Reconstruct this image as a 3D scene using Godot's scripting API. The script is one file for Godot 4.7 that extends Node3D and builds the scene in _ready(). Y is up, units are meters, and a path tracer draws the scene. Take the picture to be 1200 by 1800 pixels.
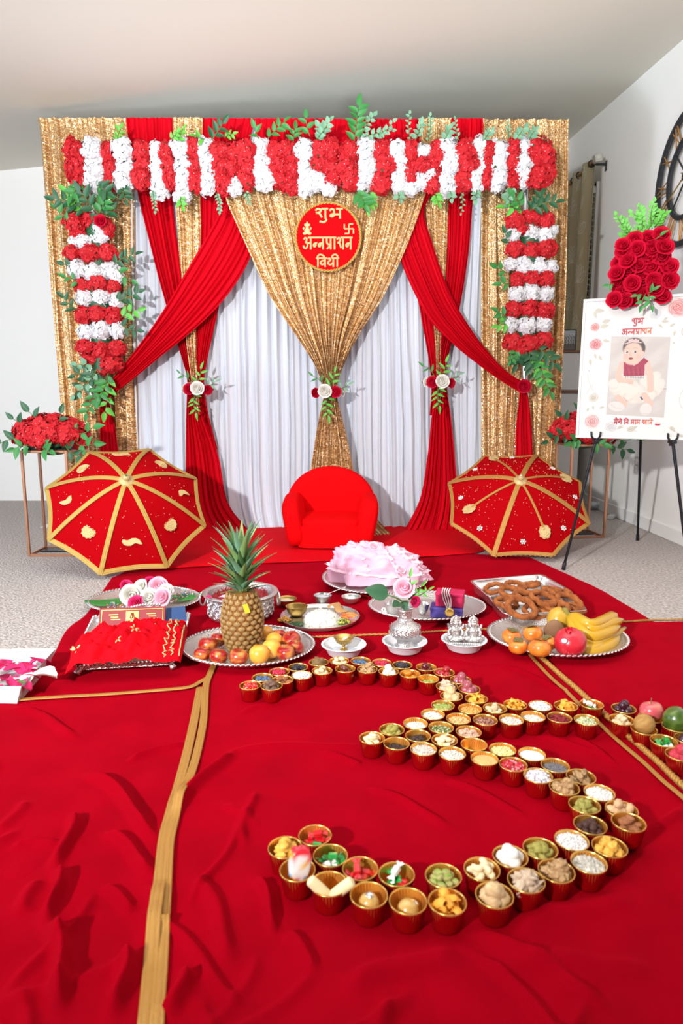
extends Node3D

# ---------------------------------------------------------------- geometry collector
class MB:
	var v := PackedVector3Array()
	var u := PackedVector2Array()
	var c := PackedColorArray()
	var ix := PackedInt32Array()
	var xf := Transform3D.IDENTITY
	var col := Color.WHITE

	func p(a: Vector3, uv := Vector2.ZERO) -> int:
		v.append(xf * a)
		u.append(uv)
		c.append(col)
		return v.size() - 1

	func t(a: int, b: int, d: int) -> void:
		ix.append(a)
		ix.append(b)
		ix.append(d)

	func q(a: int, b: int, d: int, e: int) -> void:  # corners 00, 10, 11, 01; faces ds x dt
		t(a, e, d)
		t(a, d, b)

	func grid(nu: int, nv: int, f: Callable, wrap := false, uvs := Vector2.ONE) -> void:
		var o := v.size()
		var w := nu if wrap else nu + 1
		for j in nv + 1:
			for i in w:
				var s := float(i) / nu
				var tt := float(j) / nv
				p(f.call(s, tt), Vector2(s, tt) * uvs)
		for j in nv:
			for i in nu:
				var k := (i + 1) % w
				q(o + j * w + i, o + j * w + k, o + (j + 1) * w + k, o + (j + 1) * w + i)

	func lathe(prof: Array, seg: int, sx := 1.0, sz := 1.0, scallop := 0.0, lobes := 0) -> void:
		var o := v.size()
		for j in prof.size():
			for i in seg:
				var a := TAU * i / seg
				var r: float = prof[j].x * (1.0 + scallop * cos(a * lobes))
				p(Vector3(r * cos(a) * sx, prof[j].y, -r * sin(a) * sz), Vector2(float(i) / seg, float(j) / prof.size()))
		for j in prof.size() - 1:
			for i in seg:
				var k := (i + 1) % seg
				q(o + j * seg + i, o + j * seg + k, o + (j + 1) * seg + k, o + (j + 1) * seg + i)

	func ball(at: Vector3, r: Vector3, nu := 10, nv := 7, e := 1.0, bump := 0.0, seed_ := 1) -> void:
		var nz := FastNoiseLite.new()
		nz.seed = seed_
		nz.frequency = 1.1
		var f := func(s: float, tt: float) -> Vector3:
			var a := TAU * s
			var b := PI * (tt - 0.5)
			var ca := cos(a)
			var sa := sin(a)
			var cb := cos(b)
			var sb := sin(b)
			if e != 1.0:
				ca = signf(ca) * pow(absf(ca), e)
				sa = signf(sa) * pow(absf(sa), e)
				cb = pow(absf(cb), e)
				sb = signf(sb) * pow(absf(sb), e)
			var d := Vector3(cb * ca, sb, -cb * sa)
			return at + d * r * (1.0 + bump * (nz.get_noise_3dv(d * 1.6) if bump != 0.0 else 0.0))
		grid(nu, nv, f, true)

	func frame(d: Vector3, up: Vector3) -> Basis:
		var x := up.cross(d)
		if x.length() < 1e-4:
			x = Vector3.RIGHT.cross(d)
		x = x.normalized()
		return Basis(x, d.cross(x).normalized(), d)

	func tube(pts: Array, rad: Variant, seg := 6, closed := false, caps := true, flat := 1.0) -> void:
		var o := v.size()
		var n := pts.size()
		var up := Vector3(0.03, 1, 0.02)
		for j in n:
			var a: Vector3 = pts[(j - 1 + n) % n if closed else maxi(j - 1, 0)]
			var b: Vector3 = pts[(j + 1) % n if closed else mini(j + 1, n - 1)]
			var d := (b - a).normalized()
			var fr := frame(d, up)
			up = fr.y
			var r: float = rad[j] if rad is Array else rad
			for i in seg:
				var an := TAU * i / seg
				p(pts[j] + fr.x * cos(an) * r + fr.y * sin(an) * r * flat, Vector2(float(i) / seg, float(j) / n))
		for j in (n if closed else n - 1):
			var j2 := (j + 1) % n
			for i in seg:
				var k := (i + 1) % seg
				q(o + j * seg + i, o + j * seg + k, o + j2 * seg + k, o + j2 * seg + i)
		if caps and not closed:
			for e in [0, n - 1]:
				var m := p(pts[e])
				for i in seg:
					var k := (i + 1) % seg
					if e == 0:
						t(m, o + i, o + k)
					else:
						t(m, o + e * seg + k, o + e * seg + i)

	func face(a: Vector3, b: Vector3, d: Vector3, e: Vector3) -> void:  # own corners: a flat face
		q(p(a, Vector2(0, 0)), p(b, Vector2(1, 0)), p(d, Vector2(1, 1)), p(e, Vector2(0, 1)))

	func tri(a: Vector3, b: Vector3, d: Vector3) -> void:
		t(p(a), p(d), p(b))

	func box(at: Vector3, s: Vector3, r := 0.002) -> void:
		var h := s / 2.0
		r = minf(r, minf(h.x, minf(h.y, h.z)) * 0.9)
		var ax := [Vector3.RIGHT, Vector3.UP, Vector3.BACK]
		for k in 3:
			for sg in [-1.0, 1.0]:
				var n: Vector3 = ax[k] * sg
				var a: Vector3 = ax[(k + 1) % 3]
				var b: Vector3 = ax[(k + 2) % 3] * sg
				var ha := h[(k + 1) % 3] - r
				var hb := h[(k + 2) % 3] - r
				var ctr := at + n * h[k]
				face(ctr - a * ha - b * hb, ctr + a * ha - b * hb, ctr + a * ha + b * hb, ctr - a * ha + b * hb)
				# the bevel towards +a face: edge between n and sg2*a
				for sg2 in [-1.0, 1.0]:
					var m: Vector3 = ax[(k + 1) % 3] * sg2
					var l: Vector3 = ax[(k + 2) % 3] * (sg * sg2)
					var e0 := at + n * h[k] + m * (h[(k + 1) % 3] - r)
					var e1 := at + n * (h[k] - r) + m * h[(k + 1) % 3]
					face(e0 - l * hb, e1 - l * hb, e1 + l * hb, e0 + l * hb)
		for sx in [-1.0, 1.0]:
			for sy in [-1.0, 1.0]:
				for sz in [-1.0, 1.0]:
					var g := Vector3(sx, sy, sz)
					var a := at + g * (h - Vector3(0, r, r))
					var b := at + g * (h - Vector3(r, 0, r))
					var d := at + g * (h - Vector3(r, r, 0))
					if sx * sy * sz > 0:
						tri(a, b, d)
					else:
						tri(a, d, b)

	func ribbon(pts: Array, width: Variant, thick: float, ups: Variant, wav := 0.0) -> void:  # a flat band swept along points, lying on them
		var n := pts.size()
		var o := v.size()
		var run := 0.0
		for j in n:
			var a: Vector3 = pts[maxi(j - 1, 0)]
			var b: Vector3 = pts[mini(j + 1, n - 1)]
			var d := (b - a).normalized()
			var up: Vector3 = ups[j] if ups is Array else ups
			var side := d.cross(up).normalized()
			var nn := side.cross(d).normalized()
			var w: float = (width[j] if width is Array else width) * 0.5
			if j > 0:
				run += pts[j].distance_to(pts[j - 1])
			var k := 1.0 + wav * sin(j * 2.1)
			var c0: Vector3 = pts[j]
			for e in [[-1.0, 0.0], [-0.9, 1.0], [-0.5, 0.9], [-0.4, 0.35], [-0.3, 1.1], [0.3, 1.1], [0.4, 0.35], [0.5, 0.9], [0.9, 1.0], [1.0, 0.0]]:
				p(c0 + side * w * e[0] * k + nn * thick * e[1], Vector2(e[0] * w, run))
		for j in n - 1:
			for i in 9:
				q(o + j * 10 + i + 1, o + j * 10 + i, o + j * 10 + 10 + i, o + j * 10 + 11 + i)
		for e in [0, n - 1]:
			var z: int = o + e * 10
			if e == 0:
				q(z, z + 1, z + 8, z + 9)
			else:
				q(z + 9, z + 8, z + 1, z)

	func plate(outline: PackedVector2Array, thick: float, dome := 0.0) -> void:  # an outline in x, y with thickness along +z
		var k := Geometry2D.triangulate_polygon(outline)
		var o := v.size()
		var m := outline.size()
		var ctr := Vector2.ZERO
		for a in outline:
			ctr += a / m
		for a in outline:
			var b := ctr + (a - ctr) * 0.9
			p(Vector3(b.x, b.y, thick + 0.0), a)
		for i in range(0, k.size(), 3):
			var a := outline[k[i]]
			var b := outline[k[i + 1]]
			var d := outline[k[i + 2]]
			if (b - a).cross(d - a) > 0:
				t(o + k[i], o + k[i + 2], o + k[i + 1])
			else:
				t(o + k[i], o + k[i + 1], o + k[i + 2])
		var o2 := v.size()
		for a in outline:
			var b := ctr + (a - ctr) * 0.9
			p(Vector3(b.x, b.y, thick), a)
			p(Vector3(a.x, a.y, 0), a)
		var ccw := not Geometry2D.is_polygon_clockwise(outline)
		for i in m:
			var j := (i + 1) % m
			if ccw:
				q(o2 + i * 2 + 1, o2 + j * 2 + 1, o2 + j * 2, o2 + i * 2)
			else:
				q(o2 + j * 2 + 1, o2 + i * 2 + 1, o2 + i * 2, o2 + j * 2)

	func add(m: MB, x: Transform3D, tint: Variant = null) -> void:
		var o := v.size()
		var full := xf * x
		for i in m.v.size():
			v.append(full * m.v[i])
			u.append(m.u[i])
			c.append(tint if tint != null else m.c[i])
		for i in m.ix:
			ix.append(o + i)

	func mesh() -> ArrayMesh:
		var n := PackedVector3Array()
		n.resize(v.size())
		for i in range(0, ix.size(), 3):
			var a := ix[i]
			var b := ix[i + 1]
			var d := ix[i + 2]
			var m := (v[d] - v[a]).cross(v[b] - v[a])
			n[a] += m
			n[b] += m
			n[d] += m
		for i in n.size():
			n[i] = n[i].normalized() if n[i].length_squared() > 0.0 else Vector3.UP
		var arr := []
		arr.resize(Mesh.ARRAY_MAX)
		arr[Mesh.ARRAY_VERTEX] = v
		arr[Mesh.ARRAY_NORMAL] = n
		arr[Mesh.ARRAY_TEX_UV] = u
		arr[Mesh.ARRAY_COLOR] = c
		arr[Mesh.ARRAY_INDEX] = ix
		var am := ArrayMesh.new()
		am.add_surface_from_arrays(Mesh.PRIMITIVE_TRIANGLES, arr)
		return am

# ---------------------------------------------------------------- the view: pixels of the 1200 x 1800 photograph to places
const EYE := Vector3(0, 0.81, 0)
const TILT := 9.46
const LENS := 1200.0
var look := Basis(Vector3.RIGHT, deg_to_rad(-TILT))
var rng := RandomNumberGenerator.new()
var M := {}
var names := {}

func way(x: float, y: float) -> Vector3:
	return look * Vector3((x - 600.0) / LENS, (900.0 - y) / LENS, -1.0)

func G(x: float, y: float, h := 0.0) -> Vector3:  # the point at height h
	var d := way(x, y)
	return EYE + d * ((h - EYE.y) / d.y)

func Z(x: float, y: float, z: float) -> Vector3:  # the point of the upright plane at depth z
	var d := way(x, y)
	return EYE + d * (z / d.z)

func X(x: float, y: float, wx: float) -> Vector3:  # the point of the plane at that x
	var d := way(x, y)
	return EYE + d * (wx / d.x)

func rnd(a: float, b: float) -> float:
	return rng.randf_range(a, b)

func lin(hex: String) -> Color:
	return Color(hex).srgb_to_linear()

func smooth(pts: Array, per := 4, closed := false) -> Array:  # Catmull-Rom through points (Vector2 or Vector3)
	var out := []
	var n := pts.size()
	for i in (n if closed else n - 1):
		var a = pts[(i - 1 + n) % n] if closed or i > 0 else pts[0]
		var b = pts[i]
		var c = pts[(i + 1) % n]
		var d = pts[(i + 2) % n] if closed or i + 2 < n else pts[n - 1]
		for k in per:
			out.append(b.cubic_interpolate(c, a, d, float(k) / per))
	if not closed:
		out.append(pts[n - 1])
	return out

# ---------------------------------------------------------------- nodes
func numbered(called: String, parent: Node = null) -> String:
	var key := "%d/%s" % [0 if parent == null else parent.get_instance_id(), called]
	names[key] = names.get(key, -1) + 1
	return called if names[key] == 0 else "%s_%03d" % [called, names[key]]

func tag(o: Node3D, label: String, category: String, group := "") -> Node3D:
	o.set_meta("label", label)
	o.set_meta("category", category)
	if group:
		o.set_meta("group", group)
	return o

func thing(called: String, label: String, category: String, at := Vector3.ZERO, turn := 0.0, group := "") -> Node3D:
	var o := Node3D.new()
	o.name = numbered(called)
	add_child(o, true)
	o.position = at
	o.rotation.y = turn
	tag(o, label, category, group)
	return o

func obj(called: String, shape: Variant, m: Material, parent: Node3D = null, x := Transform3D.IDENTITY) -> MeshInstance3D:
	var o := MeshInstance3D.new()
	o.mesh = shape.mesh() if shape is MB else shape
	o.material_override = m
	o.name = numbered(called, parent)
	(self if parent == null else parent).add_child(o, true)
	o.transform = x
	return o

func one(called: String, shape: Variant, m: Material, x: Transform3D, label: String, category: String, group := "") -> MeshInstance3D:
	var o := obj(called, shape, m, null, x)
	tag(o, label, category, group)
	return o

func struct(called: String, shape: Variant, m: Material, parent: Node3D = null) -> MeshInstance3D:
	var o := obj(called, shape, m, parent)
	if parent == null:
		o.set_meta("kind", "structure")
	return o

func at(p: Vector3, b := Basis.IDENTITY) -> Transform3D:
	return Transform3D(b, p)

func spin(y: float, x := 0.0, z := 0.0, s := 1.0) -> Basis:
	return Basis.from_euler(Vector3(x, y, z)).scaled(Vector3.ONE * s)

func facing(n: Vector3, roll := 0.0, s := 1.0) -> Basis:  # a basis whose z looks along n
	n = n.normalized()
	var up := Vector3.UP if absf(n.y) < 0.95 else Vector3.FORWARD
	var x := up.cross(n).normalized()
	return (Basis(x, n.cross(x), n) * Basis(Vector3.BACK, roll)).scaled_local(Vector3.ONE * s)

func standing(n: Vector3, roll := 0.0, s := 1.0) -> Basis:  # a basis whose y points along n
	return facing(n, roll) * Basis(Vector3.RIGHT, PI / 2) * Basis.IDENTITY.scaled(Vector3.ONE * s)

# ---------------------------------------------------------------- materials
func mk(key: String, hex: String, rough := 0.6, metal := 0.0, o := {}) -> StandardMaterial3D:
	var m := StandardMaterial3D.new()
	m.albedo_color = Color(hex)
	m.roughness = rough
	m.metallic = metal
	m.cull_mode = BaseMaterial3D.CULL_DISABLED
	m.resource_name = key
	if o.get("vc"):
		m.vertex_color_use_as_albedo = true
	if o.has("rim"):
		m.rim_enabled = true
		m.rim = o.rim
		m.rim_tint = o.get("tint", 0.6)
	if o.has("coat"):
		m.clearcoat_enabled = true
		m.clearcoat = o.coat
		m.clearcoat_roughness = 0.15
	if o.has("back"):
		m.backlight_enabled = true
		m.backlight = Color(o.back)
	if o.has("sss"):
		m.subsurf_scatter_enabled = true
		m.subsurf_scatter_strength = o.sss
	if o.has("spec"):
		m.metallic_specular = o.spec
	M[key] = m
	return m

func triplanar(m: StandardMaterial3D, s: float, world := true) -> void:
	m.uv1_triplanar = true
	m.uv1_world_triplanar = world
	m.uv1_scale = Vector3.ONE * s

func noise_tex(freq: float, lo: String, hi: String, size := 256, seed_ := 1, oct := 4) -> NoiseTexture2D:
	var t := NoiseTexture2D.new()
	t.width = size
	t.height = size
	t.seamless = true
	t.noise = FastNoiseLite.new()
	t.noise.seed = seed_
	t.noise.noise_type = FastNoiseLite.TYPE_SIMPLEX_SMOOTH
	t.noise.frequency = freq
	t.noise.fractal_octaves = oct
	t.color_ramp = Gradient.new()
	t.color_ramp.set_color(0, Color(lo))
	t.color_ramp.set_color(1, Color(hi))
	return t

func sequin_maps() -> Array:  # little discs, each tilted its own way: [tone, normals]
	var n := 512
	var cell := 8
	var k := n / cell
	var tone := PackedByteArray()
	var nor := PackedByteArray()
	tone.resize(n * n * 3)
	nor.resize(n * n * 3)
	var r := RandomNumberGenerator.new()
	r.seed = 77
	var tilt := []
	for i in k * k:
		var big := 1.0 if r.randf() < 0.25 else 0.45
		tilt.append([r.randfn(0, 0.30) * big, r.randfn(0, 0.30) * big, r.randf()])
	var ramp := [Color("9c6f45"), Color("c99a64"), Color("e3b780"), Color("f6dbb0")]
	for y in n:
		for x in n:
			var cy := int(y / float(cell))
			var off := 4 if cy % 2 else 0
			var cx := int(((x + off) % n) / float(cell))
			var d: Array = tilt[cy * k + cx]
			var lx := ((x + off) % cell) - 3.5
			var ly := (y % cell) - 3.5
			var i := (y * n + x) * 3
			var inside := lx * lx + ly * ly < 16.5
			var q: float = d[2] * 2.999
			var c: Color = ramp[int(q)].lerp(ramp[int(q) + 1], q - int(q)) if inside else Color("9a6c3a")
			if inside and q > 2.8:
				c = Color("fff3dc")
			tone[i] = int(c.r * 255)
			tone[i + 1] = int(c.g * 255)
			tone[i + 2] = int(c.b * 255)
			nor[i] = int(clampf(0.5 + 0.5 * d[0], 0, 1) * 255)
			nor[i + 1] = int(clampf(0.5 + 0.5 * d[1], 0, 1) * 255)
			nor[i + 2] = 235
	return [ImageTexture.create_from_image(Image.create_from_data(n, n, false, Image.FORMAT_RGB8, tone)), ImageTexture.create_from_image(Image.create_from_data(n, n, false, Image.FORMAT_RGB8, nor))]

func make_materials() -> void:
	mk("wall", "f2f0ed", 0.9)
	mk("ceiling", "e4ddd0", 0.95)
	mk("trim", "efedea", 0.5)
	var m := mk("carpet", "ffffff", 1.0)
	m.albedo_texture = noise_tex(0.09, "8f8580", "d6cdc8", 512, 3, 5)
	m.heightmap_enabled = true
	m.heightmap_texture = noise_tex(0.12, "000000", "ffffff", 512, 5, 4)
	m.heightmap_scale = 0.6
	triplanar(m, 1.3)
	m = mk("velvet", "960013", 0.85, 0.0, {"rim": 1.5, "tint": 0.97, "spec": 0.1})
	m.albedo_texture = noise_tex(0.02, "e4e4e4", "ffffff", 256, 9, 3)
	triplanar(m, 1.1)
	m = mk("satin", "ce0818", 0.8, 0.0, {"rim": 0.3, "tint": 1.0, "spec": 0.15})
	mk("plush", "dc0a10", 0.9, 0.0, {"rim": 0.4, "tint": 1.0, "spec": 0.1})
	mk("drape", "c4061a", 0.75, 0.0, {"rim": 0.2, "tint": 1.0, "spec": 0.15})
	mk("umbrella", "a4050e", 0.9, 0.0, {"rim": 0.3, "tint": 1.0, "spec": 0.1})
	mk("white_cloth", "cdd1db", 0.8, 0.0, {"back": "404048"})
	var sq := sequin_maps()
	m = mk("sequin", "ffffff", 0.33, 0.5)
	m.albedo_texture = sq[0]
	m.normal_enabled = true
	m.normal_texture = sq[1]
	m.normal_scale = 0.9
	m.uv1_scale = Vector3(3.4, 3.4, 1)
	mk("gold_trim", "b4833e", 0.45, 0.35)
	M.gold_trim.heightmap_enabled = true
	M.gold_trim.heightmap_texture = noise_tex(0.25, "000000", "ffffff", 128, 2, 2)
	M.gold_trim.heightmap_scale = 0.15
	triplanar(M.gold_trim, 18.0, false)
	mk("gold_zari", "b8964a", 0.5, 0.3)
	M.gold_zari.heightmap_enabled = true
	M.gold_zari.heightmap_texture = M.gold_trim.heightmap_texture
	M.gold_zari.heightmap_scale = 0.2
	triplanar(M.gold_zari, 14.0, false)
	mk("gold", "e8b860", 0.3, 0.8)
	mk("gold_thread", "c8ae78", 0.5, 0.2)
	mk("brass", "c2a15c", 0.3, 0.85)
	mk("copper", "b98668", 0.38, 0.7)
	mk("silver", "d9d7d6", 0.25, 0.9)
	m = mk("hammered", "dad6d4", 0.27, 0.9)
	m.heightmap_enabled = true
	m.heightmap_texture = noise_tex(0.09, "000000", "ffffff", 256, 8, 2)
	m.heightmap_scale = 0.25
	triplanar(m, 9.0, false)
	mk("foil", "e4e2e2", 0.22, 0.95)
	mk("steel", "d6d3cc", 0.2, 0.9)
	mk("white_metal", "cfcbc4", 0.35, 0.6)
	mk("black", "15151a", 0.4)
	mk("black_metal", "17171c", 0.35, 0.4)
	mk("iron", "34363b", 0.4, 0.4)
	mk("white_paint", "cfcdcb", 0.5)
	mk("board_white", "d2d0ce", 0.6)
	mk("beige_cloth", "e0d2b4", 0.85)
	mk("blind", "cfd8cc", 0.6)
	mk("glass_dark", "20262a", 0.15)
	mk("brown_wood", "7a5136", 0.6)
	mk("bronze", "b5834a", 0.4, 0.5)
	mk("leaf", "2f7a36", 0.5, 0.0, {"back": "204010"})
	mk("leaf_light", "58a83a", 0.5, 0.0, {"back": "305010"})
	mk("leaf_dark", "1f5230", 0.5, 0.0, {"back": "102808"})
	mk("eucalyptus", "6f9a7c", 0.6, 0.0, {"back": "203020"})
	mk("stem", "4d6b30", 0.6)
	mk("pearl", "dcd8d2", 0.25, 0.1, {"coat": 0.6})
	mk("vc", "ffffff", 0.7, 0.0, {"vc": true})
	mk("vc_petal", "ffffff", 0.75, 0.0, {"vc": true, "back": "303030"})
	mk("vc_gloss", "ffffff", 0.3, 0.0, {"vc": true, "coat": 0.3})
	mk("vc_dull", "ffffff", 0.9, 0.0, {"vc": true})
	mk("rose_red", "b8082a", 0.7, 0.0, {"spec": 0.2})
	mk("rose_white", "e0dcd4", 0.7, 0.0, {"back": "404038"})
	mk("rose_pink", "f0b4c6", 0.7, 0.0, {"back": "403038"})
	mk("rose_magenta", "d01860", 0.7)
	mk("cup_red", "a8060e", 0.32, 0.55, {"coat": 0.3})
	mk("cup_gold", "e9a94c", 0.28, 0.75)
	mk("rim_gold", "f0c26a", 0.22, 0.85)
	mk("paper_bowl", "d4d2d6", 0.7)
	mk("bowl_print", "bfe0dc", 0.7)
	mk("pink_tulle", "f6b9cf", 0.85, 0.0, {"back": "604050"})
	mk("pink_satin", "f9cfdd", 0.6, 0.0, {"back": "504048"})
	mk("box_lining", "bfbdc2", 0.8)
	mk("calyx", "6a6036", 0.8)
	mk("purple", "4b3a8c", 0.6)
	mk("magenta_box", "c4104e", 0.6)
	mk("card_red", "8a0c18", 0.55)
	mk("card_blue", "2c4a7c", 0.5)
	mk("tag_yellow", "f0c832", 0.5)

var cloth_noise := FastNoiseLite.new()
var creases := []

func cloth_y(x: float, z: float) -> float:  # the lie of the velvet over the floor
	var k := smoothstep(-1.5, -1.0, z)
	var q := cloth_noise.get_noise_2d(x * 100.0, z * 100.0)
	var y := 0.006 + 0.003 * (q + 0.6) + k * 0.012 * absf(cloth_noise.get_noise_2d(x * 130.0 + 700.0, z * 60.0))
	for c in creases:
		var a: Vector2 = c[0]
		var b: Vector2 = c[1]
		if x < minf(a.x, b.x) - 0.09 or x > maxf(a.x, b.x) + 0.09 or z < minf(a.y, b.y) - 0.09 or z > maxf(a.y, b.y) + 0.09:
			continue
		var d := b - a
		var t := clampf((Vector2(x, z) - a).dot(d) / d.length_squared(), 0.0, 1.0)
		var dist: float = (a + d * t + d.orthogonal().normalized() * (0.05 * d.length() * sin(t * 5.0)) - Vector2(x, z)).length()
		if dist < c[2] * 3.0:
			y += 2.0 * c[3] * exp(-pow(dist / c[2], 2.0) * 2.0) * smoothstep(0.0, 0.25, minf(t, 1.0 - t) + 0.06)
	return maxf(y, 0.003)

func rest(p: Vector3, r := 0.02) -> float:  # what something standing there rests on
	return maxf(cloth_y(p.x, p.z), maxf(maxf(cloth_y(p.x + r, p.z), cloth_y(p.x - r, p.z)), maxf(cloth_y(p.x, p.z + r), cloth_y(p.x, p.z - r)))) - 0.001

func _ready() -> void:
	rng.seed = 4242
	# camera
	var cam := Camera3D.new()
	cam.name = "camera"
	cam.fov = rad_to_deg(2.0 * atan(900.0 / LENS))
	cam.near = 0.05
	cam.far = 60.0
	add_child(cam)
	cam.transform = Transform3D(look, EYE)
	var ca := CameraAttributesPhysical.new()
	ca.frustum_focal_length = 24.0
	ca.frustum_focus_distance = 2.7
	ca.exposure_aperture = 5.0
	cam.attributes = ca
	cam.fov = rad_to_deg(2.0 * atan(900.0 / LENS))
	cam.current = true
	# surroundings and exposure
	var env := Environment.new()
	env.background_mode = Environment.BG_COLOR
	env.background_color = Color("202225")
	env.tonemap_mode = Environment.TONE_MAPPER_LINEAR
	env.tonemap_exposure = 1.2
	env.sdfgi_enabled = true
	env.ssao_enabled = true
	env.ssil_enabled = true
	var we := WorldEnvironment.new()
	we.name = "surroundings"
	we.environment = env
	add_child(we)
	# the photographer's flash on a stand, left of the camera, and its light thrown back by the ceiling
	var key := SpotLight3D.new()
	key.name = "flash"
	add_child(key)
	key.position = Vector3(-1.6, 1.62, 1.0)
	key.look_at_from_position(key.position, Vector3(0.35, 1.8, -4.3))
	key.light_energy = 19.5
	key.light_color = Color(0.99, 0.99, 0.985)
	key.light_size = 0.07
	key.spot_range = 12.0
	key.spot_attenuation = 2.0
	key.spot_angle = 50.0
	key.spot_angle_attenuation = 0.8
	key.shadow_enabled = true
	var fill := AreaLight3D.new()
	fill.name = "ceiling_bounce"
	add_child(fill)
	fill.area_size = Vector2(3.2, 1.3)
	fill.position = Vector3(-0.1, 2.24, -1.85)
	fill.rotation_degrees = Vector3(-72, 0, 0)
	fill.light_energy = 2.1
	fill.light_color = Color(0.97, 0.985, 1.0)
	fill.area_range = 12.0
	fill.shadow_enabled = true
	var head := SpotLight3D.new()
	head.name = "bounce_flash"
	add_child(head)
	head.look_at_from_position(Vector3(0.3, 0.4, 0.9), Vector3(0.15, 0.4 + 3.0 * 0.7, -2.1))
	head.light_energy = 21.0
	head.light_color = Color(0.88, 0.98, 1.0)
	head.light_size = 0.5
	head.spot_range = 12.0
	head.spot_attenuation = 2.0
	head.spot_angle = 27.0
	head.spot_angle_attenuation = 0.9
	head.shadow_enabled = true

	var day := AreaLight3D.new()
	day.name = "side_daylight"
	add_child(day)
	day.area_size = Vector2(1.4, 1.6)
	day.look_at_from_position(Vector3(-3.75, 1.0, -1.7), Vector3(1.9, 1.7, -3.2))
	day.light_energy = 5.0
	day.light_color = Color(0.76, 0.89, 1.0)
	day.area_range = 10.0
	day.shadow_enabled = true

	var side := SpotLight3D.new()
	side.name = "side_flash"
	add_child(side)
	side.look_at_from_position(Vector3(-3.6, 0.5, -1.6), Vector3(0.9, 2.8, -5.0))
	side.light_energy = 9.0
	side.light_color = Color(0.92, 0.97, 1.0)
	side.light_size = 0.4
	side.spot_range = 10.0
	side.spot_attenuation = 2.0
	side.spot_angle = 17.0
	side.spot_angle_attenuation = 0.9
	side.shadow_enabled = true

	cloth_noise.seed = 11
	cloth_noise.frequency = 0.022
	cloth_noise.fractal_octaves = 3
	make_materials()
	build_shapes()
	build_room()
	build_cloths()
	build_backdrop()
	build_garlands()
	build_seating_and_stands()
	build_umbrellas()
	build_easel()
	build_right_wall_things()
	build_offerings()
	build_cups()

# ---------------------------------------------------------------- shared shapes: leaves, petals, flower heads
var S := {}

func leaf_mb(wide: float, fold: float, curl: float, point := 1.0) -> MB:  # unit length along +y, faces +z
	var m := MB.new()
	var f := func(s: float, t: float) -> Vector3:
		var a := (s - 0.5) * 2.0
		var w := wide * pow(sin(PI * pow(t, 0.75)), 0.8) * (1.0 - 0.25 * t * point)
		return Vector3(a * w, t, absf(a) * w * fold - curl * t * t)
	m.grid(4, 7, f)
	return m

func petal_mb(wide: float, cup: float, lip: float) -> MB:  # a broad petal of unit height, hollow towards +z, its lip rolled outwards
	var m := MB.new()
	var f := func(s: float, t: float) -> Vector3:
		var a := (s - 0.5) * 2.0
		var w := wide * (0.35 + 0.65 * sin(minf(t * 1.75, PI / 2.0))) * (1.0 if t < 0.75 else sqrt(maxf(0.04, 1.0 - pow((t - 0.75) / 0.27, 2.0))))
		var th := a * cup
		return Vector3(sin(th) * w / maxf(cup, 0.2), t, (1.0 - cos(th)) * w / maxf(cup, 0.2) - lip * pow(t, 4.0) - 0.05 * sin(a * 5.0) * t)
	m.grid(6, 6, f)
	return m

func floret_mb(petals: int, c: Color, heart: Color, r: RandomNumberGenerator) -> MB:
	var m := MB.new()
	for k in petals:
		var a := TAU * k / petals + r.randf_range(-0.15, 0.15)
		var b := Basis(Vector3.BACK, a) * Basis(Vector3.RIGHT, r.randf_range(-0.25, 0.3))
		var tone := r.randf_range(0.82, 1.0)
		m.col = Color(c.r * tone, c.g * tone, c.b * tone)
		m.xf = Transform3D(b, Vector3.ZERO)
		var o := m.p(Vector3.ZERO)
		var e := [Vector3(0.3, 0.28, 0.08), Vector3(0.5, 0.62, 0.12), Vector3(0.16, 1.05, -0.12), Vector3(-0.2, 0.98, -0.1), Vector3(-0.52, 0.6, 0.14), Vector3(-0.3, 0.26, 0.08)]
		var mid := m.p(Vector3(0, 0.62, -0.02))
		var ids := []
		for q in e:
			ids.append(m.p(q))
		m.t(o, mid, ids[0])
		for i in 5:
			m.t(ids[i], mid, ids[i + 1])
		m.t(ids[5], mid, o)
	m.xf = Transform3D.IDENTITY
	m.col = heart
	m.ball(Vector3(0, 0, 0.06), Vector3(0.10, 0.10, 0.10), 5, 4)
	return m

func hydrangea(c: Color, heart: Color, seed_: int) -> MB:  # a head of florets, radius 1, facing +z
	var r := RandomNumberGenerator.new()
	r.seed = seed_
	var m := MB.new()
	m.col = lin("3c5a34")
	m.ball(Vector3(0, 0, 0.05), Vector3(0.72, 0.72, 0.48), 10, 6)
	var kinds := [floret_mb(4, c, heart, r), floret_mb(5, c, c, r), floret_mb(4, c, c, r)]
	var n := 38
	for i in n:
		var z := 1.0 - 1.15 * (i + 0.5) / n
		var a := i * 2.39996 + r.randf_range(-0.25, 0.25)
		var q := sqrt(maxf(0.0, 1.0 - z * z))
		var d := Vector3(cos(a) * q, sin(a) * q, z)
		var pos := d * Vector3(0.86, 0.86, 0.66) * r.randf_range(0.85, 1.12)
		var dir := (d + Vector3(r.randf_range(-0.55, 0.55), r.randf_range(-0.55, 0.55), 0.3)).normalized()
		m.add(kinds[i % 3], Transform3D(facing(dir, r.randf() * TAU, r.randf_range(0.26, 0.35)), pos))
	return m

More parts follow.
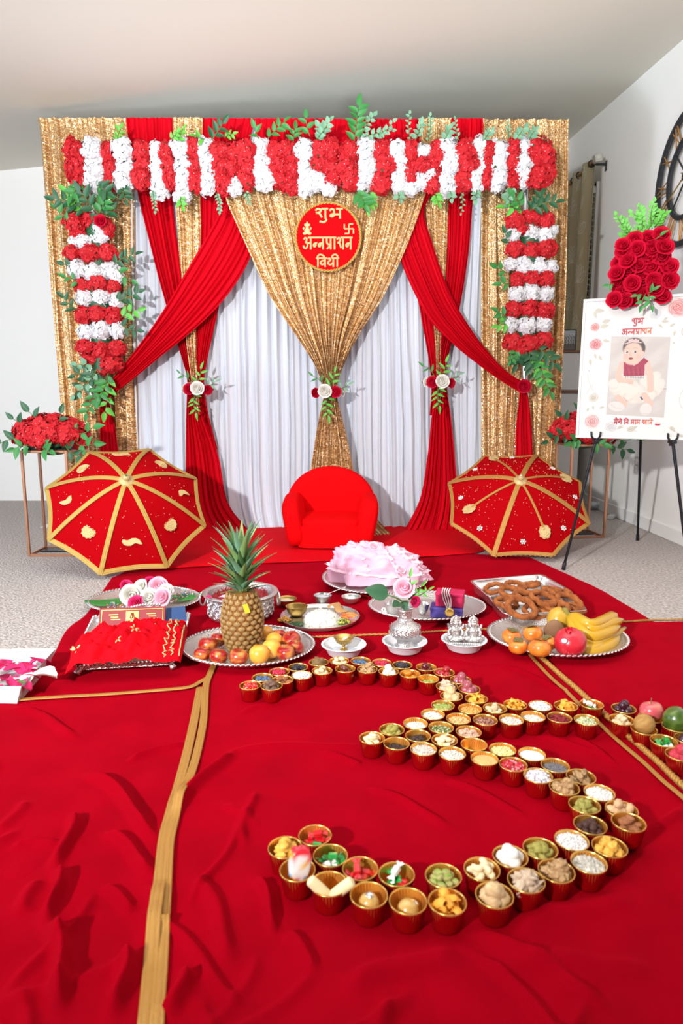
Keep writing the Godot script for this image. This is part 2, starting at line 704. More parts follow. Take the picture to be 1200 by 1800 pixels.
func build_shapes() -> void:
	S.leaf = leaf_mb(0.27, 0.35, 0.15).mesh()
	S.leaf_round = leaf_mb(0.36, 0.25, 0.1, 0.3).mesh()
	S.leaf_slim = leaf_mb(0.17, 0.3, 0.2).mesh()
	S.petal_out = petal_mb(0.62, 0.75, 0.28).mesh()
	var layer := func(r: float, h: float, span: float, lip: float) -> Callable:
		return func(q: float, t: float) -> Vector3:
			var an := (q - 0.5) * span
			var e := absf(q - 0.5) * 2.0
			var rad := lerpf(0.08, r, pow(sin(t * PI / 2), 0.8)) * (1.0 + 0.14 * (q - 0.5))
			var y := -0.45 + (h + 0.45) * pow(t, 1.25) * (1.0 - 0.22 * pow(e, 3.0))
			if t > 0.8:
				var k := (t - 0.8) / 0.2
				rad += lip * k
				y -= lip * 0.5 * k * k
			return Vector3(sin(an) * rad, y + 0.02 * sin(an * 5.0) * t, -cos(an) * rad)
	var bud := MB.new()
	for k in 3:
		bud.xf = Transform3D(Basis(Vector3.UP, TAU * k / 3.0), Vector3.ZERO)
		bud.grid(8, 6, layer.call(0.15, 0.5, 2.9, 0.05))
		bud.xf = Transform3D(Basis(Vector3.UP, TAU * (k + 0.4) / 3.0), Vector3.ZERO)
		bud.grid(8, 6, layer.call(0.34, 0.47, 2.7, 0.07))
	bud.xf = Transform3D.IDENTITY
	bud.ball(Vector3(0, -0.2, 0), Vector3(0.5, 0.3, 0.5), 8, 5)
	S.bud = bud.mesh()
	var pm := MB.new()
	pm.grid(8, 6, layer.call(0.56, 0.38, 2.2, 0.12))
	S.rose_mid = pm.mesh()
	pm = MB.new()
	pm.grid(8, 6, layer.call(0.80, 0.20, 1.75, 0.2))
	S.rose_out = pm.mesh()
	var red := lin("c40818")
	var white := lin("e0dde0")
	S.red = []
	S.white = []
	for k in 3:
		S.red.append(hydrangea(red, lin("e8c8c8"), 10 + k).mesh())
		S.white.append(hydrangea(white, lin("e4dcc8"), 20 + k).mesh())
	var dome := MB.new()
	dome.ball(Vector3.ZERO, Vector3(1, 1, 1), 8, 6)
	S.ball = dome.mesh()

func rose(called: String, m: Material, where: Vector3, out: Vector3, r: float, parent: Node3D = null) -> Node3D:
	# a bud with two rings of petals about it; r is its radius
	var o := Node3D.new()
	o.name = numbered(called, parent)
	(self if parent == null else parent).add_child(o, true)
	o.transform = Transform3D(standing(out, rnd(0, 6)), where)
	var big := Basis.IDENTITY.scaled(Vector3.ONE * r)
	obj("bud", S.bud, m, o, Transform3D(big, Vector3.ZERO))
	for k in 4:
		obj("petal", S.rose_mid, m, o, Transform3D(Basis(Vector3.UP, TAU * k / 4 + rnd(-0.1, 0.1)) * big, Vector3.ZERO))
	for k in 5:
		obj("petal", S.rose_out, m, o, Transform3D(Basis(Vector3.UP, TAU * (k + 0.5) / 5 + rnd(-0.1, 0.1)) * big, Vector3.ZERO))
	return o

func spray(parent: Node3D, from: Vector3, to: Vector3, n: int, size: float, m: Material, kind := "leaf", bend := 0.15, out := Vector3(0, 0, 1)) -> void:
	# a twig with leaves along both sides; the twig is a part and the leaves its pieces
	var d := to - from
	var side := d.cross(out).normalized()
	var pts := []
	for i in 6:
		var t := i / 5.0
		pts.append(from + d * t + (side * bend * d.length() + out * 0.12 * d.length()) * sin(t * PI * 0.9))
	var st := MB.new()
	st.tube(pts, [0.0028, 0.0025, 0.0022, 0.002, 0.0016, 0.001], 5)
	var twig := obj("leaf_spray", st, M.stem, parent)
	for i in n:
		var t := (i + 0.7) / n
		var k := minf(t * 5.0, 4.999)
		var a: Vector3 = pts[int(k)].lerp(pts[int(k) + 1], k - int(k))
		var sg := 1.0 if i % 2 else -1.0
		var dir := (d.normalized() * rnd(0.35, 0.7) + side * sg * rnd(0.7, 1.0) + out * rnd(-0.1, 0.35)).normalized()
		if i == n - 1:
			dir = d.normalized()
		var nor := (out + side * rnd(-0.4, 0.4) + Vector3.UP * rnd(-0.1, 0.5))
		nor = (nor - dir * nor.dot(dir)).normalized()
		var sc := size * rnd(0.8, 1.1)
		obj("leaf", S[kind], m, twig, Transform3D(Basis(dir.cross(nor), dir, nor).scaled(Vector3.ONE * sc), a))

# ---------------------------------------------------------------- the room
const RIGHT := 1.9

func ceiling_y(x: float, z: float) -> float:
	return 2.49 + 0.0907 * (x + 2.4) + 0.081 * (-z - 5.42)

func slab(a: Vector3, b: Vector3, c: Vector3, d: Vector3, thick: Vector3) -> MB:
	var m := MB.new()
	m.face(a, b, c, d)
	m.face(d + thick, c + thick, b + thick, a + thick)
	for e in [[a, b], [b, c], [c, d], [d, a]]:
		m.face(e[1], e[0], e[0] + thick, e[1] + thick)
	return m

func build_room() -> void:
	struct("floor", slab(Vector3(-4.2, 0, 2.6), Vector3(2.1, 0, 2.6), Vector3(2.1, 0, -6.5), Vector3(-4.2, 0, -6.5), Vector3(0, -0.15, 0)), M.carpet)
	struct("wall_right", slab(Vector3(RIGHT, 0, 2.6), Vector3(RIGHT, 0, -6.4), Vector3(RIGHT, 3.1, -6.4), Vector3(RIGHT, 3.1, 2.6), Vector3(0.15, 0, 0)), M.wall)
	# the back wall: near on the left, set back behind the stand on the right
	struct("wall_back_left", slab(Vector3(-4.1, 0, -5.42), Vector3(0.4, 0, -5.42), Vector3(0.4, 2.95, -5.42), Vector3(-4.1, 2.95, -5.42), Vector3(0, 0, -0.15)), M.wall)
	struct("wall_back_right", slab(Vector3(0.4, 0, -6.2), Vector3(RIGHT, 0, -6.2), Vector3(RIGHT, 3.1, -6.2), Vector3(0.4, 3.1, -6.2), Vector3(0, 0, -0.15)), M.wall)
	struct("wall_back_return", slab(Vector3(0.4, 0, -5.42), Vector3(0.4, 0, -6.3), Vector3(0.4, 3.1, -6.3), Vector3(0.4, 3.1, -5.42), Vector3(-0.12, 0, 0)), M.wall)
	struct("wall_left", slab(Vector3(-4.0, 0, -6.0), Vector3(-4.0, 0, 2.6), Vector3(-4.0, 3.1, 2.6), Vector3(-4.0, 3.1, -6.0), Vector3(-0.15, 0, 0)), M.wall)
	struct("wall_front", slab(Vector3(2.0, 0, 2.5), Vector3(-4.1, 0, 2.5), Vector3(-4.1, 3.1, 2.5), Vector3(2.0, 3.1, 2.5), Vector3(0, 0, 0.15)), M.wall)
	var c := func(x: float, z: float) -> Vector3: return Vector3(x, ceiling_y(x, z), z)
	struct("ceiling", slab(c.call(-4.1, -6.5), c.call(2.1, -6.5), c.call(2.1, -2.6), c.call(-4.1, -2.6), Vector3(0, 0.15, 0)), M.ceiling)
	struct("ceiling_front", slab(Vector3(-4.1, 2.85, -2.62), Vector3(2.1, 2.85, -2.62), Vector3(2.1, 2.85, 2.6), Vector3(-4.1, 2.85, 2.6), Vector3(0, 0.15, 0)), M.ceiling)
	struct("trim_1", slab(Vector3(-4.1, ceiling_y(-4.1, -2.6) - 0.004, -2.585), Vector3(2.1, ceiling_y(2.1, -2.6) - 0.004, -2.585), Vector3(2.1, 3.0, -2.585), Vector3(-4.1, 3.0, -2.585), Vector3(0, 0, -0.012)), M.ceiling)
	var b := MB.new()
	b.box(Vector3(RIGHT - 0.007, 0.04, -1.9), Vector3(0.014, 0.08, 8.6), 0.004)
	struct("baseboard_right", b, M.trim)
	b = MB.new()
	b.box(Vector3(1.15, 0.04, -6.193), Vector3(1.46, 0.08, 0.014), 0.004)
	struct("baseboard_back", b, M.trim)
	# the window in the right wall, behind its curtain
	var w := MB.new()
	for y in [0.75, 2.36]:
		w.box(Vector3(RIGHT - 0.012, y, -5.78), Vector3(0.024, 0.05, 0.86), 0.004)
	for z in [-5.37, -6.19]:
		w.box(Vector3(RIGHT - 0.012, 1.555, z), Vector3(0.024, 1.66, 0.05), 0.004)
	var win := struct("window_1", w, M.trim)
	w = MB.new()
	w.box(Vector3(RIGHT - 0.004, 1.555, -5.78), Vector3(0.006, 1.57, 0.78), 0.001)
	obj("pane", w, M.glass_dark, win)

# ---------------------------------------------------------------- cloths on the floor
func on_cloth(x: float, y: float, lift := 0.0) -> Vector3:
	var g := G(x, y)
	return Vector3(g.x, cloth_y(g.x, g.z) + lift, g.z)

func path(px: Array, per := 6) -> Array:  # ground points of a row of pixels
	var out := []
	for q in px:
		var g := G(q[0], q[1])
		out.append(Vector2(g.x, g.z))
	return smooth(out, per)

func pick(pl: Array, t: float) -> Vector2:
	var k := clampf(t, 0, 1) * (pl.size() - 1)
	var i := mini(int(k), pl.size() - 2)
	return pl[i].lerp(pl[i + 1], k - i)

func cloth_sheet(left: Array, right: Array, top: Array, nu: int, nv: int, lift: float) -> MB:
	var m := MB.new()
	var f := func(s: float, t: float) -> Vector3:
		var a := pick(left, t).lerp(pick(right, t), s)
		a += (pick(top, s) - left[0].lerp(right[0], s)) * (1.0 - t)
		var edge := minf(minf(s, 1.0 - s) * nu, t * nv)
		return Vector3(a.x, cloth_y(a.x, a.y) + lift - (0.0025 if edge < 0.5 else 0.0), a.y)
	m.grid(nu, nv, func(s: float, t: float) -> Vector3: return f.call(s, 1.0 - t))
	return m

func trim_on(parent: Node3D, px: Array, width: float, label := "", m: Material = null, per := 10, lift := 0.0045) -> void:
	var pl := path(px, per)
	var pts := []
	for q in pl:
		pts.append(Vector3(q.x, cloth_y(q.x, q.y) + lift, q.y))
	var r := MB.new()
	r.ribbon(pts, width, 0.0022, Vector3.UP)
	var o := obj("gold_trim", r, M.gold_trim if m == null else m, parent)
	if label:
		o.set_meta("label", label)

func cord_on(parent: Node3D, px: Array, r: float, per := 40) -> void:  # a twisted gold cord
	var pl := path(px, per)
	var m := MB.new()
	for k in 2:
		var pts := []
		for i in pl.size():
			var q: Vector2 = pl[i]
			var a := i * 1.3 + PI * k
			pts.append(Vector3(q.x + cos(a) * r * 0.6, cloth_y(q.x, q.y) + r * 1.3 + sin(a) * r * 0.6, q.y + cos(a) * r * 0.3))
		m.tube(pts, r, 5)
	obj("gold_cord", m, M.gold_trim, parent)

func build_cloths() -> void:
	for c in [[130, 1440, 105, 1540, .018, .012], [105, 1540, 90, 1640, .016, .014], [90, 1640, 120, 1790, .018, .016], [150, 1370, 285, 1475, .016, .012], [185, 1475, 275, 1545, .016, .009], [180, 1570, 240, 1610, .014, .007], [225, 1345, 325, 1310, .014, .006], [20, 1500, 110, 1490, .014, .006], [40, 1620, 60, 1560, .02, .006], [225, 1690, 205, 1800, .02, .014], [330, 1720, 300, 1800, .02, .012], [310, 1440, 400, 1330, .02, .011], [345, 1560, 420, 1700, .022, .008],
			[450, 1560, 490, 1650, .012, .009], [500, 1650, 560, 1720, .016, .007], [560, 1330, 640, 1350, .01, .006], [640, 1395, 800, 1460, .014, .006], [400, 1330, 640, 1310, .02, .004], [420, 1260, 520, 1230, .014, .004], [900, 1660, 1100, 1580, .03, .007], [860, 1720, 1150, 1700, .03, .006], [1110, 1530, 1190, 1420, .016, .007], [940, 1300, 1060, 1330, .012, .005], [1000, 1300, 1090, 1350, .01, .005], [600, 1760, 800, 1680, .03, .008], [430, 1500, 440, 1400, .016, .006], [780, 1380, 930, 1440, .014, .005], [860, 1170, 1000, 1220, .01, .006], [650, 1150, 860, 1170, .012, .003], [20, 1250, 150, 1300, .02, .006], [150, 1215, 330, 1205, .012, .005]]:
		var a := G(c[0], c[1])
		var b := G(c[2], c[3])
		creases.append([Vector2(a.x, a.z), Vector2(b.x, b.z), c[4] * 0.85, c[5]])
	var cr := RandomNumberGenerator.new()
	cr.seed = 19
	for k in 20:
		var a := G(cr.randf_range(-60, 420) if k < 13 else cr.randf_range(400, 1180), cr.randf_range(1320, 1780) if k < 13 else cr.randf_range(1600, 1790))
		var an := cr.randf_range(0.5, 2.6)
		var ln := cr.randf_range(0.10, 0.26)
		creases.append([Vector2(a.x, a.z), Vector2(a.x + cos(an) * ln, a.z + sin(an) * ln), cr.randf_range(0.010, 0.018), cr.randf_range(0.003, 0.0065)])
	var back := cloth_sheet(path([[196, 1016], [155, 1076], [118, 1108], [84, 1170], [26, 1239]]), path([[930, 980], [1040, 1030], [1100, 1064], [1150, 1094], [1230, 1150]]), path([[196, 1016], [300, 985], [600, 965], [930, 980]]), 130, 60, -0.0035)
	tag(obj("velvet_cloth", back, M.velvet), "deep red velvet cloth under the trays of offerings, its far part reaching the armchair", "cloth")
	var seam_l := [[372, 1130], [362, 1213], [345, 1300], [318, 1400], [295, 1480], [276, 1600], [262, 1800]]
	var seam_r := [[925, 1110], [948, 1168], [1008, 1228], [1085, 1303], [1197, 1402], [1440, 1605], [1800, 1900]]
	var near := func(px: Array) -> Array:  # carry the line on under the camera
		var pl := path(px)
		return pl
	var ll := path([[-470, 1264], [-500, 1290], [-700, 1400], [-800, 1500], [-1000, 1700], [-1200, 1900]])
	var l2 := path([[362, 1213], [345, 1300], [318, 1400], [295, 1480], [276, 1600], [258, 1900]])
	var a1 := cloth_sheet(ll, l2, path([[-470, 1264], [26, 1239], [150, 1228], [270, 1222], [362, 1213]]), 260, 210, 0.0)
	var c1 := obj("velvet_cloth", a1, M.velvet)
	tag(c1, "rumpled deep red velvet cloth left of the double gold ribbon seam", "cloth")
	trim_on(c1, [[26, 1239], [90, 1233], [190, 1227], [270, 1222], [330, 1216], [352, 1206], [363, 1200]], 0.014, "narrow gold edging")
	trim_on(c1, [[352, 1216], [338, 1290], [322, 1360], [303, 1430], [290, 1480], [282, 1560], [270, 1660], [256, 1820]], 0.021, "flat gold ribbon")
	var a2 := cloth_sheet(path([[372, 1130], [362, 1213], [345, 1300], [318, 1400], [295, 1480], [276, 1600], [258, 1900]]), path([[925, 1110], [948, 1168], [1008, 1228], [1085, 1303], [1197, 1402], [1440, 1605], [1790, 1900]]), path([[372, 1130], [470, 1130], [560, 1126], [700, 1119], [800, 1113], [925, 1110]]), 240, 230, 0.0)
	var c2 := obj("velvet_cloth", a2, M.velvet)
	tag(c2, "red velvet cloth between the gold ribbon seams, under the ring of foil cups", "cloth")
	cord_on(c2, [[372, 1130], [470, 1130], [560, 1126], [700, 1119], [800, 1113], [925, 1110]], 0.003)
	trim_on(c2, [[376, 1176], [364, 1205], [361, 1225], [357, 1280], [342, 1350], [326, 1395], [314, 1425], [304, 1462], [297, 1500], [292, 1580], [286, 1680], [276, 1820]], 0.019, "flat gold ribbon")
	trim_on(c2, [[925, 1150], [945, 1174], [969, 1200], [996, 1224], [1050, 1277], [1089, 1314], [1125, 1345], [1164, 1383], [1197, 1411], [1290, 1490], [1420, 1590]], 0.011, "narrow gold ribbon")
	var a3 := cloth_sheet(path([[925, 1110], [948, 1168], [1008, 1228], [1085, 1303], [1197, 1402], [1440, 1605], [1790, 1900]]), path([[1560, 1084], [1600, 1150], [1700, 1250], [1900, 1400], [2200, 1700], [2500, 1900]]), path([[925, 1110], [1098, 1098], [1200, 1094], [1400, 1088], [1560, 1084]]), 130, 140, 0.0)
	var c3 := obj("velvet_cloth", a3, M.velvet)
	tag(c3, "red velvet cloth right of the gold cord, under the fruit platter", "cloth")
	cord_on(c3, [[925, 1110], [1098, 1098], [1140, 1095], [1200, 1094], [1400, 1088]], 0.003)
	cord_on(c3, [[938, 1150], [962, 1174], [990, 1200], [1021, 1227], [1068, 1270], [1101, 1302], [1125, 1323], [1158, 1353], [1197, 1392], [1290, 1470], [1420, 1570]], 0.0055, 26)
	# the smooth bright cloth before the curtain
	var st := MB.new()
	var sl := path([[330, 935], [300, 960], [280, 985], [268, 1006]])
	var sr := path([[850, 925], [870, 945], [868, 962], [835, 975]])
	var tp := path([[330, 935], [450, 930], [600, 925], [740, 925], [850, 925]])
	var bt := path([[268, 1006], [400, 996], [560, 990], [700, 985], [835, 975]])
	st.grid(80, 30, func(s: float, t: float) -> Vector3:
		t = 1.0 - t
		var a := pick(sl, t).lerp(pick(sr, t), s)
		a += (pick(tp, s) - tp[0].lerp(tp[-1], s)) * (1.0 - t) + (pick(bt, s) - bt[0].lerp(bt[-1], s)) * t
		return Vector3(a.x, 0.014 + 0.006 * cloth_noise.get_noise_2d(a.x * 60.0, a.y * 220.0) - (0.006 if minf(minf(s, 1 - s) * 80, minf(t, 1 - t) * 30) < 0.5 else 0.0), a.y))
	tag(obj("satin_cloth", st, M.satin), "smooth bright red cloth spread on the floor under the armchair", "cloth")

# ---------------------------------------------------------------- the curtain stand behind everything
func drape(rows: Array, z: float, folds: float, amp: float, nu: int, nv: int, seed_ := 1, curve := true) -> MB:
	# rows: [left x, left y, right x, right y, forward, fold depth] in pixels of the plane at depth z; forward and depth in metres
	var nz := FastNoiseLite.new()
	nz.seed = seed_
	nz.frequency = 0.9
	var ext := []
	for r in rows:
		ext.append([Vector2(r[0], r[1]), Vector2(r[2], r[3]), Vector2(r[4] if r.size() > 4 else 0.0, r[5] if r.size() > 5 else 1.0)])
	var cols := []
	for k in 3:
		cols.append(smooth(ext.map(func(e): return e[k]), 8 if curve else 1))
	var m := MB.new()
	var f := func(s: float, tr: float) -> Vector3:
		var t := 1.0 - tr
		var q: float = t * (cols[0].size() - 1)
		var i := mini(int(q), cols[0].size() - 2)
		var fr: float = q - i
		var a: Vector2 = cols[0][i].lerp(cols[0][i + 1], fr)
		var b: Vector2 = cols[1][i].lerp(cols[1][i + 1], fr)
		var e: Vector2 = cols[2][i].lerp(cols[2][i + 1], fr)
		var ph := s * folds + 0.35 * nz.get_noise_2d(s * 3.0, t * 1.4) + 0.5 * nz.get_noise_2d(s * folds * 0.7, 5.0)
		var w := sin(TAU * ph)
		w = signf(w) * pow(absf(w), 0.75) * (0.75 + 0.5 * nz.get_noise_2d(s * folds * 0.45 + 31.0, t * 0.8))
		w += 0.35 * sin(TAU * ph * 2.3 + 1.0)
		var g := a.lerp(b, s)
		return Z(g.x, g.y, z) + Vector3(0, 0, e.x + amp * e.y * w)
	m.grid(nu, nv, f)
	for k in m.v.size():
		m.u[k] = Vector2(m.v[k].x + m.v[k].z * 0.7, m.v[k].y)
	return m

func hang(called: String, rows: Array, z: float, folds: float, amp: float, nu: int, nv: int, m: Material, label: String, seed_ := 1) -> MeshInstance3D:
	return one(called, drape(rows, z, folds, amp, nu, nv, seed_), m, Transform3D.IDENTITY, label, "curtain")

func build_backdrop() -> void:
	const ZB := -4.3
	# the frame that carries it all
	var l := Z(68, 207, ZB)
	var r := Z(996, 210, ZB)
	var t := thing("backdrop_stand", "silver metal backdrop stand, its bar inside the curtain tops, seen between the garlands", "stand", Vector3(0, 0, ZB - 0.02))
	var m := MB.new()
	m.tube([Vector3(l.x, l.y - 0.02, -0.03), Vector3(r.x, r.y - 0.02, -0.03)], 0.016, 10)
	obj("crossbar", m, M.silver, t)
	for x in [l.x + 0.02, r.x - 0.02]:
		m = MB.new()
		m.tube([Vector3(x, 0, -0.03), Vector3(x, l.y - 0.02, -0.03)], 0.018, 10)
		obj("upright", m, M.silver, t)
		m = MB.new()
		m.box(Vector3(x, 0.006, -0.03), Vector3(0.3, 0.012, 0.3), 0.003)
		obj("base_plate", m, M.silver, t)
	for q in [[160, 330, 420], [924, 330, 420]]:
		m = MB.new()
		var a := Z(q[0], q[1], ZB + 0.1)
		var b := Z(q[0], 700, ZB + 0.1)
		m.tube([a - Vector3(0, 0, ZB), b - Vector3(0, 0, ZB)], 0.02, 10)
		obj("garland_post", m, M.silver, t)
	# white sheets behind
	var wl := "white gathered curtain "
	hang("white_curtain", [[232, 212, 340, 212, 0, .7], [230, 340, 345, 340], [236, 650, 350, 650], [245, 840, 352, 840], [250, 950, 360, 950, .05]], ZB + .01, 6, .014, 60, 40, M.white_cloth, wl + "at the left, between gold panel and red drape", 3)
	hang("white_curtain", [[345, 212, 580, 212, 0, .7], [360, 340, 580, 340], [362, 560, 580, 560], [362, 760, 585, 760], [372, 890, 585, 890, .03], [400, 945, 590, 940, .12]], ZB + .012, 13, .016, 140, 50, M.white_cloth, wl + "left of the gold centre drape", 4)
	hang("white_curtain", [[578, 212, 745, 212, 0, .7], [578, 340, 745, 340], [580, 560, 745, 560], [580, 760, 750, 760], [583, 890, 752, 890, .03], [588, 935, 760, 935, .08]], ZB + .011, 10, .016, 110, 50, M.white_cloth, wl + "right of the gold centre drape", 5)
	hang("white_curtain", [[742, 212, 862, 212, 0, .7], [742, 340, 860, 340], [745, 600, 848, 600], [750, 800, 846, 800], [755, 940, 846, 940, .05]], ZB + .01, 6, .014, 60, 40, M.white_cloth, wl + "at the right, beside the gold side panel", 6)
	# gold side panels
	hang("sequin_curtain", [[65, 207, 224, 207, 0, .5], [68, 232, 226, 232, -.01, .6], [76, 330, 236, 330], [88, 500, 238, 500], [104, 690, 242, 690], [117, 835, 244, 835], [124, 925, 246, 930]], ZB + .03, 7, .018, 110, 70, M.sequin, "gold sequin curtain panel at the left end of the stand", 7)
	hang("sequin_curtain", [[846, 209, 999, 210, 0, .5], [846, 235, 999, 235, -.01, .6], [845, 340, 997, 340], [845, 520, 993, 520], [845, 700, 985, 700], [846, 850, 975, 850], [846, 930, 968, 930]], ZB + .03, 7, .018, 110, 70, M.sequin, "gold sequin curtain panel at the right end of the stand", 8)
	# gathered tops of the red and gold cloths along the bar
	hang("red_drape", [[222, 208, 306, 208, .01, .5], [224, 235, 305, 235, 0, .7], [240, 330, 303, 335], [256, 400, 308, 400], [282, 500, 322, 500, .01], [312, 600, 336, 600, .02], [330, 660, 346, 660, .035], [331, 692, 349, 692, .04], [329, 740, 362, 740, .035], [328, 800, 385, 800, .03, 1.4], [329, 880, 402, 880, .05, 1.6], [334, 925, 440, 925, .12, 1.7], [352, 948, 470, 950, .3, .5]], ZB + .05, 8, .011, 110, 110, M.drape, "red pleated drape gathered by the left rose tie, trailing to the floor", 9)
	hang("red_drape", [[354, 209, 450, 209, .01, .5], [353, 240, 440, 240], [351, 340, 420, 340], [352, 400, 410, 400], [350, 500, 396, 490, .01], [344, 600, 372, 600, .02], [343, 660, 361, 660, .03], [345, 690, 362, 690, .035], [350, 730, 368, 730, .03], [358, 790, 384, 790, .025]], ZB + .045, 7, .010, 90, 90, M.drape, "red pleated drape from the bar into the left rose tie, beside its gold strip", 10)
	hang("sequin_drape", [[304, 208, 357, 208, .012, .5], [303, 235, 356, 235], [308, 340, 352, 340], [311, 400, 353, 400], [318, 500, 350, 500], [328, 600, 346, 600, .02], [337, 660, 349, 660, .03], [341, 690, 351, 690, .035], [346, 730, 356, 730, .02]], ZB + .06, 4, .009, 50, 70, M.sequin, "narrow gold sequin strip tapering into the left rose tie", 11)
	hang("red_drape", [[450, 209, 735, 210, .008, .5], [448, 240, 738, 240, 0, .8], [446, 300, 738, 300], [440, 345, 735, 345]], ZB + .04, 24, .010, 200, 14, M.drape, "gathered red cloth along the top bar above the gold centre drape", 12)
	hang("red_drape", [[790, 209, 848, 209, .01, .5], [790, 240, 847, 240], [787, 340, 832, 340], [785, 450, 822, 450, .01], [777, 560, 803, 560, .02], [768, 640, 783, 640, .035], [765, 680, 783, 680, .04], [757, 730, 790, 730, .035], [750, 800, 797, 800, .03, 1.4], [738, 870, 802, 870, .05, 1.6], [715, 915, 800, 918, .1, 1.7], [690, 940, 790, 942, .22, .6]], ZB + .05, 7, .011, 100, 110, M.drape, "red pleated drape gathered by the right rose tie, trailing to the floor", 13)
	hang("red_drape", [[735, 210, 742, 210, .01, .5], [730, 300, 745, 300], [722, 380, 750, 380], [728, 480, 757, 480], [740, 560, 762, 560, .015], [752, 630, 768, 630, .025], [757, 680, 771, 680, .035], [754, 730, 768, 730, .03]], ZB + .045, 4, .010, 60, 80, M.drape, "red pleated drape from the bar into the right rose tie, left of its gold strip", 14)
	hang("sequin_drape", [[735, 209, 792, 209, .012, .5], [736, 240, 791, 240], [744, 340, 788, 340], [750, 420, 786, 420], [757, 520, 781, 520], [764, 610, 775, 610, .02], [766, 680, 775, 680, .035], [764, 720, 773, 720, .02]], ZB + .06, 4, .009, 50, 70, M.sequin, "narrow gold sequin strip tapering into the right rose tie", 15)
	# swags to the side posts
	hang("red_swag", [[392, 330, 470, 330, 0, .6], [386, 372, 452, 420, .01], [362, 420, 428, 480, .02], [325, 487, 385, 540, .03], [288, 550, 335, 588, .035], [250, 605, 283, 630, .04], [215, 650, 238, 667, .045, .8], [186, 684, 198, 698, .05, .5]], ZB + .085, 9, .011, 100, 90, M.drape, "red swag drawn from behind the gold drape to the left post", 16)
	hang("red_drape", [[180, 690, 190, 692, .03, .5], [177, 715, 196, 715, .02], [175, 760, 204, 760], [174, 835, 211, 835], [176, 925, 216, 930]], ZB + .09, 5, .009, 50, 40, M.drape, "tail of the left red swag hanging below its rose", 17)
	hang("red_swag", [[680, 330, 765, 330, 0, .6], [697, 430, 745, 372, .01], [716, 490, 757, 425, .02], [752, 560, 788, 515, .03], [795, 606, 822, 575, .035], [840, 643, 858, 622, .04], [880, 672, 890, 656, .045, .8], [910, 690, 918, 672, .05, .5]].map(func(a): return [a[0], a[1], a[2], a[3], a[4], a[5] if a.size() > 5 else 1.0]), ZB + .085, 9, .011, 100, 90, M.drape, "red swag drawn from behind the gold drape to the right post", 18)
	hang("red_drape", [[911, 684, 923, 684, .03, .5], [909, 712, 929, 712, .02], [906, 755, 934, 755], [905, 830, 938, 830], [904, 925, 938, 925]], ZB + .09, 5, .009, 50, 40, M.drape, "tail of the right red swag hanging below its rose", 19)
	# the gold centre drape
	hang("sequin_drape", [[386, 305, 758, 305, 0, .5], [398, 352, 744, 352, .01], [432, 430, 716, 430, .015], [474, 520, 674, 520, .02], [520, 590, 630, 590, .03], [552, 640, 605, 640, .045, .9], [566, 676, 593, 676, .06, .45], [569, 695, 592, 695, .06, .45], [562, 730, 600, 730, .05, .45], [553, 780, 612, 780, .045, .5], [545, 840, 625, 840, .05, .6], [545, 895, 655, 900, .08, .8], [570, 932, 698, 938, .3, .6]], ZB + .11, 19, .015, 240, 150, M.sequin, "wide gold sequin drape gathered at the waist in the middle of the backdrop", 20)
	# rose ties
	for q in [[345, 684, "left of the armchair, round red drapes"], [577, 689, "round the gold centre drape"], [771, 672, "on the right, round red drapes"]]:
		var k := Z(q[0], q[1], ZB + .2)
		var tie := thing("rose_tie", "curtain tie of red and white roses " + q[2], "tie", k, 0.0, "rose ties")
		var bd := MB.new()
		bd.tube([Vector3(-.075, 0, -.12), Vector3(-.085, 0, -.05), Vector3(-.06, 0, 0), Vector3(.06, 0, 0), Vector3(.085, 0, -.05), Vector3(.075, 0, -.12)], .008, 8)
		obj("band", bd, M.stem, tie)
		rose("red_rose", M.rose_red, Vector3(-.038 if q[0] < 700 and q[0] != 577 else (.042 if q[0] == 577 else -.042), .0, .03), Vector3(-.2, .1, 1), .035, tie)
		rose("white_rose", M.rose_white, Vector3(.015 if q[0] != 577 else -.02, .005, .045), Vector3(.1, 0.1, 1), .041, tie)
		rose("red_rose", M.rose_red, Vector3(.07 if q[0] != 577 else -.075, -.005, .015), Vector3(.6, 0, 1), .030, tie)
		rose("white_rose", M.rose_white, Vector3(-.075 if q[0] != 577 else .085, .0, 0), Vector3(-.9 if q[0] != 577 else .9, 0, .5), .028, tie)
		spray(tie, Vector3(0, -.02, .01), Vector3(.01, -.14, .03), 7, .05, M.leaf_light, "leaf_slim")
		spray(tie, Vector3(0, .03, .01), Vector3(.03, .12, .02), 5, .05, M.leaf_light, "leaf_slim")
		spray(tie, Vector3(-.02, .02, .0), Vector3(-.1, .09, .0), 4, .045, M.leaf, "leaf_slim")
		spray(tie, Vector3(.06, .02, .0), Vector3(.12, .05, .02), 4, .04, M.eucalyptus, "leaf_slim")
	for q in [[181, 696, "left"], [921, 679, "right"]]:
		var rs := rose("swag_rose", M.rose_red, Z(q[0], q[1], ZB + .17), Vector3(0, .1, 1), .042)
		tag(rs, "single red rose holding the %s swag to its post" % q[2], "rose", "")
	# the round sign
	build_sign(ZB + .17)

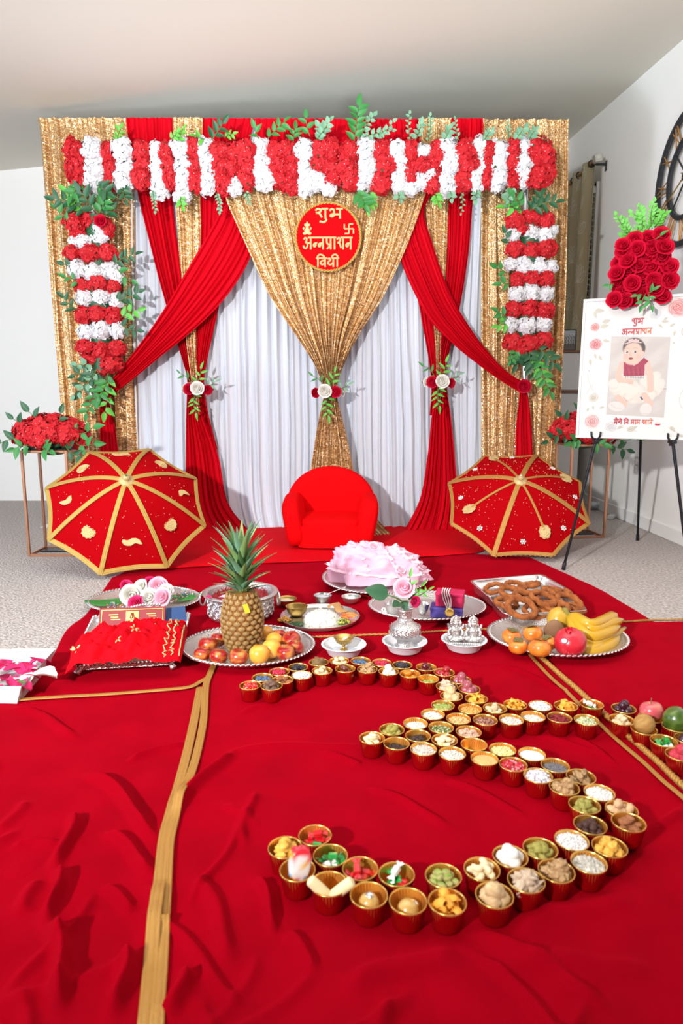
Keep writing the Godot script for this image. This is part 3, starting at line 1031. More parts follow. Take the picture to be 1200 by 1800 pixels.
# ---------------------------------------------------------------- Devanagari letters as strokes: [advance, head line from, to, strokes]
func letters() -> Dictionary:
	var V := func(a: Array) -> Array:
		var o := []
		for i in range(0, a.size(), 2):
			o.append(Vector2(a[i], a[i + 1]))
		return o
	return {
		"na": [.8, 0, .8, [V.call([.6, 1, .6, 0]), V.call([.6, .52, .32, .52, .16, .44, .14, .3, .26, .25, .35, .36, .32, .5])]],
		"half_na": [.5, 0, .5, [V.call([.5, .52, .3, .52, .14, .44, .13, .3, .25, .25, .34, .36, .31, .5])]],
		"sha": [.9, .46, .9, [V.call([.08, .8, .2, .97, .4, .93, .42, .75, .28, .62, .1, .56]), V.call([.1, .56, .3, .55, .4, .4, .5, .12]), V.call([.72, 1, .72, 0])]],
		"u": [0, 0, 0, [V.call([-.16, .02, -.12, -.16, -.3, -.34, -.56, -.26])]],
		"bha": [.95, .5, .95, [V.call([.1, .78, .2, .97, .36, .9, .38, .6, .36, .42]), V.call([.38, .45, .2, .42, .14, .28, .26, .22, .36, .32, .36, .44]), V.call([.36, .44, .76, .44]), V.call([.76, 1, .76, 0])]],
		"a": [.98, .5, .98, [V.call([.08, .82, .2, .97, .38, .9, .36, .7, .2, .62]), V.call([.2, .62, .42, .56, .46, .3, .3, .1, .1, .16, .04, .34]), V.call([.42, .54, .8, .54]), V.call([.8, 1, .8, 0])]],
		"pa": [.8, 0, .8, [V.call([.2, 1, .2, .62, .32, .44, .6, .44]), V.call([.6, 1, .6, 0])]],
		"pra": [.8, 0, .8, [V.call([.2, 1, .2, .62, .32, .44, .6, .44]), V.call([.6, 1, .6, 0]), V.call([.58, .34, .2, .04])]],
		"aa": [.38, 0, .38, [V.call([.2, 1, .2, 0])]],
		"va": [.8, 0, .8, [V.call([.6, .62, .4, .72, .16, .58, .16, .36, .36, .28, .58, .5]), V.call([.6, 1, .6, 0])]],
		"i": [.34, 0, .34, [V.call([.2, 0, .2, 1, .18, 1.22, .42, 1.4, .76, 1.28, .94, 1])]],
		"dha": [.84, .5, .84, [V.call([.06, .86, .18, .98, .34, .9, .3, .72, .14, .62]), V.call([.14, .62, .1, .4, .3, .26, .5, .36, .64, .58]), V.call([.64, 1, .64, 0])]],
		"ii": [.4, 0, .4, [V.call([.2, 0, .2, 1, .22, 1.24, -.02, 1.42, -.3, 1.26, -.36, 1])]],
		"ma": [.84, 0, .84, [V.call([.22, 1, .22, .4]), V.call([.22, .4, .1, .36, .08, .22, .2, .18, .24, .3, .22, .42, .64, .42]), V.call([.64, 1, .64, 0])]],
		"ai": [0, 0, 0, [V.call([-.2, 1, -.36, 1.28, -.6, 1.34]), V.call([-.2, 1, -.24, 1.3, -.42, 1.5])]],
		"e": [0, 0, 0, [V.call([-.2, 1, -.32, 1.28, -.58, 1.36])]],
		"la": [.94, 0, .94, [V.call([.1, .6, .18, .36, .34, .3, .42, .48, .4, .66, .3, .62, .46, .72, .74, .6]), V.call([.74, 1, .74, 0])]],
		"kha": [1.15, .1, 1.15, [V.call([.08, .84, .2, .97, .34, .86, .24, .62, .12, .5, .34, .34, .46, .12, .56, .3]), V.call([.92, .62, .74, .72, .54, .58, .54, .4, .7, .3, .9, .5]), V.call([.94, 1, .94, 0])]],
		" ": [.4, 0, 0, []],
	}

func lettering(word: Array) -> Dictionary:  # strokes of a word, in units of its letter height, from x = 0
	var L := letters()
	var x := 0.0
	var out := []
	var from := -1.0
	var till := 0.0
	for g in word:
		var l: Array = L[g]
		for s in l[3]:
			var st: Array = s.map(func(a): return a + Vector2(x, 0))
			out.append(smooth(st, 4) if st.size() > 2 else st)
		if l[2] > l[1]:
			if from < 0.0:
				from = x + l[1]
			elif x + l[1] > till + 0.01:
				out.append([Vector2(from, 1), Vector2(till, 1)])
				from = x + l[1]
			till = x + l[2]
		elif g == " " and from >= 0.0:
			out.append([Vector2(from, 1), Vector2(till, 1)])
			from = -1.0
		x += l[0]
	if from >= 0.0:
		out.append([Vector2(from, 1), Vector2(till, 1)])
	return {"strokes": out, "width": x}

const SHUBHA := ["sha", "u", "bha"]
const ANNA_SIGN := ["a", "half_na", "na", "pra", "aa", "sha", "na"]
const ANNA_BOARD := ["a", "half_na", "na", "pra", "aa", "sha", "na"]
const VIDHI := ["i", "va", "dha", "ii"]
const LINE := ["ma", "ai", "la", "e", " ", "i", "na", " ", "ma", "aa", "ma", " ", "kha", "aa", "na", "e"]

func raised(word: Array, ctr: Vector2, width: float, height: float, stroke: float) -> MB:
	var d := lettering(word)
	var m := MB.new()
	for s in d.strokes:
		var pts := []
		for a in s:
			pts.append(Vector3(ctr.x + (a.x / d.width - 0.5) * width, ctr.y + (a.y - 0.5) * height, 0))
		m.ribbon(pts, stroke, 0.003, Vector3(0, 0, 1))
	return m

func build_sign(z: float) -> void:
	var c := Z(576.5, 417, z)
	var k := Z(577.5, 417, z).x - c.x  # metres a pixel
	var t := thing("round_sign", "round red sign with gold Devanagari lettering and braided gold rim on the gold drape", "sign", c)
	var m := MB.new()
	m.xf = Transform3D(Basis(Vector3.RIGHT, PI / 2), Vector3.ZERO)
	m.lathe([Vector2(0, -.012), Vector2(56 * k, -.012), Vector2(56 * k, -.012), Vector2(56 * k, .006), Vector2(56 * k, .006), Vector2(0, .006)], 64)
	obj("disc", m, M.plush, t)
	m = MB.new()
	for s in 2:
		var pts := []
		for i in 240:
			var a := TAU * i / 240
			var tw := i * TAU / 8.0 + PI * s
			pts.append(Vector3(cos(a), sin(a), 0) * (57 * k + cos(tw) * 0.004) + Vector3(0, 0, .006 + sin(tw) * .004))
		m.tube(pts, 0.0048, 6, true)
	obj("rim", m, M.gold_zari, t)
	var x := at(Vector3(0, 0, .0065))
	obj("lettering", raised(SHUBHA, Vector2(1.0, 40 - 1.5) * k, 50 * k, 16.5 * k, 3.4 * k), M.gold_thread, t, x)
	obj("lettering", raised(ANNA_SIGN, Vector2(-.5, -11) * k, 87 * k, 20 * k, 3.1 * k), M.gold_thread, t, x)
	obj("lettering", raised(VIDHI, Vector2(-1, -43) * k, 41 * k, 15 * k, 3.0 * k), M.gold_thread, t, x)
	# the small right-facing auspicious cross and the seated emblem
	m = MB.new()
	for q in [[[0, 8, 0, -8]], [[-8, 0, 8, 0]], [[0, 8, 7.5, 8]], [[8, 0, 8, -8]], [[0, -8, -7.5, -8]], [[-8, 0, -8, 8]]]:
		var a: Array = q[0]
		m.ribbon([Vector3(a[0] * k, a[1] * k, 0), Vector3(a[2] * k, a[3] * k, 0)], 2.6 * k, .003, Vector3(0, 0, 1))
	m.xf = Transform3D.IDENTITY
	obj("emblem", m, M.gold_thread, t, at(Vector3(36.5 * k, 13.5 * k, .0065)))
	m = MB.new()
	for q in [[0, 7, 4.2, 3.6], [0, 1.5, 3.4, 3.2], [0, -2.5, 5.6, 3.6], [-4.2, -7, 3.8, 2.6], [4.2, -7, 3.8, 2.6], [0, -6.2, 4.2, 2.4], [-6.2, 1.2, 1.8, 2.6], [6.2, 1.2, 1.8, 2.6], [-3.6, 7.2, 1.9, 2.4], [3.6, 7.2, 1.9, 2.4], [0, 11, 1.6, 1.8]]:
		m.ball(Vector3(q[0] * k, q[1] * k, 0), Vector3(q[2] * k, q[3] * k, .004), 10, 5)
	obj("emblem", m, M.gold_thread, t, at(Vector3(-36.5 * k, 13 * k, .0065)))

# ---------------------------------------------------------------- garlands
func heads(parent: Node3D, rows: Array, z: float) -> void:  # [x, y, 0 red or 1 white, radius in pixels across, down]
	for q in rows:
		var p := Z(q[0], q[1], z)
		var k := (Z(q[0] + 1, q[1], z) - p).x
		var b := Basis(Vector3.BACK, rnd(0, TAU))
		b = Basis.IDENTITY.scaled(Vector3(q[3] * k, q[4] * k, 0.5 * (q[3] + q[4]) * k)) * Basis.from_euler(Vector3(rnd(-.25, .25), rnd(-.3, .3), 0)) * b
		var wh: bool = q[2] == 1
		obj("white_flower_head" if wh else "red_flower_head", (S.white if wh else S.red)[rng.randi() % 3], M.vc_petal, parent, Transform3D(b, p - parent.position + Vector3(0, 0, rnd(-.012, .012))))

func sprays(parent: Node3D, rows: Array, z: float) -> void:  # [x, y, to x, to y, leaves, size in pixels, kind]
	for q in rows:
		var p := Z(q[0], q[1], z) - parent.position
		var e := Z(q[2], q[3], z + rnd(0, .04)) - parent.position
		var k := (Z(q[0] + 1, q[1], z) - Z(q[0], q[1], z)).x
		var mats := [M.leaf, M.leaf_light, M.leaf_dark, M.eucalyptus]
		var kd: int = q[6]
		spray(parent, p, e, q[4], q[5] * k * (0.75 if kd == 3 else 1.0), mats[kd], "leaf_round" if kd == 3 else "leaf", rnd(-.15, .15))

func build_garlands() -> void:
	const ZG := -4.12
	var t := thing("flower_garland", "long horizontal garland of alternating red and white flower heads along the curtain tops", "garland", Z(560, 300, ZG - .06))
	var core := MB.new()
	core.tube([Z(140, 293, ZG - .05) - t.position, Z(960, 290, ZG - .05) - t.position], .06, 10)
	obj("core", core, M.leaf_dark, t)
	var rows := []
	for s in [[137, 0, 17], [165, 1, 20], [192, 0, 13], [219, 1, 19], [249, 0, 18], [277, 1, 18], [296, 0, 14], [318, 1, 18], [341, 0, 16], [364, 1, 18], [391, 0, 20], [432, 0, 18], [460, 1, 19], [488, 0, 18], [510, 0, 18], [535, 1, 17], [582, 0, 18], [612, 0, 20], [638, 1, 20], [672, 0, 20], [700, 1, 17], [722, 0, 15], [764, 0, 15], [787, 1, 19], [817, 0, 22], [841, 1, 14], [858, 0, 15], [879, 1, 17], [900, 0, 14], [919, 1, 17], [948, 0, 22]]:
		for y in [265, 292, 319]:
			rows.append([s[0] + rnd(-4, 4) + (y - 292) * (0.10 if s[0] < 560 else -0.06), y + rnd(-5, 5) - (6 if s[0] > 900 else 0), s[1], s[2] * rnd(1.1, 1.25), rnd(18, 23)])
	for q in [[412, 268, 0, 20, 20], [408, 300, 0, 16, 18], [412, 328, 1, 17, 18], [562, 266, 0, 21, 20], [558, 292, 0, 18, 18], [556, 318, 1, 22, 19], [577, 331, 1, 16, 16], [536, 330, 1, 16, 16], [742, 266, 1, 16, 15], [742, 292, 0, 18, 16], [740, 318, 1, 22, 18], [757, 310, 1, 13, 16], [722, 332, 1, 14, 14], [320, 345, 1, 18, 13], [282, 340, 1, 17, 12], [966, 280, 0, 13, 22], [966, 305, 0, 13, 18], [126, 262, 0, 10, 22], [126, 300, 0, 11, 24]]:
		rows.append(q)
	heads(t, rows, ZG)
	sprays(t, [[205, 250, 213, 226, 6, 13, 1], [310, 250, 322, 228, 7, 13, 1], [300, 245, 312, 232, 5, 11, 1], [372, 246, 392, 216, 6, 20, 2], [360, 245, 345, 240, 3, 18, 1], [395, 242, 410, 236, 5, 12, 1], [455, 244, 448, 224, 3, 18, 0], [470, 244, 500, 214, 7, 19, 0], [515, 250, 518, 226, 5, 17, 0], [545, 240, 540, 206, 4, 20, 0], [556, 246, 580, 212, 8, 18, 3], [570, 246, 560, 222, 7, 17, 3], [622, 250, 630, 186, 11, 21, 0], [630, 246, 658, 204, 10, 15, 3], [640, 240, 690, 230, 10, 14, 3], [652, 244, 690, 212, 8, 13, 3], [722, 248, 722, 200, 10, 10, 3], [730, 246, 738, 218, 7, 16, 3], [752, 248, 755, 204, 12, 9, 3], [780, 246, 790, 226, 6, 16, 3], [806, 246, 800, 210, 9, 9, 3], [850, 250, 865, 230, 7, 14, 3], [895, 244, 894, 215, 8, 9, 3], [905, 248, 922, 226, 7, 17, 3], [930, 246, 942, 230, 6, 16, 3],
		[140, 320, 126, 346, 6, 20, 0], [170, 326, 190, 340, 6, 20, 2], [215, 325, 222, 352, 6, 16, 2], [268, 335, 272, 372, 12, 9, 3], [380, 340, 384, 372, 12, 9, 3], [318, 346, 322, 362, 6, 12, 1], [432, 336, 440, 358, 7, 9, 3], [625, 338, 640, 362, 8, 20, 0], [650, 336, 648, 366, 6, 20, 1], [700, 338, 704, 350, 4, 16, 3], [765, 340, 771, 356, 7, 13, 1], [790, 336, 792, 350, 4, 17, 3], [810, 338, 808, 376, 8, 8, 3], [838, 334, 836, 352, 5, 16, 3], [900, 330, 892, 352, 6, 17, 3]], ZG + .03)
	# left post
	t = thing("flower_garland", "upright garland of red and white flower bands down the left post", "garland", Z(172, 520, ZG - .06))
	core = MB.new()
	core.tube([Z(168, 380, ZG - .04) - t.position, Z(182, 655, ZG - .04) - t.position], .06, 10)
	obj("core", core, M.leaf_dark, t)
	heads(t, [[132, 392, 0, 22, 22], [156, 388, 0, 18, 16], [188, 402, 0, 14, 20], [138, 414, 0, 16, 12], [172, 402, 1, 14, 14], [176, 418, 1, 18, 12], [148, 426, 1, 20, 15], [130, 424, 1, 10, 10], [128, 446, 0, 17, 17], [160, 446, 0, 20, 17], [190, 444, 0, 18, 17], [205, 452, 0, 8, 9], [136, 474, 1, 18, 18], [164, 478, 1, 20, 16], [192, 474, 1, 18, 17], [208, 484, 1, 12, 16], [145, 502, 0, 18, 17], [172, 498, 0, 19, 17], [200, 504, 0, 14, 13], [148, 524, 1, 18, 15], [176, 522, 1, 20, 17], [204, 528, 1, 14, 17], [146, 554, 0, 18, 18], [172, 552, 0, 18, 17], [200, 556, 0, 18, 18], [150, 584, 1, 17, 15], [178, 582, 1, 20, 18], [206, 580, 1, 16, 18], [150, 610, 0, 18, 16], [178, 616, 0, 19, 17], [206, 612, 0, 18, 16], [158, 630, 0, 18, 14], [196, 640, 0, 22, 16], [180, 652, 0, 12, 8]], ZG)
	var r := rose("red_rose", M.rose_red, Z(176, 388, ZG + .06) - t.position, Vector3(0, .1, 1), .035, t)
	sprays(t, [[150, 372, 95, 354, 9, 22, 2], [150, 368, 118, 338, 6, 22, 1], [165, 372, 140, 336, 6, 24, 2], [175, 375, 190, 338, 7, 22, 0], [185, 380, 196, 366, 4, 22, 2], [130, 400, 98, 366, 5, 18, 0], [200, 465, 240, 448, 8, 18, 2], [205, 470, 236, 492, 3, 18, 0], [205, 530, 245, 512, 8, 18, 2], [212, 560, 246, 548, 5, 18, 1], [212, 570, 244, 578, 5, 18, 2], [140, 470, 112, 462, 3, 17, 2], [136, 545, 112, 522, 5, 18, 2], [140, 500, 114, 488, 4, 16, 0],
		[170, 652, 132, 662, 5, 18, 2], [175, 655, 145, 690, 7, 22, 2], [165, 640, 134, 640, 4, 20, 3], [190, 656, 172, 700, 6, 22, 0], [175, 660, 152, 728, 11, 20, 0], [190, 660, 182, 726, 8, 20, 1], [170, 650, 128, 696, 6, 20, 3]], ZG + .02)
	# right post
	t = thing("flower_garland", "upright garland of red and white flower bands down the right post", "garland", Z(928, 500, ZG - .06))
	core = MB.new()
	core.tube([Z(930, 380, ZG - .04) - t.position, Z(924, 640, ZG - .04) - t.position], .06, 10)
	obj("core", core, M.leaf_dark, t)
	heads(t, [[904, 388, 0, 20, 19], [934, 384, 0, 20, 17], [960, 388, 0, 16, 17], [915, 404, 0, 18, 10], [900, 414, 1, 14, 17], [934, 410, 1, 18, 17], [958, 412, 1, 18, 17], [974, 404, 1, 9, 11], [904, 438, 0, 18, 17], [932, 440, 0, 20, 17], [962, 436, 0, 20, 18], [898, 464, 1, 14, 12], [922, 466, 1, 18, 17], [948, 468, 1, 18, 17], [968, 470, 1, 14, 13], [910, 492, 0, 15, 17], [936, 490, 0, 20, 17], [960, 492, 0, 15, 17], [908, 516, 1, 16, 15], [934, 514, 1, 18, 17], [960, 516, 1, 14, 15], [902, 544, 0, 16, 17], [930, 542, 0, 18, 18], [958, 546, 0, 18, 18], [898, 570, 1, 14, 16], [926, 572, 1, 18, 16], [954, 570, 1, 16, 16], [900, 602, 0, 18, 18], [930, 604, 0, 20, 18], [956, 598, 0, 16, 17], [915, 616, 0, 16, 10]], ZG)
	sprays(t, [[905, 372, 888, 350, 5, 19, 3], [915, 372, 900, 346, 6, 19, 0], [935, 372, 950, 342, 6, 19, 2], [930, 372, 978, 358, 8, 20, 2], [920, 372, 884, 366, 5, 19, 1], [890, 480, 872, 470, 3, 18, 0], [895, 500, 880, 500, 3, 18, 0], [892, 560, 874, 548, 4, 18, 0], [892, 570, 874, 574, 4, 18, 1], [895, 430, 888, 408, 3, 16, 2], [915, 612, 905, 640, 7, 20, 2], [930, 615, 945, 660, 9, 20, 2], [945, 610, 975, 640, 7, 19, 2], [950, 620, 972, 690, 9, 20, 0], [935, 620, 955, 680, 8, 20, 1], [905, 612, 895, 634, 6, 14, 0]], ZG + .02)

# ---------------------------------------------------------------- the armchair and the flower stands
func build_seating_and_stands() -> void:
	var b := G(580, 972)
	var t := thing("kids_armchair", "small plush red armchair with rounded back on the red cloth before the curtain", "armchair", Vector3(b.x, 0.022, b.z - 0.2))
	var m := MB.new()
	# the back: a rounded slab with a round top
	var back := func(s: float, tt: float) -> Vector3:
		var a := TAU * s
		var q := 1.0 - pow(absf(tt - 0.5) * 2.0, 5.0)
		var rr := 0.78 + 0.22 * q
		var x := cos(a) * 0.255
		var y := sin(a)
		var yy := y * 0.21 if y > 0 else signf(y) * pow(absf(y), 0.5) * 0.2
		return Vector3(x * rr, 0.19 + yy * rr, -0.19 + 0.15 * (0.5 - tt) - 0.05 * yy)
	m.grid(40, 12, back, true)
	for e in [0.0, 1.0]:
		var o := m.v.size()
		var c := m.p(Vector3(0, 0.19, -0.19 + 0.15 * (0.5 - e) * 1.05))
		for i in 40:
			m.p(back.call(i / 40.0, e))
		for i in 40:
			if e > 0.5:
				m.t(c, o + 1 + (i + 1) % 40, o + 1 + i)
			else:
				m.t(c, o + 1 + i, o + 1 + (i + 1) % 40)
	obj("backrest", m, M.plush, t)
	m = MB.new()
	m.ball(Vector3(0, 0.115, 0.0), Vector3(0.165, 0.04, 0.19), 28, 16, 0.4)
	obj("seat_cushion", m, M.plush, t)
	m = MB.new()
	var base := func(s: float, tt: float) -> Vector3:
		var a := TAU * s
		var k := 0.18 + 0.015 * tt
		var ca := signf(cos(a)) * pow(absf(cos(a)), 0.35)
		var sa := signf(sin(a)) * pow(absf(sin(a)), 0.35)
		return Vector3(ca * k, tt * 0.12, -sa * 0.192 * (0.96 + 0.04 * tt))
	m.grid(36, 6, base, true)
	obj("base", m, M.plush, t)
	for sg in [-1.0, 1.0]:
		m = MB.new()
		m.xf = Transform3D(Basis.from_euler(Vector3(0.05, 0.0, -0.17 * sg)), Vector3(sg * 0.196, 0.13, 0.0))
		m.ball(Vector3.ZERO, Vector3(0.056, 0.132, 0.205), 28, 20, 0.55)
		obj("armrest", m, M.plush, t)
	# the two copper stands with their red flower domes
	for q in [[52, 978, -1.0, "left"], [1059, 946, 1.0, "right"]]:
		var g := G(q[0], q[1])
		var w := 0.225
		var dp := 0.2
		var hh := 0.55
		var st := thing("plant_stand", "copper frame stand %s, carrying a red flower dome" % ("at the left end of the backdrop" if q[2] < 0 else "behind the easel"), "stand", Vector3(g.x - q[2] * w / 2, 0, g.z - dp / 2), 0.0 if q[2] < 0 else 0.12)
		var r := 0.013
		for sx in [-1.0, 1.0]:
			for sz in [-1.0, 1.0]:
				var a := MB.new()
				a.box(Vector3(sx * w / 2, hh / 2, sz * dp / 2), Vector3(r, hh, r), .0015)
				obj("leg", a, M.copper, st)
		for y in [r / 2, hh - r / 2]:
			for s in [-1.0, 1.0]:
				var a := MB.new()
				a.box(Vector3(0, y, s * dp / 2), Vector3(w - r, r, r), .0015)
				obj("rail", a, M.copper, st)
				a = MB.new()
				a.box(Vector3(s * w / 2, y, 0), Vector3(r, r, dp - r), .0015)
				obj("rail", a, M.copper, st)
		var pl := MB.new()
		pl.box(Vector3(0, hh + 0.003, 0), Vector3(w, 0.006, dp), .001)
		obj("top_plate", pl, M.black_metal, st)
		pl = MB.new()
		pl.box(Vector3(0, 0.004, -dp * 0.22), Vector3(w - r * 2, 0.006, dp * 0.5), .001)
		obj("base_plate", pl, M.black, st)
		var fl := thing("flower_dome", "dome of red flowers with leaves on the copper stand %s" % ("left of the umbrella" if q[2] < 0 else "behind the easel"), "flowers", Vector3(st.position.x, hh + 0.006, st.position.z))
		var co := MB.new()
		co.ball(Vector3(0, 0.03, 0), Vector3(0.13, 0.07, 0.09), 14, 8)
		obj("core", co, M.leaf_dark, fl)
		for i in 22:
			var a := i * 2.39996
			var u := (i + 0.5) / 22.0
			var el := PI / 2 * (1.0 - sqrt(u)) + 0.08
			var d := Vector3(cos(a) * cos(el), sin(el), sin(a) * cos(el))
			obj("red_flower_head", S.red[i % 3], M.vc_petal, fl, Transform3D(facing(d + Vector3(0, 0, .25), rnd(0, 6), .066), Vector3(0, 0.045, 0) + d * Vector3(0.155, 0.085, 0.11)))
		for e in [[-.1, .05, .05, -.24, .0, .1, 5], [-.02, .1, .06, -.08, .19, .08, 3], [.05, .1, .06, .08, .19, .06, 3], [.12, .08, .04, .26, .12, .08, 4], [.12, .04, .05, .27, .04, .1, 4], [-.1, .08, .04, -.17, .15, .06, 3], [0, .02, .12, .06, .0, .16, 4], [-.06, .02, .12, -.12, .0, .15, 4], [.1, .02, .08, .22, -.03, .12, 5]]:
			spray(fl, Vector3(e[0], e[1], e[2]), Vector3(e[3], e[4], e[5]), e[6], .062, [M.leaf, M.leaf_dark][int(e[6]) % 2])

# ---------------------------------------------------------------- the two parasols laid open on the floor
func build_umbrella(label: String, c: Vector3, a: Vector3, rot: float, R: float, h: float, shaft: float, second: bool) -> void:
	a = a.normalized()
	var b := Vector3.UP.cross(a).normalized()
	var t := thing("umbrella", label, "umbrella", c)
	t.transform = Transform3D(Basis(b, a, b.cross(a)), c)
	var corner := func(k: float) -> Vector3: return Vector3(R * cos(rot + k * PI / 4), 0, -R * sin(rot + k * PI / 4))
	var dome := func(k: int, s: float, q: float) -> Vector3:  # panel k, across s, out from the top q
		var e: Vector3 = corner.call(k).lerp(corner.call(k + 1), s)
		var sag := 0.035 * sin(PI * s) * q * q
		return Vector3(e.x * q, h * (1.0 - pow(q, 1.75)) - 0.0, e.z * q) * (1.0 - sag)
	for k in 8:
		var m := MB.new()
		m.grid(8, 12, func(s: float, q: float) -> Vector3: return dome.call(k, s, maxf(0.02, 1.0 - q)))
		obj("panel", m, M.umbrella, t)
	var tm: Material = M.gold_trim if second else M.gold_zari
	for k in 8:
		var pts := []
		var ups := []
		if true:
			for i in 15:
				var q := lerpf(0.03, 1.0, i / 14.0)
				pts.append(dome.call(k, 0.0, q) + Vector3(0, 0.002, 0))
				ups.append((Vector3(0, 1, 0) + dome.call(k, 0.0, q).normalized() * q * 0.6).normalized())
			var m := MB.new()
			var wide := 0.022
			if second and k % 2 == 0:
				pts = pts.slice(0, 11)
				ups = ups.slice(0, 11)
				wide = 0.012
			elif second:
				wide = 0.026
			m.ribbon(pts, wide, 0.003, ups)
			obj("rib_trim", m, tm, t)
		pts = []
		ups = []
		for i in 9:
			var e: Vector3 = dome.call(k, i / 8.0, 0.985)
			pts.append(e + Vector3(0, 0.002, 0))
			ups.append((Vector3(0, 1, 0) + e.normalized() * 0.6).normalized())
		var m2 := MB.new()
		m2.ribbon(pts, 0.02 if second else 0.024, 0.003, ups)
		obj("edge_trim", m2, tm, t)
	# embroidered motifs, one to a panel
	var beads := MB.new()
	beads.col = lin("e0c58c")
	for k in 8:
		var mid: Vector3 = dome.call(k, 0.5, 0.72)
		var up: Vector3 = (Vector3(0, 1, 0) + mid.normalized() * 0.55).normalized()
		var outw: Vector3 = (corner.call(k + 0.5) - up * corner.call(k + 0.5).dot(up)).normalized()
		var bs := Basis(up.cross(-outw).normalized(), outw, up)
		bs.x = outw.cross(up)
		var m := MB.new()
		var pl := PackedVector2Array()
		if second:
			if k % 2 == 1:
				# leaf at the end of a short rib
				mid = dome.call(k + 1, 0.0, 0.72)
				for i in 26:
					var an := TAU * i / 26
					var rr := 0.034 * (1.0 + 0.07 * cos(an * 9)) * (1.0 if sin(an) < 0.6 else 1.15)
					pl.append(Vector2(cos(an) * rr * 0.85, sin(an) * rr))
				m.plate(pl, 0.0025)
				for i in 5:
					m.ball(Vector3(rnd(-.016, .016), rnd(-.02, .02), .003), Vector3(.007, .007, .002), 6, 4)
				for i in 26:
					m.ball(Vector3(pl[i].x * .8, pl[i].y * .8, .0025), Vector3(.003, .003, .0018), 5, 3)
				obj("motif", m, M.gold_thread, t, Transform3D(bs, mid + up * 0.0035))
			# pearl rosette
			m = MB.new()
			for i in 7:
				var an := TAU * i / 6
				m.ball(Vector3(cos(an), sin(an), 0) * (0.0 if i == 6 else 0.0105), Vector3(.0052, .0052, .004), 7, 5)
			obj("pearl_rosette", m, M.pearl, t, Transform3D(bs, dome.call(k, 0.5, 0.85) + up * 0.004))
		else:
			if k % 2 == 0:
				for i in 24:
					var an := TAU * i / 24
					pl.append(Vector2(cos(an), sin(an)) * 0.034 * (1.0 + 0.05 * cos(an * 12)))
				m.plate(pl, 0.0025)
				for rr in [0.007, 0.014, 0.021, 0.028]:
					var ring := []
					for i in 20:
						ring.append(Vector3(cos(TAU * i / 20) * rr, sin(TAU * i / 20) * rr, .0025))
					m.tube(ring, .0025, 5, true)
			else:
				for q in smooth([Vector2(-.012, -.044), Vector2(.014, -.036), Vector2(.022, -.008), Vector2(.012, .014), Vector2(.02, .044), Vector2(-.008, .03), Vector2(-.016, .004), Vector2(-.006, -.018)], 4, true):
					pl.append(q)
				m.plate(pl, 0.0025)
			obj("motif", m, M.gold_thread, t, Transform3D(bs * Basis(Vector3.BACK, PI / 2 if k % 4 == 1 else 0.3), mid + up * 0.0015))
		for i in (30 if second else 14):
			var q := sqrt(rnd(0.08, 0.92))
			var s := rnd(0.12, 0.88)
			var e: Vector3 = dome.call(k, s, q)
			beads.ball(e + Vector3(0, 0.001, 0), Vector3.ONE * 0.0021, 5, 3)
	var bd := obj("beads", beads, M.vc_gloss, t)
	bd.set_meta("kind", "stuff")
	if second:
		var fr := MB.new()
		for k in 8:
			for i in 12:
				fr.ball(dome.call(k, (i + 0.5) / 12.0, 1.0) + Vector3(0, -0.003, 0), Vector3.ONE * 0.005, 6, 4)
		var f2 := obj("bead_fringe", fr, M.gold_thread, t)
		f2.set_meta("kind", "stuff")
	var m3 := MB.new()
	m3.lathe([Vector2(0.034, h - 0.003), Vector2(0.03, h + 0.006), Vector2(0.014, h + 0.012), Vector2(0.018, h + 0.02), Vector2(0.011, h + 0.032), Vector2(0, h + 0.036)], 18, 1, 1, 0.06, 9)
	obj("finial", m3, M.gold_thread, t)
	m3 = MB.new()
	m3.ball(Vector3(0, h + 0.039, 0), Vector3(.006, .005, .006), 8, 6)
	obj("gem", m3, M.pearl if second else M.leaf, t)
	m3 = MB.new()
	m3.tube([Vector3(0, h, 0), Vector3(0, h - shaft, 0)], 0.007, 8)
	obj("shaft", m3, M.silver, t)
	for k in 8:
		m3 = MB.new()
		var pts := []
		for i in 8:
			pts.append(dome.call(k, 0.0, lerpf(0.03, 1.0, i / 7.0)) - Vector3(0, 0.006, 0))
		m3.tube(pts, 0.0022, 5)
		obj("rib", m3, M.black_metal, t)

func build_umbrellas() -> void:
	build_umbrella("red umbrella with shiny gold braid on every rib and paisley motifs, left of the armchair", Vector3(-1.0423, .285, -3.2708), Vector3(.2407, .6906, .6820), .4252, .3865, .2206, .5, false)
	build_umbrella("red umbrella with gold leaf motifs, pearls and beaded fringe, right of the armchair", Vector3(.9351, .257, -3.6089), Vector3(-.0867, .7605, .6435), .4275, .3841, .1771, .42, true)

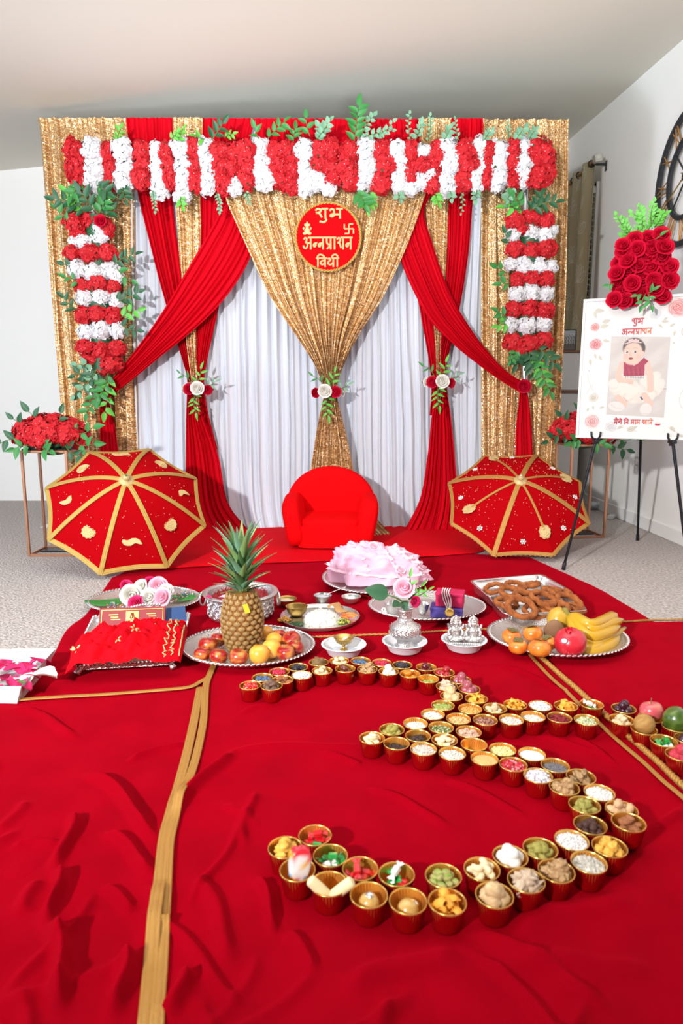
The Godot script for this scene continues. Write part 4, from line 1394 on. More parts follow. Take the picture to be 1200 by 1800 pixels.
# ---------------------------------------------------------------- flat print: a small canvas
class Canvas:
	var im: Image
	var w: int
	var h: int

	func _init(ww: int, hh: int, bg: Color) -> void:
		w = ww
		h = hh
		im = Image.create(w, h, false, Image.FORMAT_RGB8)
		im.fill(bg)

	func dab(x: int, y: int, c: Color, a: float) -> void:
		if x >= 0 and y >= 0 and x < w and y < h and a > 0.0:
			im.set_pixel(x, y, im.get_pixel(x, y).lerp(c, minf(a, 1.0)))

	func ell(p: Vector2, rx: float, ry: float, c: Color, a := 1.0, soft := 0.12, rot := 0.0) -> void:
		var m := maxf(rx, ry) + 2
		for y in range(int(p.y - m), int(p.y + m) + 1):
			for x in range(int(p.x - m), int(p.x + m) + 1):
				var d := (Vector2(x, y) - p).rotated(-rot)
				var k := sqrt(pow(d.x / rx, 2) + pow(d.y / ry, 2))
				if k < 1.0 + soft:
					dab(x, y, c, a * smoothstep(1.0 + soft, 1.0 - soft, k))

	func line(pts: Array, wd: float, c: Color, a := 1.0) -> void:
		for i in pts.size() - 1:
			var p: Vector2 = pts[i]
			var q: Vector2 = pts[i + 1]
			var lo := p.min(q) - Vector2.ONE * (wd + 1)
			var hi := p.max(q) + Vector2.ONE * (wd + 1)
			for y in range(int(lo.y), int(hi.y) + 1):
				for x in range(int(lo.x), int(hi.x) + 1):
					var d := Vector2(x, y).distance_to(Geometry2D.get_closest_point_to_segment(Vector2(x, y), p, q))
					if d < wd / 2 + 0.7:
						dab(x, y, c, a * clampf(wd / 2 + 0.7 - d, 0, 1))

	func poly(pts: Array, c: Color, a := 1.0) -> void:
		var pk := PackedVector2Array(pts)
		var lo: Vector2 = pts[0]
		var hi: Vector2 = pts[0]
		for p in pts:
			lo = lo.min(p)
			hi = hi.max(p)
		for y in range(int(lo.y), int(hi.y) + 1):
			for x in range(int(lo.x), int(hi.x) + 1):
				if Geometry2D.is_point_in_polygon(Vector2(x, y), pk):
					dab(x, y, c, a)

func print_rose(cv: Canvas, p: Vector2, r: float, c: Color, pale: Color, a := 1.0) -> void:
	for k in 9:
		var an := k * 0.9
		cv.ell(p + Vector2(cos(an), sin(an)) * r * 0.45, r * 0.6, r * 0.5, pale, 0.5 * a, 0.2, an)
	for k in 16:
		var rr := r * (0.12 + 0.85 * k / 16.0)
		var a0 := k * 2.4
		var pts := []
		for i in 9:
			var an := a0 + i * 0.2
			pts.append(p + Vector2(cos(an) * rr, sin(an) * rr * 0.92))
		cv.line(pts, maxf(1.2, r * 0.07), c, a * (0.9 if k < 7 else 0.45))

func print_leaf(cv: Canvas, p: Vector2, to: Vector2, c: Color, a := 0.5) -> void:
	var d := to - p
	var s := d.orthogonal() * 0.28
	cv.poly(smooth([p, p + d * 0.4 + s, to, p + d * 0.4 - s], 4, true), c, a)
	cv.line([p, to], 1.0, c, a)

func write_print(cv: Canvas, word: Array, ctr: Vector2, width: float, height: float, stroke: float, c1: Color, c2: Color) -> void:
	var d := lettering(word)
	for s in d.strokes:
		var pts := []
		for q in s:
			pts.append(ctr + Vector2((q.x / d.width - 0.5) * width, (0.5 - q.y) * height))
		cv.line(pts, stroke, c1.lerp(c2, clampf((pts[0].x - ctr.x) / width + 0.5, 0, 1)))

func board_print() -> ImageTexture:
	var cv := Canvas.new(490, 610, Color("fdfcfb"))
	var B := func(x: float, y: float) -> Vector2:  # from a close look at the board
		var v := (y - 95.0) / 1385.0
		var u := (x - (165.0 - 80.0 * v)) / 1160.0
		return Vector2(u * 490.0, (y - 95.0 + 52.0 * u) / 1385.0 * 610.0)
	var olive := Color("b5ab8c")
	var grey := Color("cfcdd0")
	for q in [[250, 190, 270, 260], [255, 180, 350, 185], [330, 300, 420, 280], [310, 350, 400, 330], [340, 480, 410, 495], [255, 620, 270, 670], [300, 640, 330, 690], [205, 680, 215, 740], [190, 790, 205, 810], [190, 1180, 180, 1225], [240, 1160, 245, 1200], [310, 1180, 360, 1165], [730, 180, 800, 160], [900, 320, 940, 350], [930, 290, 1000, 290], [1060, 380, 1050, 430], [1040, 490, 1060, 510], [1010, 340, 1060, 310], [1160, 500, 1200, 530], [500, 1380, 560, 1350], [600, 1400, 700, 1350], [1030, 1330, 1080, 1380], [1140, 1400, 1150, 1440], [1180, 640, 1150, 660], [950, 270, 990, 250]]:
		print_leaf(cv, B.call(q[0], q[1]), B.call(q[2], q[3]), olive, 0.45)
	for q in [[180, 830, 190, 900, 215, 960, 190, 1000, 170, 1050], [1190, 700, 1150, 850, 1180, 900, 1120, 1020, 1130, 1120, 1190, 1150], [380, 1340, 480, 1390, 560, 1370, 700, 1400], [1010, 1340, 1090, 1380, 1140, 1430], [240, 940, 225, 980, 250, 1000], [720, 240, 760, 190, 800, 165]]:
		var pts := []
		for i in range(0, q.size(), 2):
			pts.append(B.call(q[i], q[i + 1]))
		cv.line(smooth(pts, 5), 1.6, Color("cdbfae"), 0.7)
	print_rose(cv, B.call(255, 350), 21, Color("d4474e"), Color("f6c5c2"))
	print_rose(cv, B.call(262, 525), 28, Color("cf3a48"), Color("f3b7b8"))
	print_rose(cv, B.call(228, 1325), 34, Color("d87077"), Color("f6cfcc"), 0.8)
	print_rose(cv, B.call(1085, 155), 42, Color("e0565e"), Color("f6b9b6"))
	print_rose(cv, B.call(1195, 240), 26, Color("dc6a70"), Color("f6c5c2"))
	print_rose(cv, B.call(1195, 385), 34, Color("a79a90"), Color("f1ece8"), 0.8)
	print_rose(cv, B.call(245, 1075), 24, Color("b3a48a"), Color("f4efe8"), 0.8)
	print_rose(cv, B.call(430, 1370), 28, Color("c2bfc4"), Color("f0eef0"), 0.8)
	print_rose(cv, B.call(870, 220), 25, Color("c9ccd6"), Color("eef0f4"), 0.8)
	# the picture in the middle: a baby sitting on a pale blanket
	cv.poly([B.call(428, 440), B.call(1020, 440), B.call(968, 1245), B.call(378, 1245)], Color("ded5d1"))
	for i in 160:
		var x := 395.0 + 600.0 * fposmod(i * 0.618, 1.0)
		var y := 450.0 + 780.0 * fposmod(i * 0.754, 1.0)
		var e: Vector2 = B.call(x, y)
		if e.x > 128 and e.x < 348 and e.y > 175 and e.y < 495:
			cv.ell(e, 16, 12, Color("efe9e7") if i % 2 else Color("d3c8c3"), 0.25, 0.5)
	cv.line([B.call(400, 970), B.call(470, 955)], 2, Color("a89f9c"), 0.6)
	cv.line([B.call(940, 955), B.call(985, 955)], 3, Color("8d8584"), 0.7)
	var skin := Color("f3cdbd")
	var shade := Color("dda897")
	var cream := Color("f8efe6")
	for i in 26:  # skirt
		var an := PI * i / 25.0
		cv.ell(B.call(680 + 225 * cos(an), 960 + 110 * sin(an) - 40 * absf(cos(an))), 24, 20, cream if i % 3 else Color("ece0d4"), 0.95, 0.25)
	for i in 20:
		cv.ell(B.call(540 + (i * 53 % 330), 860 + (i * 37 % 200)), 26, 22, cream if i % 4 else Color("efe4d8"), 0.9, 0.3)
	for e in [[880, 830], [920, 900], [860, 890]]:
		cv.ell(B.call(e[0], e[1]), 22, 20, cream, 0.9, 0.3)
	for q in [[500, 1060, 570, 1130, 26], [770, 1030, 830, 1110, 28]]:
		cv.line([B.call(q[0], q[1]), B.call(q[2], q[3])], q[4], skin)
	cv.line([B.call(560, 1060), B.call(600, 1100)], 5, shade, 0.6)
	cv.line([B.call(735, 1050), B.call(750, 1070)], 6, Color("3a4070"), 0.9)
	cv.ell(B.call(485, 1155), 36, 22, Color("f2ece8"), 1, 0.1, 0.2)
	cv.ell(B.call(785, 1170), 25, 28, Color("f2ece8"), 1, 0.1)
	cv.line([B.call(430, 1140), B.call(480, 1170), B.call(540, 1180)], 2, Color("d8cfca"), 0.8)
	cv.line([B.call(740, 1210), B.call(800, 1220), B.call(840, 1200)], 2, Color("d8cfca"), 0.8)
	cv.line([B.call(545, 720), B.call(500, 830), B.call(520, 880)], 27, skin)
	cv.line([B.call(520, 880), B.call(620, 890)], 23, skin)
	cv.ell(B.call(628, 893), 14, 12, skin)
	for k in 4:
		cv.line([B.call(610 + k * 13, 900), B.call(612 + k * 13, 920)], 2, shade, 0.6)
	cv.line([B.call(790, 700), B.call(825, 830), B.call(830, 960)], 27, skin)
	cv.ell(B.call(828, 968), 13, 13, skin)
	cv.poly([B.call(558, 700), B.call(610, 690), B.call(660, 735), B.call(720, 690), B.call(760, 650), B.call(805, 685), B.call(770, 720), B.call(765, 830), B.call(660, 838), B.call(556, 840)], Color("b01648"))
	for i in 9:
		cv.line([B.call(560 + i * 23, 740 + (i % 3) * 14), B.call(575 + i * 22, 825)], 4, Color("7d0d38") if i % 2 else Color("d84274"), 0.45)
	for i in 12:
		cv.ell(B.call(580 + i * 16, 850), 2, 4, Color("8d8a90"), 0.8)
	cv.ell(B.call(660, 690), 24, 15, skin)
	cv.ell(B.call(655, 550), 45, 42, Color("4a3c38"))
	cv.ell(B.call(745, 560), 12, 24, Color("4a3c38"), 0.9)
	cv.ell(B.call(745, 610), 8, 12, skin)
	cv.ell(B.call(648, 590), 40, 40, skin)
	cv.ell(B.call(640, 650), 37, 34, skin)
	cv.line([B.call(570, 515), B.call(640, 490), B.call(730, 500)], 5, Color("f0d6d4"))
	for k in 5:
		cv.ell(B.call(615 + k * 20, 482 - (k % 2) * 6), 6, 6, Color("f3c9c9"))
	for e in [[590, 598], [672, 594]]:
		cv.ell(B.call(e[0], e[1]), 7.2, 5, Color("fbf6f4"))
		cv.ell(B.call(e[0], e[1]), 4.4, 4.6, Color("2a2326"))
		cv.ell(B.call(e[0] - 4, e[1] - 4), 1.4, 1.4, Color("ffffff"))
		cv.line([B.call(e[0] - 26, e[1] - 32), B.call(e[0], e[1] - 42), B.call(e[0] + 26, e[1] - 34)], 1.8, Color("a08478"), 0.45)
	cv.line([B.call(622, 600), B.call(618, 630), B.call(632, 634)], 2, shade, 0.8)
	cv.ell(B.call(628, 662), 9, 5.5, Color("b3404a"))
	cv.ell(B.call(628, 663), 6, 2.5, Color("6d2028"))
	cv.ell(B.call(578, 645), 10, 9, Color("f0b8aa"), 0.4, 0.5)
	cv.ell(B.call(705, 645), 10, 9, Color("f0b8aa"), 0.4, 0.5)
	# lettering
	var c1 := Color("c8233c")
	var c2 := Color("e88a5c")
	write_print(cv, SHUBHA, B.call(692, 288), 50, 24, 4.6, c1, Color("d8505a"))
	write_print(cv, ANNA_BOARD, B.call(686, 390), 126, 24, 4.4, c1, c2)
	write_print(cv, LINE, B.call(660, 1306), 166, 19, 3.6, c1, c2)
	var bw: Vector2 = B.call(907, 1308)
	cv.poly([bw + Vector2(-13, 0), bw + Vector2(13, 0), bw + Vector2(9, 8), bw + Vector2(-9, 8)], Color("c8183c"))
	cv.ell(bw + Vector2(0, -3), 11, 4, Color("f0e4e0"))
	return ImageTexture.create_from_image(cv.im)

# ---------------------------------------------------------------- the easel with its board and roses
func build_easel() -> void:
	var top := Vector3(1.32, 1.5, -3.10)
	var t := thing("easel", "black tripod easel carrying the white welcome board", "easel", Vector3(1.44, 0, -3.33))
	var o := t.position
	var feet := [Vector3(1.06, 0.006, -3.175), Vector3(1.547, 0.006, -2.94), Vector3(1.709, 0.006, -3.863)]
	for f in feet:
		var m := MB.new()
		m.tube([f - o, f.lerp(top, 0.5) - o, top - o], [0.0065, 0.0075, 0.008], 10)
		var l := obj("leg", m, M.black_metal, t)
		m = MB.new()
		m.tube([f - o - Vector3(0, 0.005, 0), f.lerp(top, 0.02) - o], 0.0095, 10)
		obj("rubber_foot", m, M.black, l)
	var mid := Vector3(1.31, 0.63, -3.075)
	var r := Vector3(0.902, 0, 0.431)
	var n := Vector3(-0.431, 0.03, 0.902).normalized()
	for k in 2:
		var p: Vector3 = feet[k].lerp(top, 0.42)
		var m := MB.new()
		m.box(p - o + n * 0.02 - Vector3(0, 0.012, 0), Vector3(0.02, 0.014, 0.05), 0.002)
		m.tube([p - o - Vector3(0, 0.03, 0), p - o + Vector3(0, 0.02, 0)], 0.012, 10)
		for s in [-1.0, 1.0]:
			m.tube([p - o + n * 0.04 + r * 0.006 * s - Vector3(0, 0.012, 0), p - o + n * 0.048 + r * 0.018 * s + Vector3(0, 0.006, 0), p - o + n * 0.05 + r * 0.02 * s + Vector3(0, 0.026, 0)], 0.0045, 7)
		obj("bracket", m, M.black, t)
	var hm := MB.new()
	hm.tube([top - o - Vector3(0, 0.05, 0), top - o + Vector3(0, 0.02, 0)], 0.02, 12)
	obj("hinge", hm, M.black, t)
	# the board
	var u := r.cross(n) * -1.0
	u = n.cross(r).normalized()
	var w := 0.49
	var h := 0.615
	var bd := thing("welcome_board", "white welcome board with printed roses and a picture of a baby, on the easel", "board")
	bd.transform = Transform3D(Basis(r, u, n), mid + n * 0.022)
	var b := MB.new()
	b.box(Vector3(0, h / 2, 0.002), Vector3(w, h, 0.018), 0.003)
	obj("panel", b, M.board_white, bd)
	var pr := StandardMaterial3D.new()
	pr.resource_name = "board_print"
	pr.albedo_texture = board_print()
	pr.roughness = 0.55
	pr.albedo_color = Color("c8c6c4")
	pr.cull_mode = BaseMaterial3D.CULL_DISABLED
	b = MB.new()
	var x0 := w / 2 - 0.012
	var i0 := b.p(Vector3(-x0, h - 0.012, 0.0118), Vector2(0, 0))
	var i1 := b.p(Vector3(x0, h - 0.012, 0.0118), Vector2(1, 0))
	var i2 := b.p(Vector3(x0, 0.012, 0.0118), Vector2(1, 1))
	var i3 := b.p(Vector3(-x0, 0.012, 0.0118), Vector2(0, 1))
	b.q(i3, i2, i1, i0)
	obj("print", b, pr, bd)
	for e in [[0, 0.006, w, 0.012], [0, h - 0.006, w, 0.012], [-w / 2 + 0.006, h / 2, 0.012, h - 0.024], [w / 2 - 0.006, h / 2, 0.012, h - 0.024]]:
		b = MB.new()
		b.box(Vector3(e[0], e[1], 0.013), Vector3(e[2], e[3], 0.008), 0.002)
		obj("frame", b, M.board_white, bd)
	# the roses over its top edge
	var pl := Plane(n, (mid + n * 0.05).dot(n))
	var on := func(x: float, y: float, f := 0.0) -> Vector3:
		return Plane(n, pl.d + f).intersects_ray(EYE, way(x, y))
	var base: Vector3 = on.call(1128, 535)
	var rt := thing("rose_arrangement", "block of red roses with light green sprigs over the top of the welcome board", "flowers", base)
	var core := MB.new()
	core.xf = Transform3D(Basis(r, u, n), Vector3.ZERO)
	core.ball(Vector3(0.0, 0.16, -0.04), Vector3(0.09, 0.15, 0.03), 14, 10, 0.7)
	obj("core", core, M.leaf_dark, rt)
	for q in [[860, 1100], [640, 1140], [760, 1125], [545, 1185], [550, 1240], [660, 1220], [790, 1215], [580, 1315], [755, 1285], [860, 1285], [670, 1355], [775, 1370], [590, 1405], [865, 1415], [930, 1365], [620, 1505], [710, 1460], [800, 1480], [935, 1480], [470, 1640], [610, 1635], [815, 1545], [870, 1615], [505, 1510], [525, 1580], [890, 1200], [510, 1340], [490, 1420], [700, 1590], [560, 1650]]:
		var p: Vector3 = on.call(980 + q[0] / 4.737, 180 + q[1] / 4.737, rnd(-.005, .03))
		rose("rose", M.rose_red, p - base, n + Vector3(rnd(-.3, .3) + (q[0] - 700) * 0.0012, rnd(-.1, .4), 0), rnd(0.034, 0.040), rt)
	for q in [[1110, 412, 1098, 386, 10, .024], [1118, 412, 1120, 364, 11, .024], [1128, 410, 1126, 370, 11, .024], [1138, 405, 1150, 368, 11, .024], [1146, 402, 1152, 354, 12, .022], [1150, 400, 1164, 374, 10, .022], [1104, 414, 1084, 378, 10, .021], [1112, 418, 1094, 412, 10, .022], [1135, 408, 1108, 376, 10, .022], [1152, 398, 1172, 378, 8, .025]]:
		spray(rt, on.call(q[0], q[1], -.02) - base, on.call(q[2], q[3], rnd(-.04, .02)) - base, q[4], q[5], M.leaf_light, "leaf_round", rnd(-.15, .15), n)
	for q in [[1128, 518, 1118, 520, 2, .032], [1134, 518, 1128, 540, 3, .036], [1140, 518, 1146, 538, 3, .036], [1140, 515, 1150, 508, 2, .034], [1152, 420, 1162, 412, 1, .04], [1078, 500, 1068, 502, 2, .03]]:
		spray(rt, on.call(q[0], q[1], .04) - base, on.call(q[2], q[3], .05) - base, q[4], q[5], M.leaf, "leaf", 0.1, n)

# ---------------------------------------------------------------- what hangs on and stands by the right wall
func build_right_wall_things() -> void:
	var t := thing("wall_clock", "large round black iron wall clock with bronze Roman numerals on the white wall", "clock", Vector3(RIGHT - 0.03, 2.0, -3.945), -PI / 2)
	for q in [["outer_ring", .365, .034, .022], ["inner_ring", .225, .028, .02]]:
		var m := MB.new()
		m.xf = Transform3D(Basis(Vector3.RIGHT, PI / 2), Vector3.ZERO)
		var a: float = q[1]
		var w: float = q[2]
		var h: float = q[3] / 2
		m.lathe([Vector2(a - w, -h), Vector2(a, -h), Vector2(a, -h), Vector2(a, h * .7), Vector2(a - w * .15, h), Vector2(a - w * .85, h), Vector2(a - w, h * .7), Vector2(a - w, h * .7), Vector2(a - w, -h)], 96)
		obj(q[0], m, M.iron, t)
	var nums := ["XII", "I", "II", "III", "IIII", "V", "VI", "VII", "VIII", "IX", "X", "XI"]
	for k in 12:
		var word: String = nums[k]
		var wid := {"I": .022, "V": .05, "X": .05}
		var tot := 0.0
		for ch in word:
			tot += wid[ch]
		var x := -tot / 2
		var m := MB.new()
		var lo := 0.222
		var hi := 0.338
		for ch in word:
			var c: float = x + wid[ch] / 2
			var st := [[0, 0]] if ch == "I" else ([[-.02, .0], [.02, 0.0]] if ch == "V" else [[-.02, .02], [.02, -.02]])
			for s in st:
				m.tube([Vector3(c + (s[1] if ch == "X" else 0.0), lo, 0.006), Vector3(c + s[0], hi, 0.006)], 0.0048, 4)
			x += wid[ch]
		obj("numeral", m, M.bronze, t, Transform3D(Basis(Vector3.BACK, -TAU * k / 12), Vector3.ZERO))
	for q in [[.2, 2.1, .012], [.29, 4.25, .01]]:
		var m := MB.new()
		m.tube([Vector3(0, -.04, .014), Vector3(0, q[0] * .7, .014), Vector3(0, q[0], .014)], [q[2] * .6, q[2], .002], 8, false, true, 0.4)
		obj("hand", m, M.brass, t, Transform3D(Basis(Vector3.BACK, -q[1]), Vector3.ZERO))
	for k in 4:
		var m := MB.new()
		m.tube([Vector3(0, .02, 0), Vector3(0, .2, 0)], .005, 6)
		obj("spoke", m, M.iron, t, Transform3D(Basis(Vector3.BACK, TAU * (k + .5) / 4), Vector3.ZERO))
	var hub := MB.new()
	hub.xf = Transform3D(Basis(Vector3.RIGHT, PI / 2), Vector3.ZERO)
	hub.lathe([Vector2(.03, -.01), Vector2(.03, .012), Vector2(.024, .018), Vector2(0, .018)], 20)
	obj("hub", hub, M.iron, t)
	# curtain, rod, blind
	var rod := thing("curtain_rod", "brushed curtain rod with square finial over the window", "curtain rod", Vector3(1.80, 2.475, -5.16))
	var m2 := MB.new()
	m2.tube([Vector3(0, 0, 0), Vector3(0, 0, -1.02)], .013, 12)
	obj("rod", m2, M.bronze, rod)
	m2 = MB.new()
	m2.xf = Transform3D(Basis(Vector3.BACK, 0.25), Vector3.ZERO)
	m2.box(Vector3(0, 0, 0.012), Vector3(.052, .052, .05), .004)
	m2.box(Vector3(0, 0, 0.04), Vector3(.03, .03, .01), .002)
	m2.box(Vector3(0, 0, -.02), Vector3(.034, .034, .02), .003)
	obj("finial", m2, M.white_metal, rod)
	m2 = MB.new()
	m2.box(Vector3(0.045, -.01, -.08), Vector3(.11, .012, .02), .002)
	m2.box(Vector3(0.097, -.02, -.08), Vector3(.006, .07, .03), .001)
	obj("bracket", m2, M.iron, rod)
	var cv := Canvas.new(256, 512, Color("c9b894"))
	for k in 6:
		var p := Vector2(40 + 170 * (k % 2) + 20 * sin(k), 40 + 85 * k)
		for i in 6:
			var a := -PI / 2 + (i - 2.5) * 0.42
			var tip := p + Vector2(cos(a), sin(a)) * 62
			var side := Vector2(cos(a + .5), sin(a + .5)) * 34
			cv.line(smooth([p, p + side, tip, p + Vector2(cos(a - .5), sin(a - .5)) * 34, p], 5), 3.0, Color("e4dcc8"), 0.75)
		cv.line(smooth([p, p + Vector2(8, 40), p + Vector2(-6, 85), p + Vector2(10, 130)], 5), 3.0, Color("e0d6c0"), 0.7)
		cv.ell(p + Vector2(34, 70), 9, 24, Color("ded4bd"), 0.6, 0.2, 0.5)
		cv.ell(p + Vector2(-30, 90), 8, 22, Color("ded4bd"), 0.6, 0.2, -0.6)
	M.beige_cloth.albedo_texture = ImageTexture.create_from_image(cv.im)
	M.beige_cloth.albedo_color = Color.WHITE
	m2 = MB.new()
	m2.grid(90, 24, func(s: float, tt: float) -> Vector3:
		var z := lerpf(-5.92, -5.22 - 0.10 * (1.0 - tt), s)
		return Vector3(1.795 + .036 * sin(s * TAU * 3.25 + 0.9) * (1.0 - 0.3 * tt), 0.03 + 2.475 * tt, z))
	for k in m2.v.size():
		m2.u[k] = Vector2((m2.v[k].z * 1.0 + m2.v[k].x * 1.6) * 1.9, -m2.v[k].y * 0.95)
	var cu := one("window_curtain", m2, M.beige_cloth, Transform3D.IDENTITY, "beige curtain with pale flower pattern beside the window blind", "curtain")
	for k in 5:
		var g := MB.new()
		var ring := []
		for i in 16:
			ring.append(Vector3(cos(TAU * i / 16) * .022, sin(TAU * i / 16) * .022, 0))
		g.tube(ring, .005, 6, true)
		obj("grommet", g, M.iron, cu, at(Vector3(1.80, 2.475, -5.26 - k * .13)))
	var bl := thing("window_blind", "pale green white slatted blind between curtain and wall", "blind", Vector3(1.872, 0.8, -5.74))
	var rail := MB.new()
	rail.box(Vector3(0, 1.53, 0), Vector3(.04, .05, .76), .004)
	obj("head_rail", rail, M.blind, bl)
	var sl := MB.new()
	sl.xf = Transform3D(Basis(Vector3.BACK, -0.5), Vector3.ZERO)
	sl.box(Vector3.ZERO, Vector3(.044, .003, .76), .001)
	var sm := sl.mesh()
	for k in 36:
		obj("slat", sm, M.blind, bl, at(Vector3(0, 1.48 - k * .042, 0)))
	for z in [-.3, .3]:
		var cd := MB.new()
		cd.tube([Vector3(-.022, 1.5, z), Vector3(-.022, -.03, z)], .0012, 4)
		obj("cord", cd, M.blind, bl)
	# the white cabinet behind the stand, with a framed picture on it
	var cb := thing("white_cabinet", "white storage cabinet with brown shelf edges, half hidden by the gold panel", "cabinet", Vector3(1.5, 0, -5.1))
	m2 = MB.new()
	m2.box(Vector3(0, .585, 0), Vector3(.42, 1.11, .34), .004)
	obj("body", m2, M.white_paint, cb)
	for y in [.02, .855, 1.135]:
		m2 = MB.new()
		m2.box(Vector3(0, y, .005), Vector3(.43, .016, .36), .002)
		obj("shelf_edge", m2, M.brown_wood, cb)
	for q in [[.44, .8], [.995, .255]]:
		m2 = MB.new()
		m2.box(Vector3(0, q[0], .176), Vector3(.40, q[1], .012), .003)
		obj("door", m2, M.white_paint, cb)
	var fr := thing("picture_frame", "small dark framed picture of bare trees on the white cabinet", "picture", Vector3(1.60, 1.144, -5.02), -0.2)
	m2 = MB.new()
	m2.box(Vector3(0, .075, 0), Vector3(.15, .15, .014), .002)
	obj("frame", m2, M.black, fr)
	var cv2 := Canvas.new(96, 96, Color("b9bec4"))
	cv2.poly([Vector2(0, 70), Vector2(95, 64), Vector2(95, 95), Vector2(0, 95)], Color("6d655e"))
	for k in 7:
		var x := 10.0 + k * 13
		cv2.line([Vector2(x, 84), Vector2(x + 2, 30)], 2.2, Color("3f3833"))
		for j in 5:
			cv2.line([Vector2(x + 1, 70 - j * 9), Vector2(x + (12 if j % 2 else -10), 56 - j * 9)], 1.2, Color("4a423c"))
	var pm := StandardMaterial3D.new()
	pm.resource_name = "small_picture"
	pm.albedo_texture = ImageTexture.create_from_image(cv2.im)
	pm.roughness = 0.3
	m2 = MB.new()
	m2.q(m2.p(Vector3(-.066, .009, .0078), Vector2(0, 1)), m2.p(Vector3(.066, .009, .0078), Vector2(1, 1)), m2.p(Vector3(.066, .141, .0078), Vector2(1, 0)), m2.p(Vector3(-.066, .141, .0078), Vector2(0, 0)))
	obj("print", m2, pm, fr)
	# socket cover, and two small things by the baseboard
	var so := thing("wall_socket", "white wall socket cover behind the rear easel leg", "socket", X(1119, 818, RIGHT - .004))
	m2 = MB.new()
	m2.box(Vector3.ZERO, Vector3(.007, .115, .07), .002)
	obj("cover", m2, M.white_paint, so)
	for y in [-.024, .024]:
		m2 = MB.new()
		m2.box(Vector3(-.004, y, 0), Vector3(.004, .034, .03), .001)
		obj("outlet", m2, M.trim, so)
	var pf := G(1046, 896)
	m2 = MB.new()
	for k in 14:
		m2.ball(Vector3(rnd(-.03, .03), rnd(.015, .05), rnd(-.03, .03)), Vector3(.022, .018, .022), 7, 5, 1.0, .3, k)
	one("fallen_flower", m2, M.white_cloth, at(Vector3(pf.x, 0, pf.z)), "crumpled white flower lying on the carpet behind the right copper stand", "flower")
	var ps := G(1074, 912)
	m2 = MB.new()
	m2.xf = Transform3D(Basis(Vector3.UP, 0.9), Vector3.ZERO)
	m2.box(Vector3(0, .014, 0), Vector3(.085, .028, .035), .005)
	one("power_adapter", m2, M.white_paint, at(Vector3(ps.x, 0.001, ps.z)), "white power adapter on the carpet by the baseboard", "adapter")

# ---------------------------------------------------------------- the offerings laid out on the cloth
func deep(p: Vector3) -> float:
	return -(p - EYE).dot(look.z)

func spot(x: float, y: float, r_px: float, base: float) -> Array:  # centre and radius of a round thing seen at a pixel and lying on base
	var r := 0.03
	var p := Vector3.ZERO
	for i in 5:
		p = G(x, y, base + r)
		r = r_px * deep(p) / LENS
	return [p, r]

func oval_spot(l: float, r: float, t: float, b: float, h: float) -> Array:  # centre, half width, half depth of a rim at height h
	var y := (t + b) / 2
	var a := G(l, y, h)
	var c := G(r, y, h)
	var f := G((l + r) / 2, b, h)
	var k := G((l + r) / 2, t, h)
	return [Vector3((a.x + c.x) / 2, 0, (f.z + k.z) / 2), (c.x - a.x) / 2, (f.z - k.z) / 2]

func oval_tray(label: String, l: float, r: float, t: float, b: float, turn := 0.0, h := 0.026) -> Array:
	var s := oval_spot(l, r, t, b, h)
	var p: Vector3 = s[0]
	p.y = rest(p, 0.06) + 0.001
	var o := thing("oval_tray", label, "tray", p, turn)
	var a: float = s[1]
	var d: float = s[2]
	var m := MB.new()
	m.lathe([Vector2(0, .004), Vector2(.74, .004), Vector2(.80, .008), Vector2(.93, h * .8), Vector2(1.0, h), Vector2(1.0, h - .003), Vector2(.93, h * .8 - .004), Vector2(.80, .003), Vector2(.74, 0), Vector2(0, 0)].map(func(q): return Vector2(maxf(q.x, .0), q.y)), 72, a * .985, d * .985)
	obj("dish", m, M.hammered, o)
	m = MB.new()
	for i in 84:
		var an := TAU * i / 84
		m.xf = Transform3D(Basis(Vector3.UP, -an + 0.6), Vector3(cos(an) * a, h, sin(an) * d))
		m.ball(Vector3.ZERO, Vector3(a * .026, .0042, a * .055), 6, 4)
	obj("rope_rim", m, M.silver, o)
	return [o, p.y + .004, p, a, d]

